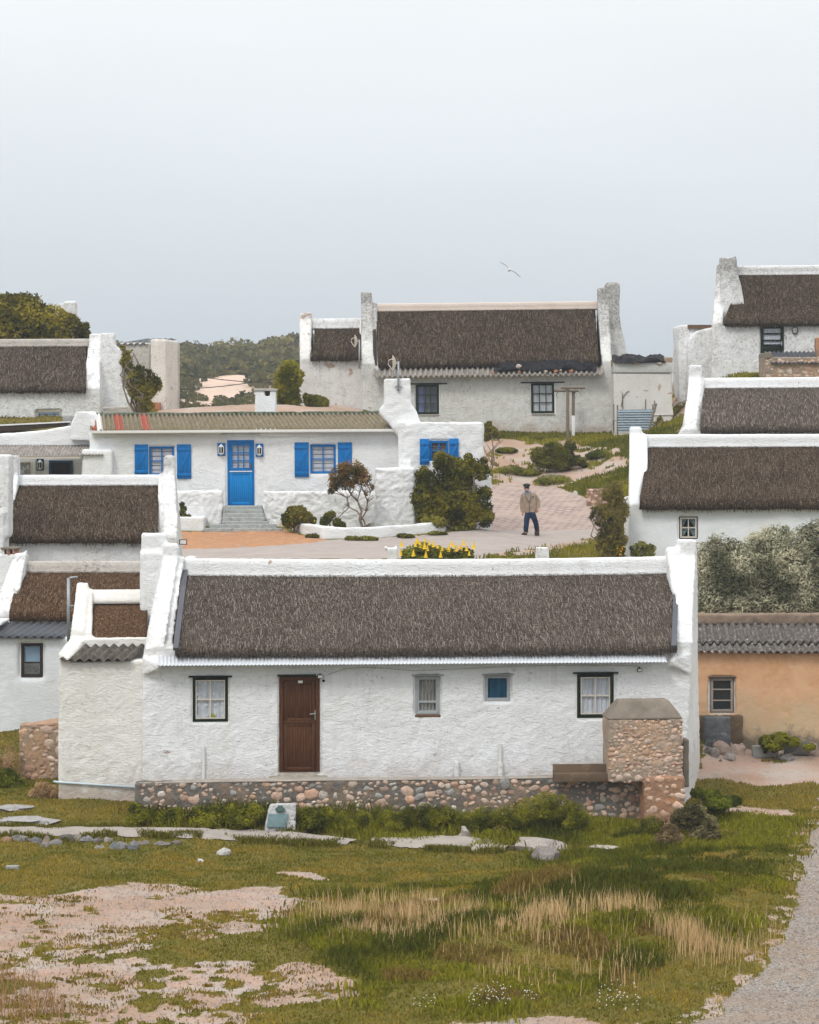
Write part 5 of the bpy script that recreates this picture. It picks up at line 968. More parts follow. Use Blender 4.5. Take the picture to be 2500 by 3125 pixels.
# aerials
def aerial(px, py, Yd, ytop, ybot, label, wall_px):
    b = P(px, ybot, Yd); s_ = Yd / FPX; root = thing('grid_aerial', label, 'aerial', b, group='grid dish aerials'); m = MB(); Ht = (ybot - ytop) * s_
    m.tube([(0, 0, 0), (0, 0, Ht)], .032, 8); m.build('mast', METAL, root, smooth=True)
    m = MB(); c = Vector((-22 * s_ if False else -.13, -.0, Ht - .06)); n_ = 9
    for k in range(-4, 5):
        zz = k * .055; hw = math.sqrt(max(.001, .24 ** 2 - zz ** 2)) ; m.tube([(c.x + .05 - .10 * ((hw * t) ** 2 + zz ** 2) / .0576, c.y + hw * t, c.z + zz) for t in (-1, -.5, 0, .5, 1)], .013, 5)
    for k in (-2, -1, 0, 1, 2): m.tube([(c.x + .05 - .10 * ((k * .09) ** 2 + (math.sqrt(max(0, .0576 - (k * .09) ** 2)) * t) ** 2) / .0576, c.y + k * .09, c.z + math.sqrt(max(0, .0576 - (k * .09) ** 2)) * t) for t in (-1, -.6, -.2, .2, .6, 1)], .013, 5)
    m.build('dish', solid('cream_grid', (.66, .60, .52), .5, .1), root)
    m = MB(); m.tube([(c.x - .04, c.y, c.z + .14), (c.x - .17, c.y, c.z + .09), (c.x - .19, c.y, c.z - .03), (c.x - .05, c.y, c.z - .23)], .016, 6); m.tube([(c.x, c.y, c.z), (0, 0, c.z)], .02, 6); m.build('feed_arm', solid('cream_grid', (.66, .60, .52), .5, .1), root)
    m = MB(); m.box(-.12, .12, .02, .07, .12, .15); m.box(-.05, .05, .02, .07, -.01, .02); m.build('bracket', METAL, root); return root
aerial(1216, 0, 90.42, 1102, 1192, 'grid dish aerial on the white chimney right of the mossy roof', 0)
aerial(1097, 0, 111.6, 1036, 1124, 'grid dish aerial on a mast before the small brown thatch at the rear', 0)

# ================================================================ PORCH COTTAGE (far left, joined to the blue one)
F = Frame(0, 1500, 90.6, 0)
root = F.root('porch_cottage', 'white cottage with a dark open porch under a corrugated awning, left edge', 'cottage')
m = MB(); zb = 6.0 - F.M.translation.z
def fo(pts, va, vb_, mb, FF_=None):
    FF_ = FF_ or F; a = [(FF_.at(x, y, va)[0], va, FF_.at(x, y, va)[1]) for x, y in pts]; mb.loft(a, [(p[0], vb_, p[2]) for p in a])
fo([(-60, 1330), (5, 1322), (140, 1311), (262, 1292), (285, 1290), (300, 1316), (300, 1366), (-60, 1372)], 1.3, 1.7, m)
fo([(248, 1374), (344, 1372), (344, 1660), (247, 1660)], .1, .9, m)
fo([(300, 1355), (345, 1355), (345, 1620), (300, 1620)], .9, 1.7, m)
m.box(F.at(-60, 1400, 2.4)[0], F.at(260, 1400, 2.4)[0], 2.4, 2.7, zb, F.at(0, 1360, 1.5)[1])
plaster(m.build('wall', WHITEC, root), .06, .012, .03, 3, 61)
corrugated('porch_roof', ASBL, root, F.at(-40, 1380, .1)[0], F.at(316, 1380, .1)[0], (1.3, F.at(100, 1358, 1.3)[1]), (.0, F.at(100, 1388, .0)[1]), .10, .018, .008)
m = MB(); a, b, c, d_ = F.rect(-40, 1391, 246, 1399, .1); m.box(a, b, .05, .1, c, d_); m.build('fascia_board', CREAMPAINT, root)
r = F.rect(150, 1405, 222, 1560, 2.4); m = MB(); frame_bars(m, *r, 2.32, 2.4, .07); dd = m.build('door', BLUED, root); m = MB(); m.box(r[0] + .07, r[1] - .07, 2.36, 2.39, r[2], r[3] - .07); m.build('door_leaf', DARKIN, dd)
r = F.rect(56, 1408, 99, 1460, 2.4); wd = window(root, (r[0], r[1], r[2], r[3]), 1, 1, CREAMPAINT, CREAMPAINT, .04, .02, .02, 2.33, None, fd=.05); m = MB(); m.box(r[0] + .05, r[1] - .05, 2.38, 2.39, r[2], r[3]); m.build('blind', CURTG, wd)
coach_lamp(root, F.rect(112, 1400, 134, 1436, 2.38), 2.38, BLUED)

# ================================================================ G: upper left cottage
F = Frame(0, 1290, 107, 3.5, .4); h = 2.3; wr = F.rect(109, 1253, 188, 1300)
def exG(m, ze, zr, zb):
    def fo2(pts, va, vb_):
        a = [(F.at(x, y, va)[0], va, F.at(x, y, va)[1]) for x, y in pts]; m.loft(a, [(p[0], vb_, p[2]) for p in a])
    fo2([(309, 1018), (351, 1018), (352, 1056), (368, 1066), (371, 1080), (371, 1172), (416, 1242), (416, 1320), (300, 1320), (306, 1060)], 1.2, 2.6)
    fo2([(-60, 1331), (-60, 1318), (80, 1310), (200, 1300), (225, 1295), (232, 1320), (232, 1360), (-60, 1360)], -2.4, -2.) if False else None
root, ze, zr, zb = thatched(F, 'upper left cottage with weathered thatch, blue framed window and flared white chimney', h=h, x_mid=130, y_eave=1198, y_rt=1052, y_cap=1034, y_capb=1054, base=9.2,
    right=[([(262, 1400), (262, 1200), (262, 1100), (272, 1040), (272, 1000)], [(306, 1400), (306, 1200), (307, 1100), (307, 1030), (307, 1000)], 1020, .24, .3)], left=[([(-80, 1400), (-80, 1000)], [(-50, 1400), (-50, 1000)], 1020, .2, .3)],
    wallx=(-80, 300), holes=(wr,), tm=T_ROUGH, wm=WHITEM, cm=CAPGREY, tl=[(-60, 1300), (-60, 1000)], tr=[(268, 1300), (266, 1195), (262, 1150), (264, 1052), (264, 1000)], capx=(-60, 275), seed=71, ov=.2, amp=.05, extra=exG)
wd = window(root, wr, 2, 1, solid('pale_wood_frame', (.45, .37, .26), .7), solid('grey_blue_paint', (.20, .33, .46), .6), .06, .05, .04, .04, cur(CURT, 3, .02))
F2 = Frame(0, 1330, 99, 0); root = F2.root('flat_roof_shed', 'small flat roofed lean-to with dark fascia and white edge, above the porch', 'shed')
A = lambda px, py, v: (F2.at(px, py, v)[0], v, F2.at(px, py, v)[1]); m = MB(); m.hexa([A(-60, 1326, 0), A(205, 1300, 0), A(205, 1300, 3), A(-60, 1326, 3), A(-60, 1303, 0), A(214, 1289, 0), A(214, 1289, 3), A(-60, 1303, 3)]); bevel(m.build('fascia_board', solid('dark_brown_fascia', (.06, .045, .035), .8, .4, 5), root), .01)
m = MB(); m.hexa([A(-60, 1303, -.04), A(216, 1289, -.04), A(216, 1289, 3.04), A(-60, 1303, 3.04), A(-60, 1298, -.04), A(216, 1285, -.04), A(216, 1285, 3.04), A(-60, 1298, 3.04)]); m.build('roof', WHITE, root)
m = MB(); m.box(F2.at(-60, 1400, .2)[0], F2.at(205, 1400, .2)[0], .2, 2.9, 7.5 - F2.M.translation.z, F2.at(0, 1326, .2)[1]); m.build('wall', WHITEM, root)
m = MB(); r = F2.rect(190, 1266, 225, 1300, 3.2); m.box(r[0], r[1], 3.2, 3.6, r[2] - .5, r[3]); plaster(m.build('parapet_stub', CEMENTG, root), .05, .01, .02, 2, 3)
F2 = Frame(313, 1262, 105, 0); root = F2.root('grey_slab', 'weathered grey timber slab lying at the foot of the flared chimney', 'slab'); m = MB(); r = F2.rect(313, 1241, 420, 1250); m.box(r[0], r[1], 0, .6, r[2], r[3]); r = F2.rect(316, 1250, 440, 1262); m.box(r[0], r[1], 0, .5, r[2] - .4, r[3] - .003); r = F2.rect(424, 1238, 442, 1262); m.box(r[0], r[1], -.02, .5, r[2] - .4, r[3]); plaster(m.build('slab', CAPGREY, root), .035, .01, .02, 2, 8)

# ================================================================ H: tall flat building behind
F = Frame(352, 1252, 110, -18); root = F.root('flat_roofed_building', 'tall plain flat roofed building with peeling render and a narrow slot, behind a shrub', 'building')
m = MB(); zb = 9.6 - F.M.translation.z; u0 = F.at(352, 1100)[0]; u1 = F.at(459, 1100)[0]; zt = F.at(400, 1046)[1]
m.box(u0, u1 - .02, 0, 3, zb, zt); m.box(u0, u1 - .02, 1.5, 3, zt - .1, zt + .13)
plaster(m.build('wall', whitewash('grey_render', (.54, .52, .48), .8, peel=.5), root), .06, .01, .03, 2, 81)
S = Frame(459, 1252, 109.2, -4); T2 = F.M.inverted() @ S.M; sl_ = S.rect(482, 1102, 489, 1164); m = MB(); r = S.rect(459, 1034, 506, 1330); wallgrid(m, r[0], r[1], r[2], r[3], 0, .35, [(sl_[0], sl_[1], sl_[2], sl_[3])]); m.box(r[0], r[1], .35, 3, r[2], r[3])
o = m.build('end_wall', whitewash('peeling_end_wall', (.72, .68, .63), .6, peel=.35), root); o.data.transform(T2); plaster(o, .055, .008, .02, 2, 82)
corrugated('roof', DARKTIN, root, u0 + .1, u1 - .1, (2.8, F.at(400, 1036, 2.8)[1]), (-.1, F.at(400, 1050, -.1)[1]), .25, .04)
m = MB(); r = S.rect(452, 1228, 487, 1252, -.5); m.box(r[0], r[1], -.5, -.1, r[2] - .4, r[3]); o = m.build('brick_step', BRICKM, root); o.data.transform(T2); bevel(o, .01)
# I: chimney peeping over the tree
F = Frame(163, 1030, 118, 0); root = F.root('chimney', 'white chimney top with mossy crown peeping over the big dark tree', 'chimney'); m = MB(); r = F.rect(193, 918, 229, 1050); m.box(r[0], r[1], 0, .8, r[2] - 2, r[3]); r = F.rect(163, 926, 200, 1050, .3); m.box(r[0], r[1], .3, .7, r[2] - 2, r[3]); plaster(m.build('chimney_wall', WHITEM, root), .05, .02, .03, 2, 5)

# ================================================================ J: large cottage at the rear
F = Frame(1105, 1285, 112, -1, .62); h = 2.45
v1_ = F.rect(1269, 1173, 1340, 1264); v2_ = F.rect(1621, 1169, 1692, 1261)
def exJ(m, ze, zr, zb):
    a = lambda px, py, v: (F.at(px, py, v)[0], v, F.at(px, py, v)[1]); q = [(1847, 1320), (1847, 870), (1852, 862), (1886, 862), (1892, 868), (1892, 960), (1896, 1000), (1908, 1040), (1913, 1095), (1913, 1320)]
    A_ = [a(x, y, 2.0) for x, y in q]; m.loft(A_, [(p[0], 3.3, p[2]) for p in A_])
root, ze, zr, zb = thatched(F, 'long rear cottage with dark thatch, pale ridge and black sheeting on its eave', h=h, x_mid=1480, y_eave=1118, y_rt=940, y_cap=923, y_capb=943, base=9.0,
    left=[([(1108, 1400), (1107, 1125), (1101, 1000), (1101, 900), (1101, 800)], [(1146, 1400), (1144, 1125), (1137, 1000), (1134, 900), (1134, 800)], 889, .26, .3), ([(1110, 1400), (1110, 800)], [(1160, 1400), (1158, 1122), (1150, 1000), (1150, 930), (1150, 800)], 0, .08, .2)],
    right=[([(1850, 1400), (1838, 1125), (1826, 1000), (1824, 900), (1823, 800)], [(1873, 1400), (1872, 1160), (1864, 1060), (1859, 900), (1858, 800)], 882, .26, .3)],
    wallx=(1112, 1868), holes=(v1_, v2_), tm=T_DARK, wm=whitewash('old_whitewash', (.66, .665, .65), .65, peel=.12, foot=9.75, top=13.1, bump=.02), cm=CAPPINK, tl=[(1156, 1200), (1156, 1122), (1150, 1000), (1150, 950), (1150, 800)], tr=[(1830, 1200), (1828, 1115), (1820, 1000), (1817, 940), (1816, 800)], capx=(1130, 1828), seed=91, ov=.05, amp=.04, extra=exJ, hp=.26, pamp=.012, wt=-.14)
for i_, r in enumerate((v1_, v2_)):
    wd = window(root, r, 3, 3, GREENP, solid('green_bars', (.03, .055, .035), .5) if i_ == 0 else GREENP, .07, .02, .03, .03, cur(solid('white_curtain', (.72, .73, .75), .9), 4, .02) if i_ else None, lintel=(.33 if i_ == 0 else .4, .05)); label_part(wd, 'dark green nine-pane window with lilac curtain' if i_ == 0 else 'dark green nine-pane window with white curtain')
    if i_ == 0: curtain(wd, r[0] + .07, r[0] + .36, r[2] + .05, r[3] - .07, .15, solid('lilac_curtain', (.30, .32, .52), .9), 3, .015); curtain(wd, r[0] + .38, r[1] - .06, r[2] + .05, r[3] - .07, .17, solid('grey_curtain', (.20, .21, .23), .9), 3, .015)
    m = MB(); r2 = r; m.box(r[0] - .0, r[1] + .0, -.05, 0, r[2] - .05, r[2] - .003); m.build('sill', CAPGREY, wd)
corrugated('eave_sheet', ASBL, root, F.at(1138, 1150, -.5)[0], F.at(1843, 1150, -.5)[0], (.10, F.at(1480, 1120, .10)[1]), (-.55, F.at(1480, 1147, -.55)[1]), .20, .055, .01)
m = MB(); p1 = F.on(1144, 1118, -.05, ze + .24, h, zr - .1); m.loft([(F.at(1139, 1100, .2)[0], .15, F.at(1139, 1118, .15)[1]), (F.at(1150, 1100, .2)[0], .15, F.at(1139, 1118, .15)[1]), (F.at(1148, 1010, 1.2)[0], 1.25, F.at(1148, 1010, 1.25)[1]), (F.at(1139, 1010, 1.2)[0], 1.25, F.at(1148, 1010, 1.25)[1])],
    [(F.at(1139, 1100, .2)[0], .0, F.at(1139, 1112, .0)[1]), (F.at(1150, 1100, .2)[0], .0, F.at(1139, 1112, .0)[1]), (F.at(1148, 1010, 1.2)[0], 1.15, F.at(1148, 1005, 1.15)[1]), (F.at(1139, 1010, 1.2)[0], 1.15, F.at(1148, 1005, 1.15)[1])]); m.build('flashing', solid('bitumen_strip', (.04, .03, .025), .7), root)
FJ = F
def tarp(name, label, F, x0, x1, yt, yb, v0, v1, seed, amp=.12, weights=()):
    n, k = 60, 12; p0 = F.at(x0, (yt + yb) / 2, v0)[0]; p1 = F.at(x1, (yt + yb) / 2, v0)[0]; zb_ = F.at(x0, yb, v0)[1]; zt_ = F.at(x0, yt, v1)[1]; m = MB(); V = []
    q = np.array([[p0 + (p1 - p0) * i / n, v0 + (v1 - v0) * j / k, zb_ + (zt_ - zb_) * j / k] for j in range(k + 1) for i in range(n + 1)]); a = (1 - np.abs(2 * fbm(q + seed, 1.5, 2, seed) - 1)) ** 2 * 1.15; b = (1 - np.abs(2 * fbm(q * [1, 1, 2] + seed, 3.4, 2, seed + 1) - 1)) ** 2 * 1.1
    edge_ = np.minimum(1, np.minimum(np.arange(n + 1), n - np.arange(n + 1)) / 5)[None].repeat(k + 1, 0).ravel(); q[:, 2] += amp * ((a - .5) * 2.4 + (b - .55) * 1.2) * (.3 + .7 * edge_) + .12; q[:, 2] += .05 * (vn(q, .5, seed) - .5); low = np.arange(len(q)) < n + 1; q[low, 1] += (vn(q[low], 1.1, seed + 3) - .5) * .3; q[low, 2] = np.minimum(q[low, 2], zb_ + .12)
    fs = [(j * (n + 1) + i, j * (n + 1) + i + 1, (j + 1) * (n + 1) + i + 1, (j + 1) * (n + 1) + i) for j in range(k) for i in range(n)]; m.add(q.tolist(), fs); o = m.build(name, TARP, fix=False); bake(o, ('SOLIDIFY', dict(thickness=.01))); o.matrix_world = F.M
    o.data.transform(F.M); o.matrix_world = Matrix.Identity(4); recentre(o); tag(o, label, 'plastic sheet'); return o
def rock(name, label, cat, loc, rad, c, seed, group=None, rough=.3, flat_=False):
    m = MB(); m.ico((0, 0, rad[2] * .55), rad, 2, rough, seed, c); o = m.build(name, STONEM, smooth=False, colour=True); o.location = loc; tag(o, label, cat, group); return o
tarp('plastic_sheet', 'crumpled black plastic sheet held down by bricks on the rear cottage eave', FJ, 1508, 1822, 1106, 1140, -.42, .35, 5, .13)
for i, (px, py, sz, br, lab) in enumerate(((1583, 1118, .11, 0, 'pale rounded stone on the black sheet, largest of its weights'), (1504, 1140, .06, 1, 'orange brick at the left end of the black sheet'), (1585, 1136, .06, 1, 'orange brick under the pale rounded stone'), (1666, 1134, .08, 0, 'grey stone on the eave sheet, middle of the black plastic'), (1697, 1134, .075, 1, 'orange brick right of the grey stone on the black plastic'), (1712, 1130, .06, 0, 'flat brown stone between two bricks on the black plastic'), (1744, 1133, .075, 1, 'orange brick nearest the right end of the black plastic'))):
    q = FJ.at(px, py, -.47); w_ = FJ.M @ Vector((q[0], -.47, q[1] - sz * .5))
    if br: m = MB(); m.box(-sz, sz, -sz * .7, sz * .7, 0, sz * 1.3); o = m.build('brick', BRICKM); o.location = w_; o.rotation_euler = (.2, .3, .6 * i); bevel(o, .008); tag(o, lab, 'brick')
    else: rock('stone', lab, 'stone', w_, (sz, sz * .8, sz * .75), (.45, .40, .34) if i else (.55, .48, .42), i + 3)
# left wing of J
F = Frame(915, 1236, 113, 0, .5); hh = 1.9
root, ze, zr, zb = thatched(F, 'small stained wing with dark thatch at the left of the long rear cottage', name='thatched_wing', cat='cottage', group=None, h=hh, x_mid=1020, y_eave=1101, y_rt=997, y_cap=972, y_capb=999, base=9.8,
    left=[([(917, 1300), (914, 1080), (912, 960), (912, 900)], [(950, 1300), (948, 1100), (949, 1070), (950, 960), (950, 900)], 955, .2, .28)], right=[([(1098, 1300), (1098, 900)], [(1120, 1300), (1120, 900)], 975, .1, .2)],
    wallx=(917, 1120), tm=T_DARK, wm=WHITEP, cm=WHITEM, tl=[(948, 1200), (948, 1076), (960, 1070), (960, 990), (960, 900)], tr=[(1110, 1200), (1110, 900)], capx=(945, 1110), seed=93, ov=.22, amp=.025)
# shed at the right of J
F = Frame(1867, 1316, 110.6, 0, 0); root = F.root('flat_shed', 'peeling cream panelled shed with plastic weighted on its roof, right of the rear cottage', 'shed')
m = MB(); r = F.rect(1874, 1139, 2053, 1266); ex = F.rect(1874, 1107, 2053, 1137); zb = 9.3 - F.M.translation.z
m.box(r[0], r[1], 0, 2.6, zb, r[3]); m.hexa([(r[1] - .5, -.01, r[2] + .02), (r[1] + .03, -.03, r[2] + .02), (r[1] + .03, .5, r[2] + .02), (r[1] - .5, .5, r[2] + .02), (r[1] - .5, -.01, r[2] + .35), (r[1] + .003, -.01, r[2] + .35), (r[1] + .003, .5, r[2] + .35), (r[1] - .5, .5, r[2] + .35)])
plaster(m.build('wall', whitewash('peeling_cream', (.62, .61, .585), .45, peel=.55, bump=.004), root), .05, .002, .015, 1, 84)
m = MB(); m.box(ex[0], ex[1], -.05, 2.6, ex[2], ex[3]); bevel(m.build('fascia_panel', whitewash('grey_panel', (.52, .53, .52), .6, bump=.003), root), .008)
m = MB(); a = F.rect(1867, 1092, 2050, 1112, .4); m.box(a[0], a[1], .5, .9, a[2] - .05, a[3] - .05); a = F.rect(2026, 1090, 2053, 1125, 0); m.box(a[0], a[1], .0, .6, a[2], a[3]); plaster(m.build('parapet', solid('brown_parapet', (.34, .25, .18), .9, .3, 4, bump=.01), root), .04, .01, .02, 2, 5)
a = F.rect(1995, 1262, 2056, 1266, -.03); m = MB(); m.tube([(a[0], -.03, a[2]), (a[1], -.03, a[2] + .02)], .02, 6); m.build('pipe', PVC, root)
a = F.at(2018, 1300, -.1); b = F.at(2054, 1298, -.1); m = MB(); m.tube([(a[0], -.1, a[1]), (b[0], -.1, b[1])], .05, 8); m.build('waste_pipe', PVC, root)
m = MB()
for pts in (((1896, 1240), (1901, 1215), (1912, 1197), (1921, 1194)), ((1901, 1250), (1900, 1200)), ((1970, 1250), (1971, 1218)), ((1998, 1255), (1998, 1222))): m.tube([(F.at(x, y, -.04)[0], -.04, F.at(x, y, -.04)[1]) for x, y in pts], .014, 5)
m.build('wiring', solid('rusty_wire', (.10, .07, .05), .8), root)
tarp('plastic_sheet', 'crumpled black plastic sheet under stones on the flat shed roof', F, 1870, 2032, 1098, 1114, -.12, .5, 15, .07)
for i, (px, py, sz, lab) in enumerate(((1940, 1108, .10, 'pale stone left of centre on the shed roof'), (2014, 1108, .10, 'pale stone near the right corner of the shed roof'))): q = F.at(px, py, -.05); rock('stone', lab, 'stone', F.M @ Vector((q[0], -.05, q[1] - .05)), (sz * 1.3, sz, sz * .7), (.50, .43, .36), i + 30)
# corrugated screen with posts
F = Frame(1884, 1318, 109.6, 0, .4); root = F.root('tin_screen', 'pale blue corrugated tin screen on grey posts before the cream shed', 'fence')
a = F.rect(1885, 1250, 1995, 1316); n_ = 90; m = MB(); V = []; k = 12
for i in range(n_ + 1):
    z = a[2] + (a[3] - a[2]) * i / n_; am = .03 * math.sin(i / n_ * 2 * math.pi * 8.5)
    for j in range(k + 1): V.append((a[0] + (a[1] - a[0]) * j / k, am + .0, z + .0))
m.add(V, [(i * (k + 1) + j, i * (k + 1) + j + 1, (i + 1) * (k + 1) + j + 1, (i + 1) * (k + 1) + j) for i in range(n_) for j in range(k)]); o = m.build('tin_sheet', solid('blue_grey_tin', (.42, .50, .56), .45, .3, 9, metal=.15), root, smooth=True, fix=False); bake(o, ('SOLIDIFY', dict(thickness=.008)))
for (xa, ya, xb, yb_, w_) in ((1885, 1236, 1885, 1330, .03), (1993, 1234, 1993, 1325, .03), (1874, 1233, 1874, 1325, .02)):
    q = F.at(xa, ya, .06); q2 = F.at(xb, yb_, .06); m = MB(); m.tube([(q2[0], .07, q2[1]), (q[0], .07, q[1])], w_, 6); m.build('post', WOODG, root)
m = MB(); q = F.at(1872, 1284, .0); q2 = F.at(1884, 1284, 0); m.tube([(q[0], 0, q[1] - .35), (q[0], 0, q[1]), (q2[0], 0, q2[1])], .018, 6); m.build('bracket', RUSTB, root)
b = P(1976, 1326, 108.6); t = P(2003, 1232, 108.9); m = MB(); m.tube([(0, 0, 0), (t - b)], .042, 7); o = m.build('leaning_pole', WOODG); o.location = b; tag(o, 'dark wooden pole leaning to the right across the tin screen', 'pole')
# washing-line posts
for (x0, y0, y1, bm_, dY, lab) in ((1733, 1183, 1348, (1713, 1178, 1786, 1187), 109.6, 'front T-shaped washing line post, plain grey wood'), (1750, 1190, 1340, (1692, 1187, 1767, 1197), 111.2, 'rear T-shaped washing line post, lower half painted white')):
    b = P(x0, y1, dY); b.z = min(b.z, g1(b.x, b.y)); t = P(x0, y0, dY); root = thing('washing_line_post', lab, 'post', b, group='washing line posts'); m = MB(); H_ = t.z - b.z; w_ = .058
    if 'rear' in lab:
        m.box(-w_, w_, -w_, w_, H_ * .48, H_); bevel(m.build('post', WOODG, root), .008); m = MB(); m.box(-w_ - .003, w_ + .003, -w_ - .003, w_ + .003, -.2, H_ * .48 - .003); bevel(m.build('painted_base', WHITEM, root), .008)
    else: m.box(-w_, w_, -w_, w_, -.2, H_); bevel(m.build('post', WOODG, root), .008)
    a = P(bm_[0], bm_[1], dY - .1) - b; c = P(bm_[2], bm_[3], dY - .1) - b; m = MB(); m.tube([(a.x, -.10, (a.z + c.z) / 2), (c.x, -.10, (a.z + c.z) / 2)], .055, 8); m.build('crossbeam', WOODH, root)
    for xx in (a.x + .12, c.x - .15): m = MB(); m.tube([(xx, -.12, a.z), (xx + .02, -.13, a.z - .12), (xx - .05, -.12, a.z - .25), (xx + .02, -.12, a.z - .36)], .008, 4); m.build('line_end', BLACK, root)

# ================================================================ K: upper right cottage
F = Frame(2172, 1152, 112, -6, .15); h = 2.3; D = F.rect(2321, 991, 2393, 1148)
def exK(m, ze, zr, zb):
    def fo3(pts, va, vb_):
        a = [(F.at(x, y, va)[0], va, F.at(x, y, va)[1]) for x, y in pts]; m.loft(a, [(p[0], vb_, p[2]) for p in a])
    fo3([(2196, 783), (2222, 787), (2247, 780), (2250, 830), (2262, 868), (2272, 930), (2274, 958), (2245, 968), (2205, 976), (2198, 880)], .55, 2.4)
root, ze, zr, zb = thatched(F, 'upper right cottage on the skyline with a broad weathered chimney and green door', h=h, x_mid=2400, y_eave=994, y_rt=834, y_cap=810, y_capb=834, base=11.0,
    left=[([(2172, 1300), (2174, 985), (2180, 900), (2187, 840), (2187, 700)], [(2206, 1300), (2206, 995), (2210, 900), (2214, 830), (2214, 700)], 806, .26, .4)], right=[([(2600, 1300), (2600, 700)], [(2630, 1300), (2630, 700)], 800, .26, .3)],
    wallx=(2176, 2630), holes=((D[0] - .03, D[1] + .03, D[2], D[3] + .03),), tm=T_DARK, wm=whitewash('weathered_whitewash', (.78, .79, .80), .75, top=15.2), cm=WHITEM, tl=[(2205, 1100), (2205, 985), (2230, 930), (2258, 838), (2262, 700)], tr=[(2605, 1100), (2605, 700)], capx=(2240, 2610), seed=95, ov=.2, amp=.03, extra=exK)
u0, u1, z0, z1 = D; m = MB(); frame_bars(m, u0, u1, z0, z1, -.01, .1, .085, .02); door = bevel(m.build('door', GREENP, root), .006); m = MB(); frame_bars(m, u0 - .10, u1 + .10, z0 - .1, z1 + .10, .03, .13, .104); m.build('reveal', WHITEM, door); a, b = u0 + .09, u1 - .09; zm = F.at(2350, 1062)[1]; m = MB(); m.box(a, b, .03, .07, z0 + .02, zm - .01); m.box(a, b, .01, .05, zm - .05, zm + .04); m.build('door_leaf', GREENP, door)
for k in (1, 2): c = zm + .04 + (z1 - .09 - zm - .04) * k / 3; m = MB(); m.box(a, b, .03, .07, c - .03, c + .03); m.build('rail', GREENP, door)
m = MB(); m.box(a, b, .05, .056, zm + .04, z1 - .09); m.build('pane', GLASS, door)
for k in (0, 1, 2): c = zm + .04 + (z1 - .09 - zm - .04) * (k + .93) / 3; curtain(door, a + .04, b - .04, c - (.30 if k else .13), c - .04, .09, LACE, 6, .01)
q = F.at(2386, 1048); m = MB(); m.box(q[0] - .02, q[0] + .02, -.02, .0, q[1] - .08, q[1] + .08); m.tube([(q[0], 0, q[1]), (q[0], -.04, q[1]), (q[0] - .1, -.04, q[1])], .012, 6); m.build('handle', METAL, door)
r = F.rect(2418, 997, 2435, 1019); m = MB(); c = (r[0] + r[1]) / 2; cz = (r[2] + r[3]) / 2; m.ico((c, -.05, cz), (.10, .06, .14), 2, 0); lt = m.build('bulkhead_lamp', CURT, root, smooth=True); m = MB(); ring = [(c + .11 * math.cos(t), -.06, cz + .15 * math.sin(t)) for t in np.linspace(0, 6.283, 21)]; m.tube(ring, .015, 5); m.tube([(c - .1, -.11, cz), (c + .1, -.11, cz)], .008, 4); m.tube([(c, -.11, cz - .13), (c, -.11, cz + .13)], .008, 4); m.build('lamp_cage', BLACK, lt)
m = MB(); K2 = Frame(2070, 1150, 113, 0, 0); T3 = F.M.inverted() @ K2.M
def fk(pts, va, vb_, mb): a = [(K2.at(x, y, va)[0], va, K2.at(x, y, va)[1]) for x, y in pts]; mb.loft(a, [(p[0], vb_, p[2]) for p in a])
fk([(2074, 1260), (2070, 992), (2180, 994), (2180, 1260)], .3, 2.6, m); fk([(2098, 1260), (2100, 1060), (2106, 1030), (2124, 1012), (2150, 1004), (2180, 998), (2180, 1260)], -.2, .6, m)
o = m.build('side_annex', WHITEM, root); o.data.transform(T3); plaster(o, .06, .014, .03, 3, 86); m = MB(); fk([(2100, 1003), (2100, 991), (2172, 991), (2172, 1003)], .15, 2.4, m); o = m.build('annex_slab', RUSTB, root); o.data.transform(T3)
# L: little stone lean-to in front of K
F = Frame(2333, 1152, 108.5, 0); root = F.root('stone_outhouse', 'small field stone outhouse with dark corrugated roof in front of the green door', 'shed')
a = F.rect(2333, 1090, 2600, 1160); stonework('masonry', a[0], a[1], 0, 1.8, a[2] - .6, a[3], 150, .08, .18, (.36, .29, .23), PINKS[:4] + [(.66, .56, .48)], root, ('front',), seed=33, gapk=.74)
corrugated('roof', DARKTIN, root, F.at(2352, 1100)[0], a[1], (1.9, F.at(2400, 1073, 1.9)[1]), (-.15, F.at(2400, 1108, -.15)[1]), .165, .03)
m = MB(); r = F.rect(2333, 1076, 2356, 1092, -.02); m.box(r[0], r[1], -.02, 1.8, r[2] - .05, r[3]); plaster(m.build('verge', CEMENT, root), .04, .01, .01, 1, 4)
F = Frame(2490, 1072, 109.4, 0); root = F.root('chimney', 'orange brick chimney at the right edge above the stone outhouse', 'chimney'); r = F.rect(2492, 1030, 2560, 1082); stonework('masonry', r[0], r[1], 0, .6, r[2] - .3, r[3], 20, .05, .1, (.38, .24, .17), PINKS[:4], root, ('front',), seed=35)
F = Frame(2050, 1135, 121, 0); root = F.root('white_wall', 'short white garden wall glimpsed between the shed and the upper right cottage', 'wall'); r = F.rect(2030, 1100, 2090, 1140); m = MB(); m.box(r[0], r[1], 0, .3, r[2], r[3]); m.box(r[0], r[1], .01, .28, r[2] - 1.5, r[2]); plaster(m.build('wall', WHITE, root), .05, .01, .02, 2, 4)

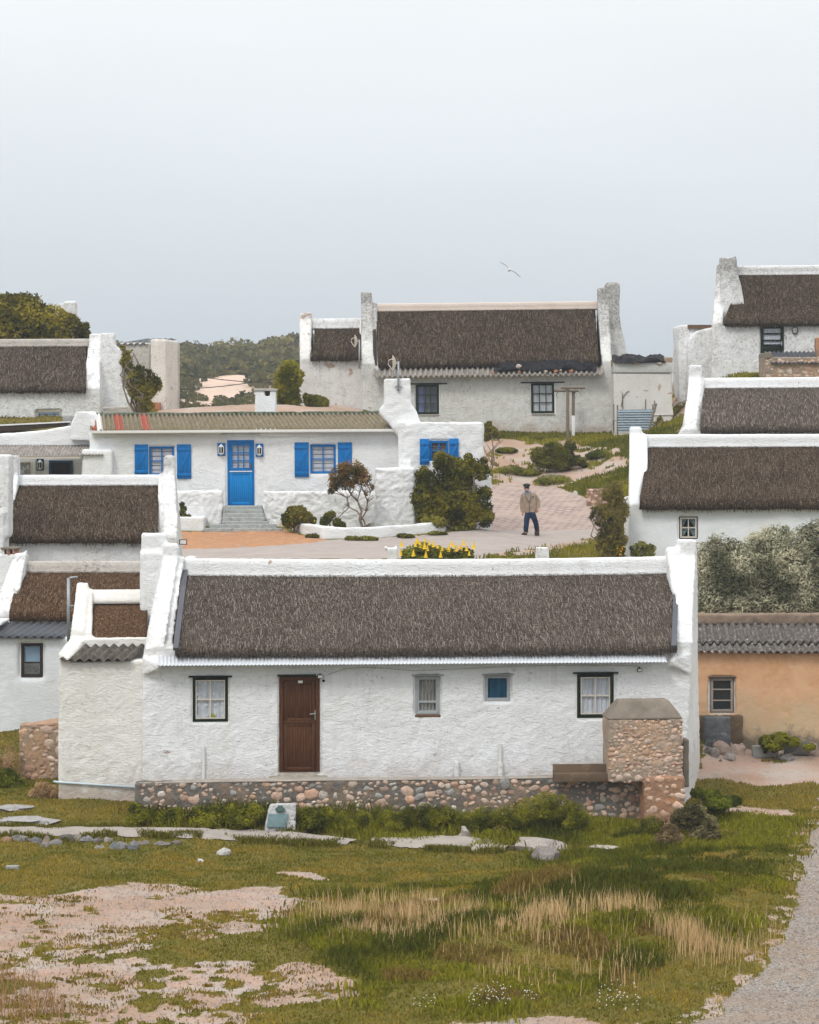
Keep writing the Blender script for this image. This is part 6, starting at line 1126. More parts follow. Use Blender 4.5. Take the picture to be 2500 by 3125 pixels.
# ================================================================ M, N: cottages at right
F = Frame(2092, 1330, 93, -5.5, .3); h = 2.3
root, ze, zr, zb = thatched(F, 'middle right cottage, its grey brown thatch rising behind the nearer white ridge', h=h, x_mid=2300, y_eave=1320, y_rt=1178, y_cap=1152, y_capb=1180, base=7.0,
    left=[([(2060, 1500), (2062, 1326), (2092, 1300), (2092, 1262), (2100, 1200), (2104, 1130), (2104, 1000)], [(2130, 1500), (2130, 1325), (2130, 1280), (2136, 1220), (2144, 1150), (2143, 1000)], 1112, .25, .3), ([(2110, 1500), (2115, 1000)], [(2138, 1500), (2138, 1310), (2146, 1220), (2152, 1170), (2152, 1000)], 0, .12, .2)], right=[([(2650, 1500), (2650, 1000)], [(2680, 1500), (2680, 1000)], 1110, .25, .3)],
    wallx=(2110, 2680), tm=T_FRONT, wm=WHITEM, cm=WHITE, tl=[(2130, 1500), (2136, 1310), (2144, 1240), (2150, 1180), (2150, 1000)], tr=[(2655, 1500), (2655, 1000)], capx=(2145, 2655), seed=97, ov=.2, amp=.025)
corrugated('eave_sheet', ASBL, root, F.at(2170, 1326, -.3)[0], F.at(2650, 1326, -.3)[0], (.1, F.at(2300, 1320, .1)[1]), (-.4, F.at(2300, 1334, -.4)[1]), .17, .03)
F = Frame(1919, 1700, 84, -4.2, .25); h = 2.4; wr = F.rect(2073, 1576, 2130, 1645)
root, ze, zr, zb = thatched(F, 'right hand cottage with thick dark thatch, crisp white ridge and one small curtained window', h=h, x_mid=2250, y_eave=1555, y_rt=1358, y_cap=1325, y_capb=1359, base=5.2,
    left=[([(1921, 1900), (1919, 1480), (1921, 1400), (1924, 1330), (1924, 1200)], [(1956, 1900), (1954, 1480), (1957, 1400), (1961, 1330), (1961, 1200)], 1304, .26, .3), ([(1930, 1900), (1930, 1200)], [(1960, 1900), (1976, 1505), (1977, 1440), (1979, 1340), (1979, 1200)], 0, .14, .2)], right=[([(2700, 1900), (2700, 1200)], [(2740, 1900), (2740, 1200)], 1300, .25, .3)],
    wallx=(1921, 2740), holes=(wr,), tm=T_NEAR, wm=whitewash('smooth_whitewash', (.76, .79, .82), .05, bump=.006), cm=WHITEC, tl=[(1952, 1700), (1952, 1506), (1978, 1500), (1979, 1440), (1980, 1358), (1980, 1200)], tr=[(2705, 1700), (2705, 1200)], capx=(1962, 2705), seed=99, ov=.24, amp=.022, th=.32, pamp=.007)
def tie(p, a, b, c, d, v):
    mm = solid('aqua_curtain', (.30, .42, .43), .9, .2, 8)
    for (x0, x1_) in ((a, (a + b) / 2), ((a + b) / 2, b)):
        for (za, zb_) in ((c + (d - c) * .5, d), (c, c + (d - c) * .5)):
            lft = x0 == a; curtain(p, x0, x1_, za + .02, zb_, v, mm, 4, .012, taper=.65 if lft else -.65)
wd = window(root, wr, 2, 2, solid('dark_frame', (.04, .035, .03), .6), CREAMPAINT, .03, .05, .035, .03, tie)
m = MB(); r = F.rect(1905, 1516, 1921, 1700, .8); m.box(r[0], r[1] + .1, .8, 1.8, r[2], r[3]); plaster(m.build('buttress', CREAMW, root), .05, .008, .02, 2, 3)
F2 = Frame(2165, 1675, 82, 0); root = F2.root('rusty_drum', 'rusty brown curved sheet half hidden by the silvery bush under the small window', 'sheet'); m = MB(); r = F2.rect(2168, 1648, 2235, 1676); pr = [(r[0], r[2] - .4), (r[0], r[2]), (r[0] + .05, r[3] - .04), (r[0] + .16, r[3]), (r[0] + .34, r[3] - .10), (r[1], r[3] - .12), (r[1], r[2] - .4)]; m.loft([(u, 0, z) for u, z in pr], [(u, .5, z) for u, z in pr]); bevel(m.build('sheet', solid('rust_red', (.16, .075, .05), .8, .3, 6), root), .01)

# ================================================================ O: ochre house
F = Frame(2132, 2280, 67, 0); root = F.root('ochre_house', 'ochre orange house with lichen grey corrugated roof at right, small dark window', 'house')
wr = F.rect(2167, 2067, 2242, 2176); m = MB(); zb = 1.9 - F.M.translation.z; a = F.at(2000, 2000)[0]; b = F.at(2700, 2000)[0]; zt = F.at(2300, 1990)[1]
shell(m, a, b, zb, zt, 3.6, [hole(wr)], th=.3); zr = F.at(2300, 1897, 2.2)[1]; m.slab(resamp([(0, zb), (0, zt), (2.4, zr), (3.6, zr - .3), (3.6, zb)], .4), lambda z: b - .3, lambda z: b); m.box(a, a + .3, 0, 3.6, zb, zt)
och = N('ochre_plaster'); k = och.mix(och.rng(och.noise(1.1, 4), .35, .65), (.52, .29, .15), (.60, .37, .23)); k = och.mix(och.rng(och.noise(4, 6, .65), .45, .7, 0, .6), k, (.64, .41, .25))
fz = och.math('ADD', och.z()[2], och.rng(och.noise(1.6, 5, .65), .2, .8, -.7, .7)); k = och.mix(och.rng(fz, 3.1, 3.9, .9, 0), k, (.50, .38, .24)); k = och.mix(och.rng(och.math('ADD', och.z()[2], och.rng(och.noise(3, 5, .65), .2, .8, -.3, .3)), 2.75, 3.0, .9, 0), k, (.15, .125, .10))
k = och.mix(och.rng(och.noise(1.7, 6, .7), .60, .68, 0, .8), k, (.36, .25, .18)); och.bump(och.noise(6, 6, .6, .5), .02); OCH = och.fin(k, .95)
plaster(m.build('wall', OCH, root), .055, .008, .02, 3, 101)
wd = window(root, wr, 1, 3, WOODG, solid('grey_old_paint', (.34, .30, .27), .8, .3, 20), .035, .05, .03, .05, lambda p, a, b, c, d, v: blind(p, a, b, c, c + (d - c) * .33, v, CURTG, 1, 1.) , lintel=(.04, .03), glass=GLASSD)
top_ = (2.2, F.at(2300, 1900, 2.2)[1]); mid_ = (.8, F.at(2300, 1962, .8)[1]); bot = (-.22, F.at(2300, 1990, -.22)[1])
corrugated('roof', ASBW, root, F.at(2110, 1950, 1)[0], b, top_, (mid_[0] - .1, mid_[1] + .02), .177, .042, .01, rag=.01, seed=2, skew=-.08); corrugated('roof_lower', ASBW, root, F.at(2110, 1950, 1)[0] - .06, b, (mid_[0] + .1, mid_[1] - .0), bot, .177, .042, .01, rag=.01, seed=5, skew=-.05)
m = MB(); r = F.rect(2100, 1873, 2800, 1900, 2.2); m.box(r[0], b, 2.15, 2.6, r[2] - .05, r[3]); plaster(m.build('ridge_beam', solid('brown_mortar', (.27, .20, .15), .95, .4, 3, bump=.012, dirt=(.12, .10, .08)), root), .04, .02, .03, 2, 7)
m = MB(); r = F.rect(2153, 2188, 2231, 2300, -.45); m.box(r[0], r[1], -.45, 0, r[2], r[3]); o = m.build('meter_box', solid('sooty_block', (.15, .16, .17), .9, .5, 4, bump=.015, dirt=(.35, .35, .34)), root); plaster(o, .03, .012, .02, 2, 5)
m = MB(); r = F.rect(2128, 2186, 2268, 2300, -.1); m.box(r[0], r[1], -.1, 0, r[2], r[3]); o = m.build('damp_plinth', solid('damp_plaster', (.17, .12, .075), .9, .4, 3, bump=.01, dirt=(.34, .22, .12)), root); plaster(o, .04, .015, .03, 3, 6)
# ---------------------------------------------------------------- distant dune hills
SIL = np.array([(-400,1035),(0,1045),(300,1052),(508,1062),(574,1053),(626,1071),(678,1061),(730,1050),(782,1056),(845,1036),(900,1036),(1000,1030),(1150,1045),(1400,1110),(1700,1200),(2000,1290),(2600,1330)])
def hz_(x, y):
    px = CX + x * FPX / y; py1 = np.interp(px, SIL[:, 0], SIL[:, 1]); t = np.clip((y - 235) / 185, 0, 1); t2 = t ** .8
    b = 1266 + 0 * px; py = b + (py1 + 14 - b) * t2; z = 10 + (HZ - py) * y / FPX; z = np.where(y > 420, z - (y - 420) * .10, z)
    z = z + (fbm(P3(x, y), .05, 3, 51) - .5) * 3.0 * np.clip(t * 3, 0, 1) * np.clip((430 - y) / 60, .2, 1); return np.where(y < 240, np.minimum(z, 10 + (HZ - 1266) * y / FPX), z) - .3
xs2 = np.arange(-110, 71, 1.5); ys2 = np.concatenate([np.arange(150, 470, 2.)]); X, Y = np.meshgrid(xs2, ys2); x = X.ravel(); y = Y.ravel(); z = hz_(x, y); z = np.where(y < 235, z * ((y - 150) / 85) + 8.4 * (1 - (y - 150) / 85), z)
n_ = len(xs2); ii = (np.arange(len(ys2) - 1)[:, None] * n_ + np.arange(n_ - 1)[None]).ravel(); Fh = np.stack([ii, ii + 1, ii + n_ + 1, ii + n_], 1)
s = N('dune'); k = s.mix(s.rng(s.noise(.06, 5, .6), .4, .6), (.62, .45, .36), (.55, .42, .34)); k = s.mix(s.rng(s.noise(.5, 5, .7), .55, .68), k, (.20, .17, .10)); DUNE = s.fin(k, 1)
o = npmesh('hills', np.stack([x, y, z], 1), Fh, DUNE); o['kind'] = 'structure'
SANDP = [[(565,1165),(620,1150),(700,1150),(790,1146),(815,1165),(800,1195),(755,1215),(700,1230),(640,1222),(585,1205)],[(845,1084),(870,1077),(905,1080),(905,1095),(870,1092)],[(850,1080),(1000,1078),(1000,1092),(850,1094)]]
n = 6500; cx_ = rng.uniform(-108, 68, n); cy_ = rng.uniform(225, 440, n); cz_ = hz_(cx_, cy_); px = CX + cx_ * FPX / cy_; py = HZ + (10 - cz_) * FPX / cy_
oy = (fbm(P3(cx_, cy_), .12, 3, 53) - .5) * 26; sand = np.zeros(n, bool)
for pl_ in SANDP: sand |= inside(px + oy, py + oy * .3, pl_)
sand |= (py > 1225) & (fbm(P3(cx_, cy_), .1, 2, 54) > .62); keep = (~sand | (rng.random(n) < .05)) & (px > -1200) & (px < 2400); cx_, cy_, cz_, py, sand = cx_[keep], cy_[keep], cz_[keep], py[keep], sand[keep]
rad = rng.uniform(.9, 2.6, len(cx_)) * np.where(sand, .35, 1) * np.where(py > 1200, .42, 1); per = 95; m_ = len(cx_)
dv = rng.normal(size=(m_, per, 3)); dv[..., 2] = np.abs(dv[..., 2]) * 1.0; dv /= np.linalg.norm(dv, axis=2)[..., None]; p = np.stack([cx_, cy_, cz_], 1)[:, None] + dv * rad[:, None, None] * rng.uniform(.6, 1.05, (m_, per, 1)) * [1, 1, .85]
p = p.reshape(-1, 3); nr = dv.reshape(-1, 3) + rng.normal(size=p.shape) * .7; nr /= np.linalg.norm(nr, axis=1)[:, None]; t = np.cross(nr, rng.normal(size=p.shape)); t /= np.linalg.norm(t, axis=1)[:, None]; b = np.cross(nr, t); sz = (rng.uniform(.09, .22, (len(p), 1)) * np.repeat(np.clip(rad, .8, 2), per)[:, None])
V = np.stack([p - t * sz, p - b * sz, p + t * sz, p + b * sz], 1).reshape(-1, 3); tt = np.repeat(np.clip(rng.normal(.4, .3, m_), 0, 1), per); c = np.array([.034, .044, .018])[None] * (1 - tt[:, None]) + np.array([.15, .145, .060])[None] * tt[:, None]; c = c * rng.uniform(.7, 1.3, (len(c), 1))
o = npmesh('hillside_bush', V, np.arange(len(V)).reshape(-1, 4), LEAF, np.repeat(c, 4, 0), smooth=False); o['kind'] = 'stuff'; tag(o, 'dark scrub covering the distant dune hills', 'scrub')

# ---------------------------------------------------------------- grass on the far slope
def slope_turf(name, label, n, area, c0, c1, h0, h1, wd, thr=.0):
    x, y = scatter(n, *area); z = gz(x, y); d, px, py = masks(x, y, z); k = (d['dirt'] < .5) & (d['brick'] < .5) & (d['conc'] < .5) & (d['clay'] < .5); x, y, z = x[k], y[k], z[k]
    cl = fbm(P3(x, y), .9, 3, 61); h = rng.uniform(h0, h1, len(x)) * (.6 + 1.2 * np.clip(cl - .35, 0, 1) * 2); t = np.clip((fbm(P3(x, y), .6, 3, 63) - .38) * 4, 0, 1)
    o = blades(name, x, y, h, wd, ccol(len(x), c0, c1, t, .3), .8, z=z); o['kind'] = 'stuff'; tag(o, label, 'grass')
slope_turf('slope_grass', 'green grass on the slope between the road and the rear cottages', 90000, (1.5, 15, 96, 118), (.09, .11, .018), (.22, .225, .035), .05, .14, .035)
slope_turf('verge_grass', 'green grass verge beside the road, right of the walking man', 26000, (1.5, 12, 82.5, 96), (.085, .10, .018), (.20, .20, .035), .05, .13, .03)
slope_turf('rear_grass', 'thin grass behind the mossy roofed cottage', 16000, (-18, 0, 103, 118), (.08, .085, .02), (.17, .15, .05), .05, .10, .04)

# ---------------------------------------------------------------- shrubs and trees
DK, LT = (.040, .050, .010), (.15, .155, .025)
shrub('tree', 'big dense olive green tree behind the upper left thatched roof', 'tree', 60, 1030, 113, [(-40,985,80,0),(20,960,62,.5),(80,965,66,0),(150,985,55,0),(205,1000,45,0),(240,1015,32,.3),(110,1010,70,-.4),(10,1010,80,-.5),(60,940,45,.2),(-10,945,50,0),(170,1030,60,-.3),(265,1028,18,.2),(205,970,14,.4),(262,995,12,.3)], 26000, .085, (.050,.055,.010), (.22,.20,.032), stem=.16, seed=3, clump=2.6)
shrub('shrub', 'green shrub with loose upper twigs between the flared chimney and the flat roofed building', 'shrub', 430, 1262, 103.5, [(432,1188,44,0),(455,1170,38,0),(418,1165,34,0),(440,1225,34,0),(388,1082,14,0),(384,1105,20,0),(474,1175,22,0),(425,1132,20,0),(452,1135,12,0),(374,1062,9,0),(406,1075,9,0),(396,1128,18,0)], 8000, .06, (.05,.055,.012), (.20,.19,.04), stem=.05, seed=5, gap=.43, inner=.6)
shrub('shrub', 'rounded yellow-green shrub at the left foot of the small thatched wing', 'shrub', 880, 1242, 111, [(884,1128,30,0),(880,1160,40,0),(878,1200,38,0),(898,1150,30,0),(866,1185,30,0),(890,1225,30,0)], 8000, .065, (.06,.07,.010), (.21,.215,.025), stem=.05, seed=7)
shrub('shrub', 'small bright green bush against the stained wall of the thatched wing', 'shrub', 960, 1240, 111.3, [(945,1222,18,0),(965,1225,20,0),(988,1228,16,0),(935,1210,10,0)], 2600, .06, (.05,.065,.01), (.17,.17,.035), seed=9)
shrub('shrub', 'large dark glossy shrub spilling over the white planter wall', 'shrub', 1390, 1615, 88.9, [(1330,1500,66,0),(1400,1450,56,0),(1350,1410,30,0),(1440,1430,34,0),(1470,1440,26,-.1),(1395,1530,76,0),(1455,1550,46,-.1),(1315,1570,48,0),(1480,1585,24,-.3),(1292,1450,26,0),(1420,1590,36,-.2),(1345,1390,14,.3),(1430,1395,13,.2),(1478,1405,12,.1),(1495,1575,16,-.4),(1480,1505,22,-.1),(1300,1520,44,.0)], 26000, .052, (.032,.040,.007), (.155,.155,.022), stem=.06, seed=11, gap=.30, clump=2.8, inner=.35, var=.4)
shrub('shrub', 'low bright green plant at the foot of the large dark shrub', 'shrub', 1310, 1612, 88.3, [(1300,1594,16,0),(1330,1592,18,0),(1350,1594,14,0)], 1500, .045, (.09,.11,.02), (.20,.20,.05), seed=12)
shrub('shrub', 'round shrub with yellow flowers beside the cement steps', 'shrub', 905, 1620, 88.4, [(885,1585,26,0),(912,1568,26,0),(935,1582,20,0),(890,1560,16,0),(955,1588,12,0)], 5000, .045, (.035,.045,.012), (.13,.13,.03), seed=13, tip=(.035, (.75,.55,.03)))
shrub('shrub', 'straggly green shrub under the wind-bent tree, left of its trunk', 'shrub', 1005, 1612, 87.9, [(1000,1580,15,0),(1012,1570,12,0),(990,1592,14,0),(1030,1595,14,0),(1045,1603,11,0)], 1800, .045, (.04,.05,.012), (.12,.13,.03), seed=14)
# wind-bent tree
Yt = 88.3; b = P(1108, 1607, Yt); root = thing('tree', 'small wind-bent tree with bare twisted stems and a reddish brown crown', 'tree', b); k = Yt / FPX
def q_(px, py, dy=0.): v = P(px, py, Yt + dy) - b; return (v.x, v.y, v.z)
m = MB(); T_ = [([(1108,1612),(1098,1585),(1104,1560),(1092,1530),(1072,1510),(1055,1480),(1040,1450)],.045),([(1116,1612),(1112,1590),(1090,1560),(1066,1548),(1060,1520),(1030,1500),(1015,1480)],.035),([(1104,1610),(1100,1590),(1118,1560),(1122,1530),(1110,1500),(1100,1470)],.032),([(1090,1530),(1098,1505),(1105,1480),(1110,1450)],.022),([(1066,1548),(1045,1568),(1032,1580),(1020,1590)],.02),([(1072,1510),(1080,1490),(1075,1450)],.02),([(1060,1520),(1040,1510),(1010,1500)],.016),([(1122,1530),(1130,1505),(1128,1490)],.018),([(1114,1608),(1128,1600),(1132,1610)],.05)]
for pts, r in T_: m.tube([q_(px, py, .15 * math.sin(i * 1.3 + px)) for i, (px, py) in enumerate(pts)], [r * (1 - .12 * i) for i in range(len(pts))], 6)
rr = random.Random(2)
for i in range(95):
    s0_ = rr.choice(T_[:8])[0]; a = s0_[rr.randint(max(0, len(s0_) - 4), len(s0_) - 1)]; ex, ey = a[0] + rr.uniform(-28, 26), a[1] - rr.uniform(8, 34); m.tube([q_(a[0], a[1]), q_((a[0] + ex) / 2 + rr.uniform(-4, 4), (a[1] + ey) / 2, rr.uniform(-.2, .2)), q_(ex, ey, rr.uniform(-.4, .4))], [.010, .008, .005], 4)
m.build('trunk', solid('pale_bark', (.26, .19, .14), .9, .3, 12), root, smooth=True)
bl = [(1040,1450,36),(1075,1438,40),(1108,1462,28),(1018,1482,22),(1060,1470,30),(1128,1488,14),(1095,1440,28),(1025,1465,26),(1050,1425,18),(1010,1498,12),(1120,1505,10)]
leaves('crown', [(q_(a, c), (r * k, r * k * 1.1, r * k * .85)) for a, c, r in bl], 10500, .036, (.060, .052, .018), (.19, .115, .055), root, seed=15, gap=.46, inner=.6, var=.4)
shrub('shrub', 'tall feathery olive shrub at the left corner of the right hand cottage', 'shrub', 1865, 1690, 83.2, [(1862,1520,30,0,1.5),(1885,1500,24,0,1.4),(1842,1570,32,0,1.4),(1872,1590,38,0,1.3),(1862,1645,42,0),(1900,1560,22,0,1.6),(1890,1640,30,0),(1812,1560,11,0,1.4),(1800,1580,8,0,1.2),(1838,1530,10,0,1.5),(1850,1680,35,0)], 16000, .075, (.065,.068,.022), (.24,.215,.085), stem=.03, seed=17, asp=.14, gap=.42, inner=.5, up=.9)
# candelabra yellow flowers behind the front ridge
Yf = 79.; b = P(1335, 1712, Yf); b.z = g1(b.x, b.y); root = thing('flowering_shrub', 'green bush covered in bright yellow cone shaped flowers behind the front white ridge', 'shrub', b)
f = lambda px, py, dy=0.: tuple(P(px, py, Yf + dy) - b); k = Yf / FPX
leaves('foliage', [(f(a, c), (r * k, r * k * .9, r * k * .8)) for a, c, r in ((1250,1690,26),(1290,1680,34),(1330,1690,30),(1380,1698,28),(1420,1692,26),(1265,1705,40),(1340,1715,50),(1410,1715,40),(1300,1740,60),(1390,1745,50))], 7000, .055, (.055,.07,.012), (.16,.19,.03), root, seed=19)
m = MB(); rr = random.Random(5)
for (px, py) in ((1226,1662),(1224,1688),(1274,1652),(1297,1649),(1282,1664),(1296,1668),(1304,1675),(1323,1663),(1336,1668),(1280,1690),(1262,1690),(1300,1694),(1345,1694),(1378,1660),(1384,1664),(1370,1676),(1374,1688),(1416,1658),(1404,1670),(1410,1679),(1446,1667),(1424,1675),(1432,1690),(1310,1658),(1286,1676),(1268,1662),(1392,1675),(1350,1675)):
    r = rr.uniform(5, 8) * k; x0, y0, z0 = f(px, py, rr.uniform(-.35, -.05)); n_ = 8
    for lv in range(3): m.loft([(x0 + r * (1 - lv * .28) * math.cos(t), y0 + r * (1 - lv * .28) * math.sin(t), z0 - r + lv * r * .75) for t in np.linspace(0, 6.283, n_, endpoint=False)], [(x0 + r * .25 * math.cos(t), y0 + r * .25 * math.sin(t), z0 + r * .1 + lv * r * .75) for t in np.linspace(0, 6.283, n_, endpoint=False)])
fl_o = m.build('flowers', solid('yellow_petals', (.85, .56, .03), .7, .25, 30), root); fl_o['kind'] = 'stuff'
# silvery bushes at right
for i, (lab, px, Yb, bl, n) in enumerate((('silvery green bush directly right of the front cottage gable', 2190, 73, [(2165,1720,60,0),(2200,1690,50,.2),(2240,1720,60,.1),(2150,1780,60,0),(2210,1790,80,0),(2180,1650,22,.2),(2150,1668,16,0),(2240,1665,24,.3),(2260,1780,70,0),(2170,1840,60,-.1),(2240,1840,60,-.1)], 17000),
    ('tall silvery bush behind the middle of the ochre house roof', 2320, 73.8, [(2300,1690,50,0),(2340,1670,55,0),(2370,1650,42,0),(2310,1740,75,0),(2380,1740,80,0),(2330,1810,80,0),(2300,1640,16,0),(2345,1622,14,0),(2395,1622,18,0),(2320,1648,18,0),(2390,1810,70,0)], 19000),
    ('tallest silvery bush at the right edge with spiky tips', 2450, 73, [(2430,1680,50,0),(2470,1660,55,0),(2500,1640,50,0),(2440,1740,80,0),(2500,1740,90,0),(2450,1820,80,0),(2520,1810,80,0),(2412,1632,14,0),(2440,1618,13,0),(2485,1600,15,0),(2460,1622,18,0),(2500,1612,16,0)], 19000))):
    shrub('silver_bush', lab, 'bush', px, 1900, Yb, [(a_[0], a_[1], a_[2] * (1.0 if a_[2] < 26 else 1.16), *a_[3:]) for a_ in bl] + [(px + dx_, 1800 + dy_, 62, -.2) for dx_ in (-80, -25, 30, 85) for dy_ in (-60, 30)], int(n * 1.5), .060, (.115,.118,.075), (.48,.455,.34), group='silvery bushes behind the ochre house', mat=LEAFS, seed=21 + i, asp=.22, up=.7, inner=.4, stem=.05, var=.35, clump=3., gap=.26)
shrub('shrub', 'dark shrub at the right corner of the blue-shuttered cottage, behind it', 'shrub', 1490, 1345, 104, [(1488,1310,16,0),(1505,1318,15,0),(1482,1330,16,0),(1520,1330,9,0),(1492,1295,9,0)], 2400, .06, DK, (.12,.12,.03), seed=31)
shrub('shrub', 'wide dark green bush on the sandy slope above the brick paving', 'shrub', 1700, 1432, 106, [(1650,1385,28,0,.7),(1690,1375,34,0,.8),(1720,1392,34,0,.75),(1740,1360,18,0),(1760,1405,26,0,.6),(1670,1410,34,0,.6),(1715,1418,34,0,.5),(1780,1418,14,0,.6),(1640,1400,20,0,.6)], 11000, .06, (.032,.042,.010), (.13,.14,.025), seed=33, up=.8, asp=.25)
for i, (px, py, r, lab) in enumerate(((1545, 1372, 22, 'small green hummock on the sandy slope, leftmost'), (1560, 1432, 34, 'low green hummock at the top left of the brick paving'), (1610, 1440, 26, 'low green hummock between two sand patches above the paving'), (1690, 1462, 40, 'flat green hummock at the upper edge of the brick paving'), (1830, 1385, 30, 'green hummock beside the sandy path at right of the dark bush'), (1640, 1338, 14, 'tiny dark tuft at the foot of the rear cottage wall'))):
    w_ = gpt(px, py + r * .25, 97, 113); s_ = w_.y / FPX; root = thing('hummock', lab, 'plant', w_, group='green hummocks on the slope'); leaves('foliage', [((0, 0, r * s_ * .15), (r * s_ * 1.3, r * s_ * 1.3, r * s_ * .42)), ((r * s_ * .8, .1, .02), (r * s_ * .8, r * s_, r * s_ * .3)), ((-r * s_ * .8, -.1, .02), (r * s_ * .7, r * s_, r * s_ * .28))], 2200, .06, (.04,.058,.01), (.15,.165,.03), root, seed=40 + i, up=1.2, asp=.2)
shrub('flowering_plant', 'small flowering plant by the foot of the tin screen', 'plant', 2015, 1318, 109.2, [(2010,1295,13,0),(2025,1298,11,0),(2015,1280,9,0),(2005,1305,10,0)], 900, .06, (.04,.05,.02), (.14,.15,.05), seed=47, tip=(.22, (.70,.50,.48)))
shrub('shrub', 'small leafy bush in front of the small curtained window wall', 'shrub', 1960, 1700, 82.4, [(1935,1672,14,0),(1960,1668,16,0),(1985,1675,15,0),(1945,1690,20,0),(1980,1695,20,0)], 1800, .05, (.045,.06,.02), (.17,.19,.07), seed=48, gap=.42, inner=.5)
shrub('flowering_plant', 'clump of tiny orange flowers at the foot of the tall feathery shrub', 'plant', 1893, 1698, 82.6, [(1885,1680,10,0),(1900,1678,10,0),(1893,1690,14,0)], 900, .035, (.05,.07,.015), (.12,.14,.03), seed=49, tip=(.14, (.85,.42,.03)))
shrub('plant', 'leafy plant growing in the white planter box', 'plant', 558, 1590, 89.35, [(556,1540,7,0),(560,1553,9,0),(554,1566,8,0),(563,1575,9,0),(578,1574,5,0)], 500, .05, (.04,.055,.015), (.13,.14,.04), seed=50, snap=False)
# low leafy shrubs at the foot of the stone wall
rowb = [((440,2490,26),(415,2470,22),'dark grassy tuft at the left end of the stone wall'), ((500,2500,34),(540,2492,34),'green leafy shrub at the left foot of the stone wall'), ((610,2494,38),(660,2488,36),'green leafy shrub midway between the wall end and the memorial stone'), ((720,2486,38),(770,2480,34),'green leafy shrub just left of the memorial stone'), ((945,2492,34),(990,2488,30),'green leafy shrub just right of the memorial stone'), ((1050,2508,36),(1100,2500,32),'green leafy shrub below the stone wall left of its centre'), ((1190,2500,34),(1250,2490,36),'green leafy shrub below the centre of the stone wall'), ((1300,2478,34),(1350,2490,40),'dark green shrub below the white drain pipes'), ((1430,2512,40),(1480,2498,44),'dark green shrub beside the flat rock path'), ((1560,2490,46),(1610,2470,44),'bushy green shrub rising against the right part of the wall'), ((1665,2450,42),(1700,2468,50),'tallest green shrub against the stone wall'), ((1745,2480,40),(1770,2500,34),'green shrub left of the bare right end of the wall'), ((1900,2552,30),(1990,2520,36),'green shrub under the right corner of the stone wall')]
for i, (a, b2, lab) in enumerate(rowb):
    shrub('low_shrub', lab, 'shrub', (a[0] + b2[0]) / 2, max(a[1], b2[1]) + 45, 57.9, [(a[0], a[1], a[2], 0, .85), (b2[0], b2[1], b2[2], 0, .85), ((a[0] + b2[0]) / 2, (a[1] + b2[1]) / 2 + 14, 34, -.15, .8), ((a[0] + b2[0]) / 2 - 14, (a[1] + b2[1]) / 2 + 26, 30, -.3, .6)], 5200, .034 if i < 5 else .028, (.045,.056,.007) if i != 7 else (.026,.036,.006), (.165,.18,.02), group='low shrubs along the stone wall', seed=60 + i, up=.8, inner=.35, stem=.015, var=.35, asp=.35 if i < 5 else .25)
shrub('grey_shrub', 'grey green woody shrub right of the stone wall end', 'shrub', 2120, 2585, 57.2, [(2080,2500,34,0),(2120,2492,38,0),(2160,2520,34,0),(2140,2545,34,-.1),(2180,2550,20,-.1)], 9000, .028, (.055,.058,.035), (.19,.18,.13), seed=80, gap=.3)
shrub('grey_shrub', 'small rounded brown shrub in front of the grey green one', 'shrub', 2045, 2590, 56.6, [(2045,2548,32,0),(2020,2560,20,0),(2068,2562,20,0)], 5000, .024, (.10,.08,.055), (.24,.20,.15), seed=81)
shrub('tussock', 'dry straw tussock at the foot of the left annex', 'tussock', 135, 2445, 60, [(130,2415,28,0),(160,2420,22,0),(105,2425,18,0)], 2500, .06, (.20,.13,.08), (.40,.29,.18), seed=82, asp=.07, up=1., mat=LEAFD)
shrub('tussock', 'dry reddish weeds left of the stone block', 'tussock', 30, 2400, 62.5, [(30,2320,34,0,1.3),(5,2350,40,0),(50,2350,20,0)], 2500, .07, (.16,.11,.07), (.36,.25,.17), seed=83, asp=.06, up=1., mat=LEAFD, gap=.4)
shrub('shrub', 'dark green creeping bush under the dry weeds at the left edge', 'shrub', 30, 2420, 61.6, [(20,2385,40,0),(60,2400,26,0),(-20,2380,40,0)], 6000, .035, (.03,.045,.008), (.11,.14,.02), seed=84)
shrub('shrub', 'green weeds along the foot of the ochre wall', 'shrub', 2360, 2285, 66.2, [(2340,2262,24,0,.7),(2380,2255,28,0,.7),(2420,2265,22,0,.7),(2360,2275,34,0,.5),(2470,2280,20,0,.5)], 5000, .04, (.05,.065,.01), (.17,.19,.025), seed=85, stem=.008)
shrub('shrub', 'green creeper growing at the right base corner of the front cottage', 'shrub', 2165, 2470, 60.2, [(2130,2420,22,0,.7),(2170,2430,34,0,.6),(2230,2445,34,0,.5),(2190,2455,40,-.4,.5)], 7000, .032, (.03,.046,.008), (.12,.155,.02), seed=86)
for i, (px, py, lab) in enumerate(((955, 1640, 'tiny weed at the left foot of the planter wall'), (1120, 1648, 'tiny weed at the middle foot of the planter wall'), (1232, 1640, 'upright tiny weed in front of the square white pillar'), (1330, 1632, 'tiny weed at the right foot of the planter wall'), (1400, 1618, 'green weeds where the planter wall meets the road'), (1075, 1648, 'small weed just right of the planter wall bend'))):
    w_ = gpt(px, py, 83, 96); root = thing('weed', lab, 'weed', w_, group='weeds at the planter wall'); leaves('foliage', [((0, -.1, .05), (.22, .15, .07)), ((.15, -.1, .04), (.2, .12, .05))], 420, .045, (.05,.06,.015), (.14,.15,.04), root, seed=90 + i)
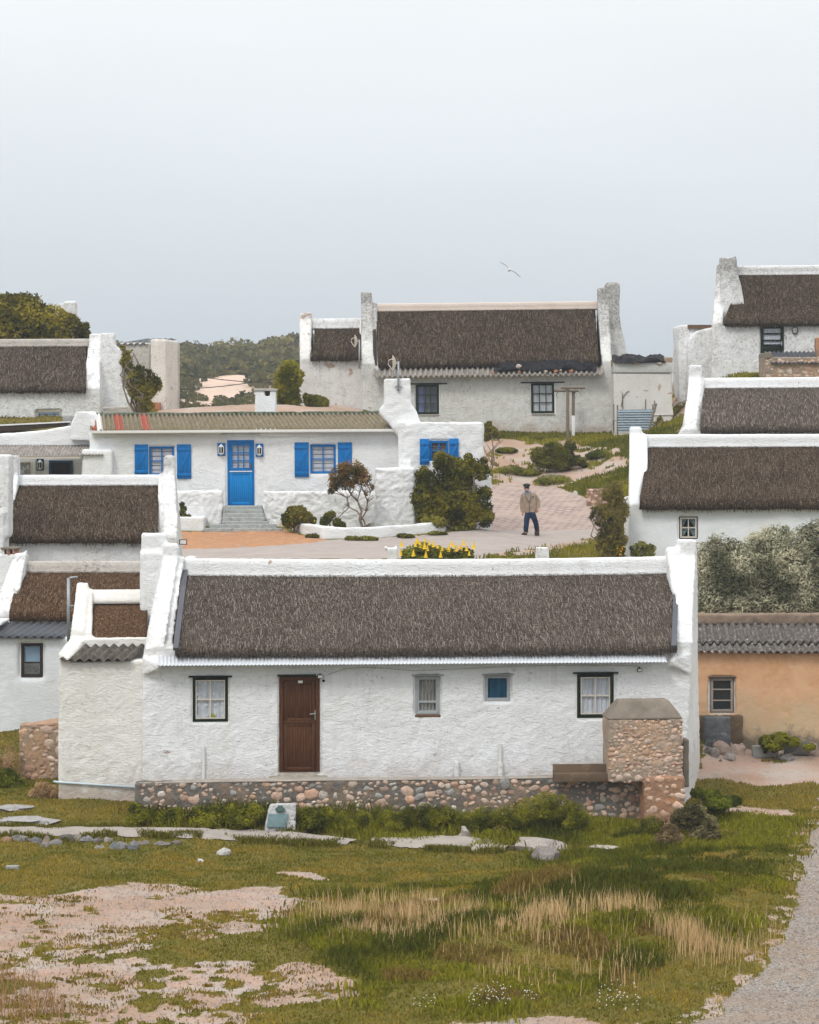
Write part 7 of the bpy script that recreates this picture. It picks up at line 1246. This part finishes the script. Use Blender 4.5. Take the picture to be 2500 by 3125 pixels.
# wildflowers near the lower edge
fx, fy = [], []
for poly, n_ in (([(1430,3068),(1560,3062),(1560,3105),(1430,3105)], 60), ([(1820,3070),(1870,3040),(1950,3060),(1960,3125),(1820,3110)], 55), ([(1260,3088),(1330,3090),(1330,3112),(1260,3110)], 14), ([(1600,3060),(1640,3060),(1640,3110),(1600,3110)], 12)): q = pixcat(n_, poly); fx.append(q[0]); fy.append(q[1])
x = np.concatenate(fx); y = np.concatenate(fy); z = gz(x, y) + rng.uniform(.12, .3, len(x)); m = MB()
for a, b_, c in zip(x, y, z): m.ico((a, b_, c), (.009, .009, .008), 1, 0)
o = m.build('wildflowers', solid('white_petals', (.75, .75, .70), .8, .05)); o['kind'] = 'stuff'; tag(o, 'tiny white wildflowers in the grass near the bottom of the photo', 'wildflowers')
o = blades('flower_stalks', x, y, z - gz(x, y), .010, ccol(len(x), (.08, .09, .02), (.12, .12, .04)), .05, z=gz(x, y)); o['kind'] = 'stuff'; tag(o, 'thin stalks of the white wildflowers', 'wildflowers')

# ---------------------------------------------------------------- paths, rocks, blocks
def ribbon(name, top, bot, dz, mat, n=160, k=7, th=.05):
    tx = np.array(top); bx = np.array(bot); tt = np.linspace(0, 1, n); V = []; rows_ = []
    for t in tt:
        x0 = tx[0, 0] + (tx[-1, 0] - tx[0, 0]) * t; x1 = bx[0, 0] + (bx[-1, 0] - bx[0, 0]) * t; y0 = np.interp(x0, tx[:, 0], tx[:, 1]); y1 = np.interp(x1, bx[:, 0], bx[:, 1]); a = gpt(x0, y0, 50, 62); b = gpt(x1, y1, 50, 62); j = float((vn(np.array([[t * 40, dz, 0.]]), 1., 5)[0] - .5) * .14); a.y += j * .6; b.y += j
        for s_ in range(k): p = a.lerp(b, s_ / (k - 1)); rows_.append((p.x, p.y))
    q = np.array(rows_); z = gz(q[:, 0], q[:, 1]) + dz; z = z + (fbm(P3(q[:, 0], q[:, 1]), 4, 2, 9) - .5) * .012; e = np.tile(np.r_[-th, np.zeros(k - 2), -th], n); V = np.stack([q[:, 0], q[:, 1], z + e], 1); m = MB()
    m.add(V.tolist(), [(i * k + j, i * k + j + 1, (i + 1) * k + j + 1, (i + 1) * k + j) for i in range(n - 1) for j in range(k - 1)]); o = m.build(name, mat, smooth=True); o['kind'] = 'structure'; return o
PATH = solid('path_concrete', (.36, .32, .285), .95, .25, 2.6, bump=.01, dirt=(.33, .29, .25))
ribbon('path', [(-80,2530),(300,2531),(600,2532),(800,2538),(950,2550),(1100,2572)], [(-80,2550),(300,2553),(500,2556),(700,2566),(900,2577),(1060,2582)], .07, PATH)
ribbon('path', [(1145,2566),(1250,2560),(1330,2556),(1420,2552),(1500,2566),(1560,2590)], [(1130,2576),(1250,2590),(1330,2594),(1430,2600),(1500,2602),(1540,2600)], .07, PATH, n=70)
def edge_tufts(pts, n, seed):
    q = np.array([tuple(gpt(a, b, 50, 62))[:2] for a, b in pts]); i = rng.integers(0, len(q) - 1, n); t = rng.random((n, 1)); p = q[i] * (1 - t) + q[i + 1] * t + rng.normal(size=(n, 2)) * [.05, .10]; k = fbm(P3(p[:, 0], p[:, 1]), 1.6, 3, seed) > .46; return p[k]
E_ = np.concatenate([edge_tufts([(-60, 2550), (300, 2553), (500, 2556), (700, 2566), (900, 2577), (1060, 2582)], 7000, 3), edge_tufts([(-60, 2530), (300, 2531), (600, 2532), (800, 2538), (950, 2550), (1100, 2572)], 6000, 4), edge_tufts([(1130, 2578), (1250, 2592), (1330, 2596), (1430, 2602), (1540, 2602)], 4500, 5), edge_tufts([(1145, 2564), (1250, 2558), (1330, 2554), (1420, 2550), (1500, 2564), (1560, 2590)], 4500, 6)])
o = blades('path_edge_grass', E_[:, 0], E_[:, 1], rng.uniform(.05, .16, len(E_)), .02, ccol(len(E_), (.06, .07, .012), (.15, .15, .03), None, .35), .8); o['kind'] = 'stuff'; tag(o, 'green grass overgrowing the edges of the pale path', 'grass')
def frock(label, px, py, w_, hh, c, seed, dep=.6, name='rock', group=None, y0=36, y1=70):
    g_ = gpt(px, py, y0, y1); s_ = g_.y / FPX; return rock(name, label, 'rock', (g_.x, g_.y, g_.z - hh * s_ * .45), (w_ / 2 * s_, w_ / 2 * s_ * dep, hh * s_ * .95), c, seed, group, rough=.5)
frock('large flat pale rock slab at the end of the path, widest of the rocks', 1640, 2592, 170, 26, (.42, .38, .35), 3, .9); frock('rough grey rock below the large flat slab', 1660, 2622, 90, 32, (.30, .27, .26), 4, .7); frock('small whitish rock left of the dark green shrub on the path', 1420, 2556, 44, 30, (.42, .38, .35), 8, .7)
frock('flat white rock in the turf below the path, left of centre', 678, 2610, 46, 20, (.55, .54, .53), 5, .7); frock('small white pebble beside the flat white rock', 612, 2632, 26, 10, (.6, .6, .6), 6); frock('thin pale rock strip in the grass right of the slab', 1840, 2588, 110, 8, (.48, .44, .38), 7, .6)
frock('pale flat stone at the left edge above the path', 40, 2468, 150, 10, (.42, .41, .41), 9, .8); frock('long pale flat stone just above the path at left', 80, 2508, 160, 16, (.44, .43, .43), 10, .9)
for i, (px, py, w_, hh, c) in enumerate(((18,2562,40,16,(.50,.33,.22)),(60,2562,44,18,(.34,.32,.31)),(105,2566,42,16,(.26,.26,.27)),(145,2570,30,20,(.42,.33,.27)),(170,2572,44,16,(.36,.34,.33)),(210,2560,50,18,(.24,.23,.23)),(240,2560,30,18,(.46,.42,.38)),(268,2562,40,22,(.38,.38,.40)),(300,2566,34,16,(.30,.27,.25)),(330,2562,32,14,(.42,.40,.38)),(345,2586,26,22,(.34,.38,.42)),(372,2586,34,24,(.42,.41,.42)),(405,2588,30,24,(.36,.38,.42)),(305,2584,28,12,(.5,.48,.46)),(440,2570,44,10,(.30,.27,.24)),(490,2572,50,10,(.33,.30,.27)),(535,2572,40,12,(.28,.25,.22)),(135,2580,26,14,(.40,.36,.33)))):
    c = tuple(q * .72 for q in c); frock('%s edging stone under the path, %s' % (('orange' if i == 0 else 'grey'), ('at the left edge', 'second from the left edge', 'dark, third from left', 'brown, fourth from left', 'above a low brown one', 'dark and flat topped', 'pale, right of the dark flat one', 'blue grey, in the upper row centre', 'brown, right of the blue grey one', 'pale, end of the upper row', 'blue, left of the lower trio', 'pale, middle of the lower trio', 'bluish, right of the lower trio', 'white chip above the lower trio', 'long and thin, first after the trio', 'long and thin, middle of the right run', 'last at the right end', 'small, low at the left')[i]), px, py + 6, w_, hh, c, 20 + i, .7, name='edging_stone', group='edging stones below the path')
o = None
g_ = gpt(38, 2652, 45, 60); m = MB(); m.box(-.12, .12, -.07, .07, -.02, .06); o = m.build('brick', CEMENTG); o.location = g_; bevel(o, .008); tag(o, 'pale grey brick lying on the turf at the left edge', 'brick')
for i, (px, py, w_, hh, c, lab) in enumerate(((2215,2275,54,30,(.50,.40,.33),'pale rounded boulder at the foot of the dark box'),(2205,2290,52,34,(.40,.31,.26),'brown boulder below the pale rounded one'),(2252,2292,44,30,(.50,.38,.32),'pinkish boulder right of the dark box'),(2180,2300,30,20,(.30,.27,.24),'small dark stone left of the boulders'),(2230,2310,40,16,(.40,.36,.33),'flat grey stone below the pinkish boulder'),(2482,2296,46,36,(.32,.26,.22),'brown rock leaning at the right of the concrete block'),(2500,2270,50,40,(.25,.22,.21),'dark rock cut by the right edge'),(2395,2310,50,14,(.24,.23,.23),'flat slab between the two concrete blocks'),(2160,2290,24,16,(.2,.19,.18),'tiny dark stone at the gable corner'))):
    frock(lab, px, py + 6, w_, hh, c, 50 + i, .8, group='rocks in front of the ochre house', y0=60)
for (px, py, w_, hh, lab, hl) in ((2338,2312,78,36,'concrete block with two holes in front of the ochre house',1),(2432,2305,78,38,'dark concrete block nearest the right edge',0)):
    g_ = gpt(px, py, 60, 68); s_ = g_.y / FPX; m = MB(); w2_ = w_ * s_ / 2; m.box(-w2_, w2_, 0, .22, 0, hh * s_); o = m.build('concrete_block', CEMENTG if hl else solid('dark_concrete', (.14, .135, .13), .95, .4, 6, bump=.01)); o.location = g_; o.rotation_euler = (0, -.04, .12 * (1 if hl else -1)); plaster(o, .02, .004, .005, 1, 4); tag(o, lab, 'concrete block', 'concrete blocks by the ochre house')
    if hl:
        for dx in (-.02, .32): m = MB(); m.box(dx * w2_ * 2 - .045, dx * w2_ * 2 + .045, -.008, .03, hh * s_ * .35, hh * s_ * .65); hhh = m.build('block_hole', DARKIN, o)
# left stone block
F = Frame(60, 2385, 62.6, 4); root = F.root('stone_pier', 'squat pier of orange and pink stones between the left cottage and the annex', 'stone wall'); r = F.rect(60, 2212, 178, 2390)
stonework('masonry', r[0], r[1] + .5, 0, .7, r[2] - .5, r[3], 90, .07, .18, (.38, .29, .215), PINKS[:5], root, ('front',), seed=44, gapk=.74)
m = MB(); A = lambda px, py, v: (F.at(px, py, v)[0], v, F.at(px, py, v)[1]); m.hexa([A(60, 2216, 0), A(184, 2216, 0), A(184, 2216, .7), A(75, 2216, .7), A(62, 2214, 0), A(184, 2205, 0), A(184, 2190, .7), A(90, 2210, .7)]); plaster(m.build('sloped_top', solid('orange_cap', (.44, .29, .20), .95, .3, 5, bump=.01), root), .03, .01, .02, 2, 3)
# retaining wall and small things on the slope
F = Frame(1788, 1520, 98.5, -6); root = F.root('retaining_wall', 'low curved retaining wall of upright pink stones under the grassy bank', 'stone wall'); r = F.rect(1790, 1492, 1862, 1540); stonework('masonry', r[0], r[1], 0, .4, r[2] - .3, r[3], 26, .06, .12, (.30, .20, .14), PINKS[:4], root, ('front',), seed=46, gapk=.75)
frock('white painted stone at the left end of the retaining wall', 1757, 1510, 14, 14, (.72, .70, .66), 60, name='stone', y0=95, y1=104)
for i, (px, py, w_, hh, c, lab) in enumerate(((2070,1158,44,40,(.46,.38,.31),'large rounded boulder beside the upper right cottage'),(2092,1150,30,36,(.50,.38,.31),'pinkish boulder right of the large rounded one'),(2085,1166,24,22,(.44,.36,.30),'small boulder in front of the pinkish one'),(2062,1172,20,10,(.5,.45,.4),'flat stone below the boulders'),(1634,1434,16,9,(.55,.5,.44),'small white stone on the sand above the paving'))): frock(lab, px, py, w_, hh, c, 70 + i, .8, group='boulders on the rear slope', y0=98, y1=118)
Yw = 80.5
for (x0, y0, x1_, y1_, lab, mt) in ((1630, 1672, 1677, 1720, 'white stone post top standing behind the front ridge, right of the yellow flowers', WHITEM), (1178, 1674, 1214, 1720, 'lumpy white garden ornament left of the yellow flowers', WHITE)):
    F = Frame((x0 + x1_) / 2, y1_, Yw, 0); r = F.rect(x0, y0, x1_, y1_); m = MB(); m.hexa([(r[0] - .02, 0, r[2] - .6), (r[1] + .02, 0, r[2] - .6), (r[1] + .02, .35, r[2] - .6), (r[0] - .02, .35, r[2] - .6), (r[0] + .05, 0, r[3]), (r[1] - .04, 0, r[3]), (r[1] - .04, .3, r[3]), (r[0] + .05, .3, r[3])])
    if 'ornament' in lab:
        for sx in (-.02, .26): m.ico((r[0] + sx, .1, r[3]), (.05, .05, .07), 2, .1)
    o = m.build('white_post' if mt is WHITEM else 'garden_ornament', mt); plaster(o, .03, .01, .02, 1, 4); o.data.transform(F.M); recentre(o); tag(o, lab, 'post' if mt is WHITEM else 'ornament')

# ---------------------------------------------------------------- cables
for (a, c, b, dy, lab) in (((508, 1133), (690, 1155), (912, 1168), (112, 126), 'upper black cable crossing the gap before the hills'), ((508, 1189), (700, 1164), (912, 1139), (113, 125), 'lower black cable rising to the right before the hills')):
    A_, B_ = P(*a, dy[0]), P(*b, dy[1]); pts = [A_.lerp(B_, t) - Vector((0, 0, .15 * 4 * t * (1 - t))) for t in np.linspace(0, 1, 14)]; m = MB(); m.tube([p - A_ for p in pts], .017, 5); o = m.build('cable', BLACK, smooth=True); o.location = A_; tag(o, lab, 'cable')

# ---------------------------------------------------------------- the gull
Yg = 112.; k = Yg / FPX; b = P(1554, 824, Yg); root = thing('gull', 'white gull with dark wing tips gliding in the sky', 'bird', b); g = lambda px, py, dy=0.: Vector(tuple(P(px, py, Yg + dy) - b))
m = MB(); prof = [(-.26, .012), (-.22, .035), (-.12, .058), (0, .062), (.12, .05), (.20, .03), (.30, .004)]; m.tube([(0, y_, .01 * math.sin(y_ * 6)) for y_, _ in prof], [r for _, r in prof], 10); m.ico((0, -.25, .012), (.035, .045, .035), 2, 0); m.loft([(-.07, .38, -.003), (.07, .38, -.003), (.02, .18, -.003), (-.02, .18, -.003)], [(-.07, .38, .006), (.07, .38, .006), (.02, .18, .006), (-.02, .18, .006)]); m.build('body', solid('white_feathers', (.85, .86, .87), .8, .05), root, smooth=True)
m = MB(); m.tube([(0, -.28, .01), (0, -.335, 0)], [.012, .004], 6); m.build('beak', solid('yellow_beak', (.6, .4, .05), .6), root)
for side, pts in (('l', [(1552,820),(1548,814),(1543,809),(1536,805),(1527,800)]), ('r', [(1558,825),(1566,828),(1574,833),(1581,839),(1589,845)])):
    m = MB(); n_ = len(pts); W = [.19, .18, .17, .13, .03]; Sw = [0, -.03, -.03, .02, .10]; T = []; Bm = []
    for (px, py), w_, s_ in zip(pts, W, Sw): c = g(px, py); T.append((c.x, s_ - w_ / 2, c.z)); Bm.append((c.x, s_ + w_ / 2, c.z - .004))
    V = T + Bm; V += [(v[0], v[1], v[2] + .012) for v in V]; q = 2 * n_; fs = []
    for i in range(n_ - 1): fs += [(i, i + 1, n_ + i + 1, n_ + i), (q + i, q + n_ + i, q + n_ + i + 1, q + i + 1), (i, q + i, q + i + 1, i + 1), (n_ + i, n_ + i + 1, q + n_ + i + 1, q + n_ + i)]
    fs += [(0, n_, q + n_, q), (n_ - 1, q + n_ - 1, q + q - 1, q - 1)]; m.add(V, fs); s = N('wing_grey'); xx = s.math('ABSOLUTE', s.math('SUBTRACT', s.z()[0], b.x)); wm = s.fin(s.mix(s.rng(xx, .12, .34), (.42, .44, .45), (.06, .065, .07)), .8); m.build('wing', wm, root, smooth=False)

# ---------------------------------------------------------------- the walking man
def skin(name, pts, edges, mat, parent, rootv=0, sub=2):
    me = bpy.data.meshes.new(name); me.from_pydata([p[0] for p in pts], edges, []); o = bpy.data.objects.new(name, me); col.objects.link(o); o.parent = parent
    me.materials.append(mat); md = o.modifiers.new('s', 'SKIN'); md.use_smooth_shade = True
    for i, v in enumerate(me.skin_vertices[0].data): r = pts[i][1]; v.radius = r if isinstance(r, tuple) else (r, r); v.use_root = (i == rootv)
    m2 = o.modifiers.new('u', 'SUBSURF'); m2.levels = sub; m2.render_levels = sub; bake(o); return o
w_ = gpt(1617, 1634, 86, 97); man = thing('person', 'man in a beige zip jacket, jeans and dark cap walking down the paved road', 'person', w_)
S_ = w_.y / FPX / 9.8
c_ = lambda X, Yp, dy=0.: ((X - 640) * S_, dy, (1865 - Yp) * S_)
SKIN = solid('sunburnt_skin', (.48, .25, .18), .6, .1, 12)
def chain(base, specs):
    pts = []; edges = []
    for sp in specs:
        prev = sp[0]
        for p in sp[1:]: pts.append(p); edges.append((prev, base + len(pts) - 1)); prev = base + len(pts) - 1
    return pts, edges
pts = [(c_(645, 1200), (.14, .10)), (c_(635, 1050), (.14, .10)), (c_(625, 880), (.16, .11)), (c_(600, 700), (.15, .10)), (c_(570, 610), (.06, .06)), (c_(560, 545, -.01), (.052, .055)), (c_(552, 490, -.02), (.070, .085)), (c_(548, 420, -.01), (.075, .09)), (c_(546, 375, 0), (.055, .07))]
edges = [(i, i + 1) for i in range(8)]
def add(frm, seq):
    pr = frm
    for p in seq: pts.append(p); edges.append((pr, len(pts) - 1)); pr = len(pts) - 1
    return pr
la = add(3, [(c_(440, 660), (.055, .055)), (c_(405, 880, .02), (.045, .045)), (c_(402, 1060, -.02), (.034, .034)), (c_(415, 1160, -.06), (.026, .028))]); lh = add(la, [(c_(428, 1200, -.07), (.034, .016))])
ra = add(3, [(c_(785, 650), (.055, .055)), (c_(895, 860, .03), (.045, .045)), (c_(900, 990, -.04), (.034, .034)), (c_(890, 1065, -.10), (.026, .028))]); rh = add(ra, [(c_(872, 1105, -.12), (.036, .018))])
for i in range(4):
    L = (.034, .038, .036, .028)[i]; ox = (-.024 + .016 * i)
    b0 = Vector(c_(430, 1222, -.075)) + Vector((ox, 0, 0)); add(lh, [(tuple(b0), .0085), (tuple(b0 + Vector((0, -.006, -L))), .008), (tuple(b0 + Vector((0, .012, -L * 1.6))), .007)])
    b0 = Vector(c_(866, 1122, -.135)) + Vector((ox, 0, 0)); add(rh, [(tuple(b0), .0085), (tuple(b0 + Vector((-.004, -.016, -L * .7))), .008), (tuple(b0 + Vector((-.006, .012, -L * 1.1))), .007)])
add(lh, [(tuple(Vector(c_(436, 1205, -.10))), .010), (tuple(Vector(c_(446, 1228, -.115))), .008)]); add(rh, [(tuple(Vector(c_(852, 1100, -.145))), .010), (tuple(Vector(c_(842, 1118, -.16))), .008)])
add(0, [(c_(560, 1260, -.02), .085), (c_(542, 1480, -.06), .06), (c_(522, 1740, -.02), .042), (c_(510, 1835, -.03), (.04, .035)), (c_(440, 1850, -.13), (.035, .022))])
add(0, [(c_(745, 1260, .02), .085), (c_(825, 1480, .02), .06), (c_(862, 1720, .12), .042), (c_(868, 1820, .12), (.04, .035)), (c_(840, 1838, .0), (.035, .022))])
skin('body', pts, edges, SKIN, man)
JACK = N('beige_jacket'); kk = JACK.mix(JACK.rng(JACK.noise(9, 4), .35, .65), (.36, .275, .205), (.27, .205, .155)); JACK.bump(JACK.noise(14, 3, .5, 1.), .03); JACK = JACK.fin(kk, .9)
pts = [(c_(648, 1195), (.25, .155)), (c_(648, 1165), (.265, .16)), (c_(645, 1090), (.265, .16)), (c_(640, 960), (.265, .17)), (c_(630, 800), (.25, .16)), (c_(615, 690), (.20, .14)), (c_(590, 610), (.095, .085)), (c_(578, 575), (.085, .08))]
edges = [(i, i + 1) for i in range(7)]
add(5, [(c_(450, 665), (.085, .085)), (c_(410, 770, .01), (.075, .075)), (c_(402, 880, .02), (.07, .07)), (c_(405, 1040, -.02), (.058, .06)), (c_(414, 1165, -.05), (.045, .048))])
add(5, [(c_(775, 655), (.085, .085)), (c_(855, 760, .01), (.078, .078)), (c_(895, 870, .03), (.072, .072)), (c_(905, 970, -.03), (.06, .062)), (c_(893, 1060, -.08), (.048, .05))])
skin('jacket', pts, edges, JACK, man)
m = MB(); fr = -.155
m.loft([c_(500, 620, fr + .045), c_(650, 600, fr + .045), c_(668, 700, fr - .005), c_(620, 870, fr - .008), c_(530, 740, fr - .002)], [c_(500, 620, 0), c_(650, 600, 0), c_(668, 700, 0), c_(620, 870, 0), c_(530, 740, 0)]); m.build('jersey', solid('grey_jersey', (.27, .23, .19), .9, .2, 20), man)
m = MB(); m.tube([c_(480, 600, -.05), c_(505, 690, -.165), c_(560, 790, -.17), c_(620, 875, -.17), c_(622, 1000, -.175), c_(630, 1150, -.155)], .010, 5); m.tube([c_(668, 590, -.06), c_(672, 700, -.16), c_(650, 800, -.17), c_(622, 880, -.17)], .010, 5); m.build('zip', solid('brown_zip', (.14, .10, .075), .8), man)
m = MB()
for pl_ in ([(478, 560), (505, 540), (560, 600), (520, 625), (485, 610)], [(650, 515), (670, 545), (650, 585), (590, 605), (560, 598), (620, 560)]): m.loft([c_(a, c, -.115) for a, c in pl_], [c_(a, c, -.06) for a, c in pl_])
m.build('collar', solid('blue_shirt', (.17, .25, .42), .9, .2, 15), man)
m = MB(); m.box(*sorted((c_(705, 0)[0], c_(755, 0)[0])), -.162, -.14, c_(0, 712)[2], c_(0, 685)[2]); m.build('badge', solid('jacket_badge', (.10, .07, .07), .9), man)
JEAN = N('jeans'); kk = JEAN.mix(JEAN.rng(JEAN.noise(7, 5, .6), .35, .65), (.020, .045, .098), (.009, .018, .040)); JEAN.bump(JEAN.noise(12, 3, .5, 1.), .02); JEAN = JEAN.fin(kk, .9)
pts = [(c_(652, 1215), (.20, .13)), (c_(650, 1110), (.20, .13))]; edges = [(0, 1)]
add(0, [(c_(568, 1270, -.02), (.108, .105)), (c_(548, 1400, -.05), (.095, .095)), (c_(540, 1500, -.06), (.086, .086)), (c_(527, 1640, -.03), (.082, .082)), (c_(515, 1780, -.02), (.080, .080))])
add(0, [(c_(745, 1270, .01), (.11, .105)), (c_(790, 1400, .01), (.098, .095)), (c_(828, 1500, .02), (.086, .086)), (c_(852, 1640, .08), (.082, .082)), (c_(862, 1755, .12), (.080, .080))])
skin('jeans', pts, edges, JEAN, man)
m = MB(); m.box(c_(620, 0)[0], c_(680, 0)[0], -.12, -.10, c_(0, 1202)[2], c_(0, 1180)[2]); m.build('belt_buckle', METAL, man)
SH = solid('brown_leather', (.055, .035, .022), .6, .3, 10)
for (ax, ay, tx, ty, d0, d1) in ((530, 1815, 410, 1838, .03, -.10), (868, 1800, 835, 1825, .15, .0)):
    pts = [(c_(ax + 15, ay + 8, d0 + .02), (.075, .062)), (c_((ax + tx) / 2, (ay + ty) / 2 + 6, (d0 + d1) / 2), (.078, .058)), (c_(tx - 8, ty + 6, d1 - .03), (.066, .044)), (c_(ax, ay - 45, d0), (.066, .066))]; skin('shoe', pts, [(0, 1), (1, 2), (0, 3)], SH, man)
# head details: cap, glasses, beard, nose, ears
hc = Vector(c_(548, 440)); s = N('tartan_cap'); ck = s.n('ShaderNodeTexChecker'); s.put(ck.inputs[0], s.pos); ck.inputs['Scale'].default_value = 28; ck.inputs[1].default_value = (.020, .045, .035, 1); ck.inputs[2].default_value = (.012, .014, .02, 1); CAPM = s.fin(s.mix(s.rng(s.noise(30, 3), .55, .65), ck.outputs[0], (.12, .16, .15)), .9)
m = MB(); m.ico(tuple(hc + Vector((0, .0, .078))), (.118, .125, .058), 3, .04, 2); m.loft([(hc.x + .085 * math.cos(t), -.06 + -.095 * math.sin(t), hc.z + .046 - .012 * math.sin(t)) for t in np.linspace(0, math.pi, 10)], [(hc.x + .085 * math.cos(t), -.06 + -.095 * math.sin(t), hc.z + .058 - .012 * math.sin(t)) for t in np.linspace(0, math.pi, 10)]); m.build('cap', CAPM, man, smooth=True)
m = MB()
for sx in (-1, 1): m.ico(tuple(hc + Vector((sx * .033 + .006, -.100, .005))), (.030, .012, .021), 2, 0)
m.box(hc.x - .07, hc.x + .082, -.100, -.095, hc.z + .012, hc.z + .020); m.build('sunglasses', BLACK, man, smooth=True)
m = MB(); m.ico(tuple(hc + Vector((.008, -.112, -.022))), (.013, .018, .024), 2, 0)
for sx in (-1, 1): m.ico(tuple(hc + Vector((sx * .083, .005, -.01))), (.012, .022, .032), 2, 0)
m.build('face', SKIN, man, smooth=True)
m = MB(); m.ico(tuple(hc + Vector((.006, -.068, -.072))), (.058, .048, .042), 2, .1, 3); m.build('beard', solid('grey_beard', (.42, .34, .30), .9, .3, 40), man, smooth=True)
m = MB(); m.ico(tuple(hc + Vector((.0, .035, .005))), (.082, .07, .07), 2, .05, 3); m.build('hair', solid('grey_hair', (.28, .25, .23), .9, .3, 40), man, smooth=True)

# ---------------------------------------------------------------- sea air
m = MB(); m.box(-160, 160, -8, 520, -3, 45); hz = m.build('haze', None); hz['kind'] = 'stuff'; hm = bpy.data.materials.new('haze'); hm.use_nodes = True; t_ = hm.node_tree; t_.nodes.clear(); v = t_.nodes.new('ShaderNodeVolumePrincipled'); v.inputs['Color'].default_value = (.86, .90, .96, 1); v.inputs['Density'].default_value = .00045; v.inputs['Anisotropy'].default_value = .1; oo = t_.nodes.new('ShaderNodeOutputMaterial'); t_.links.new(v.outputs[0], oo.inputs['Volume']); hz.data.materials.append(hm)
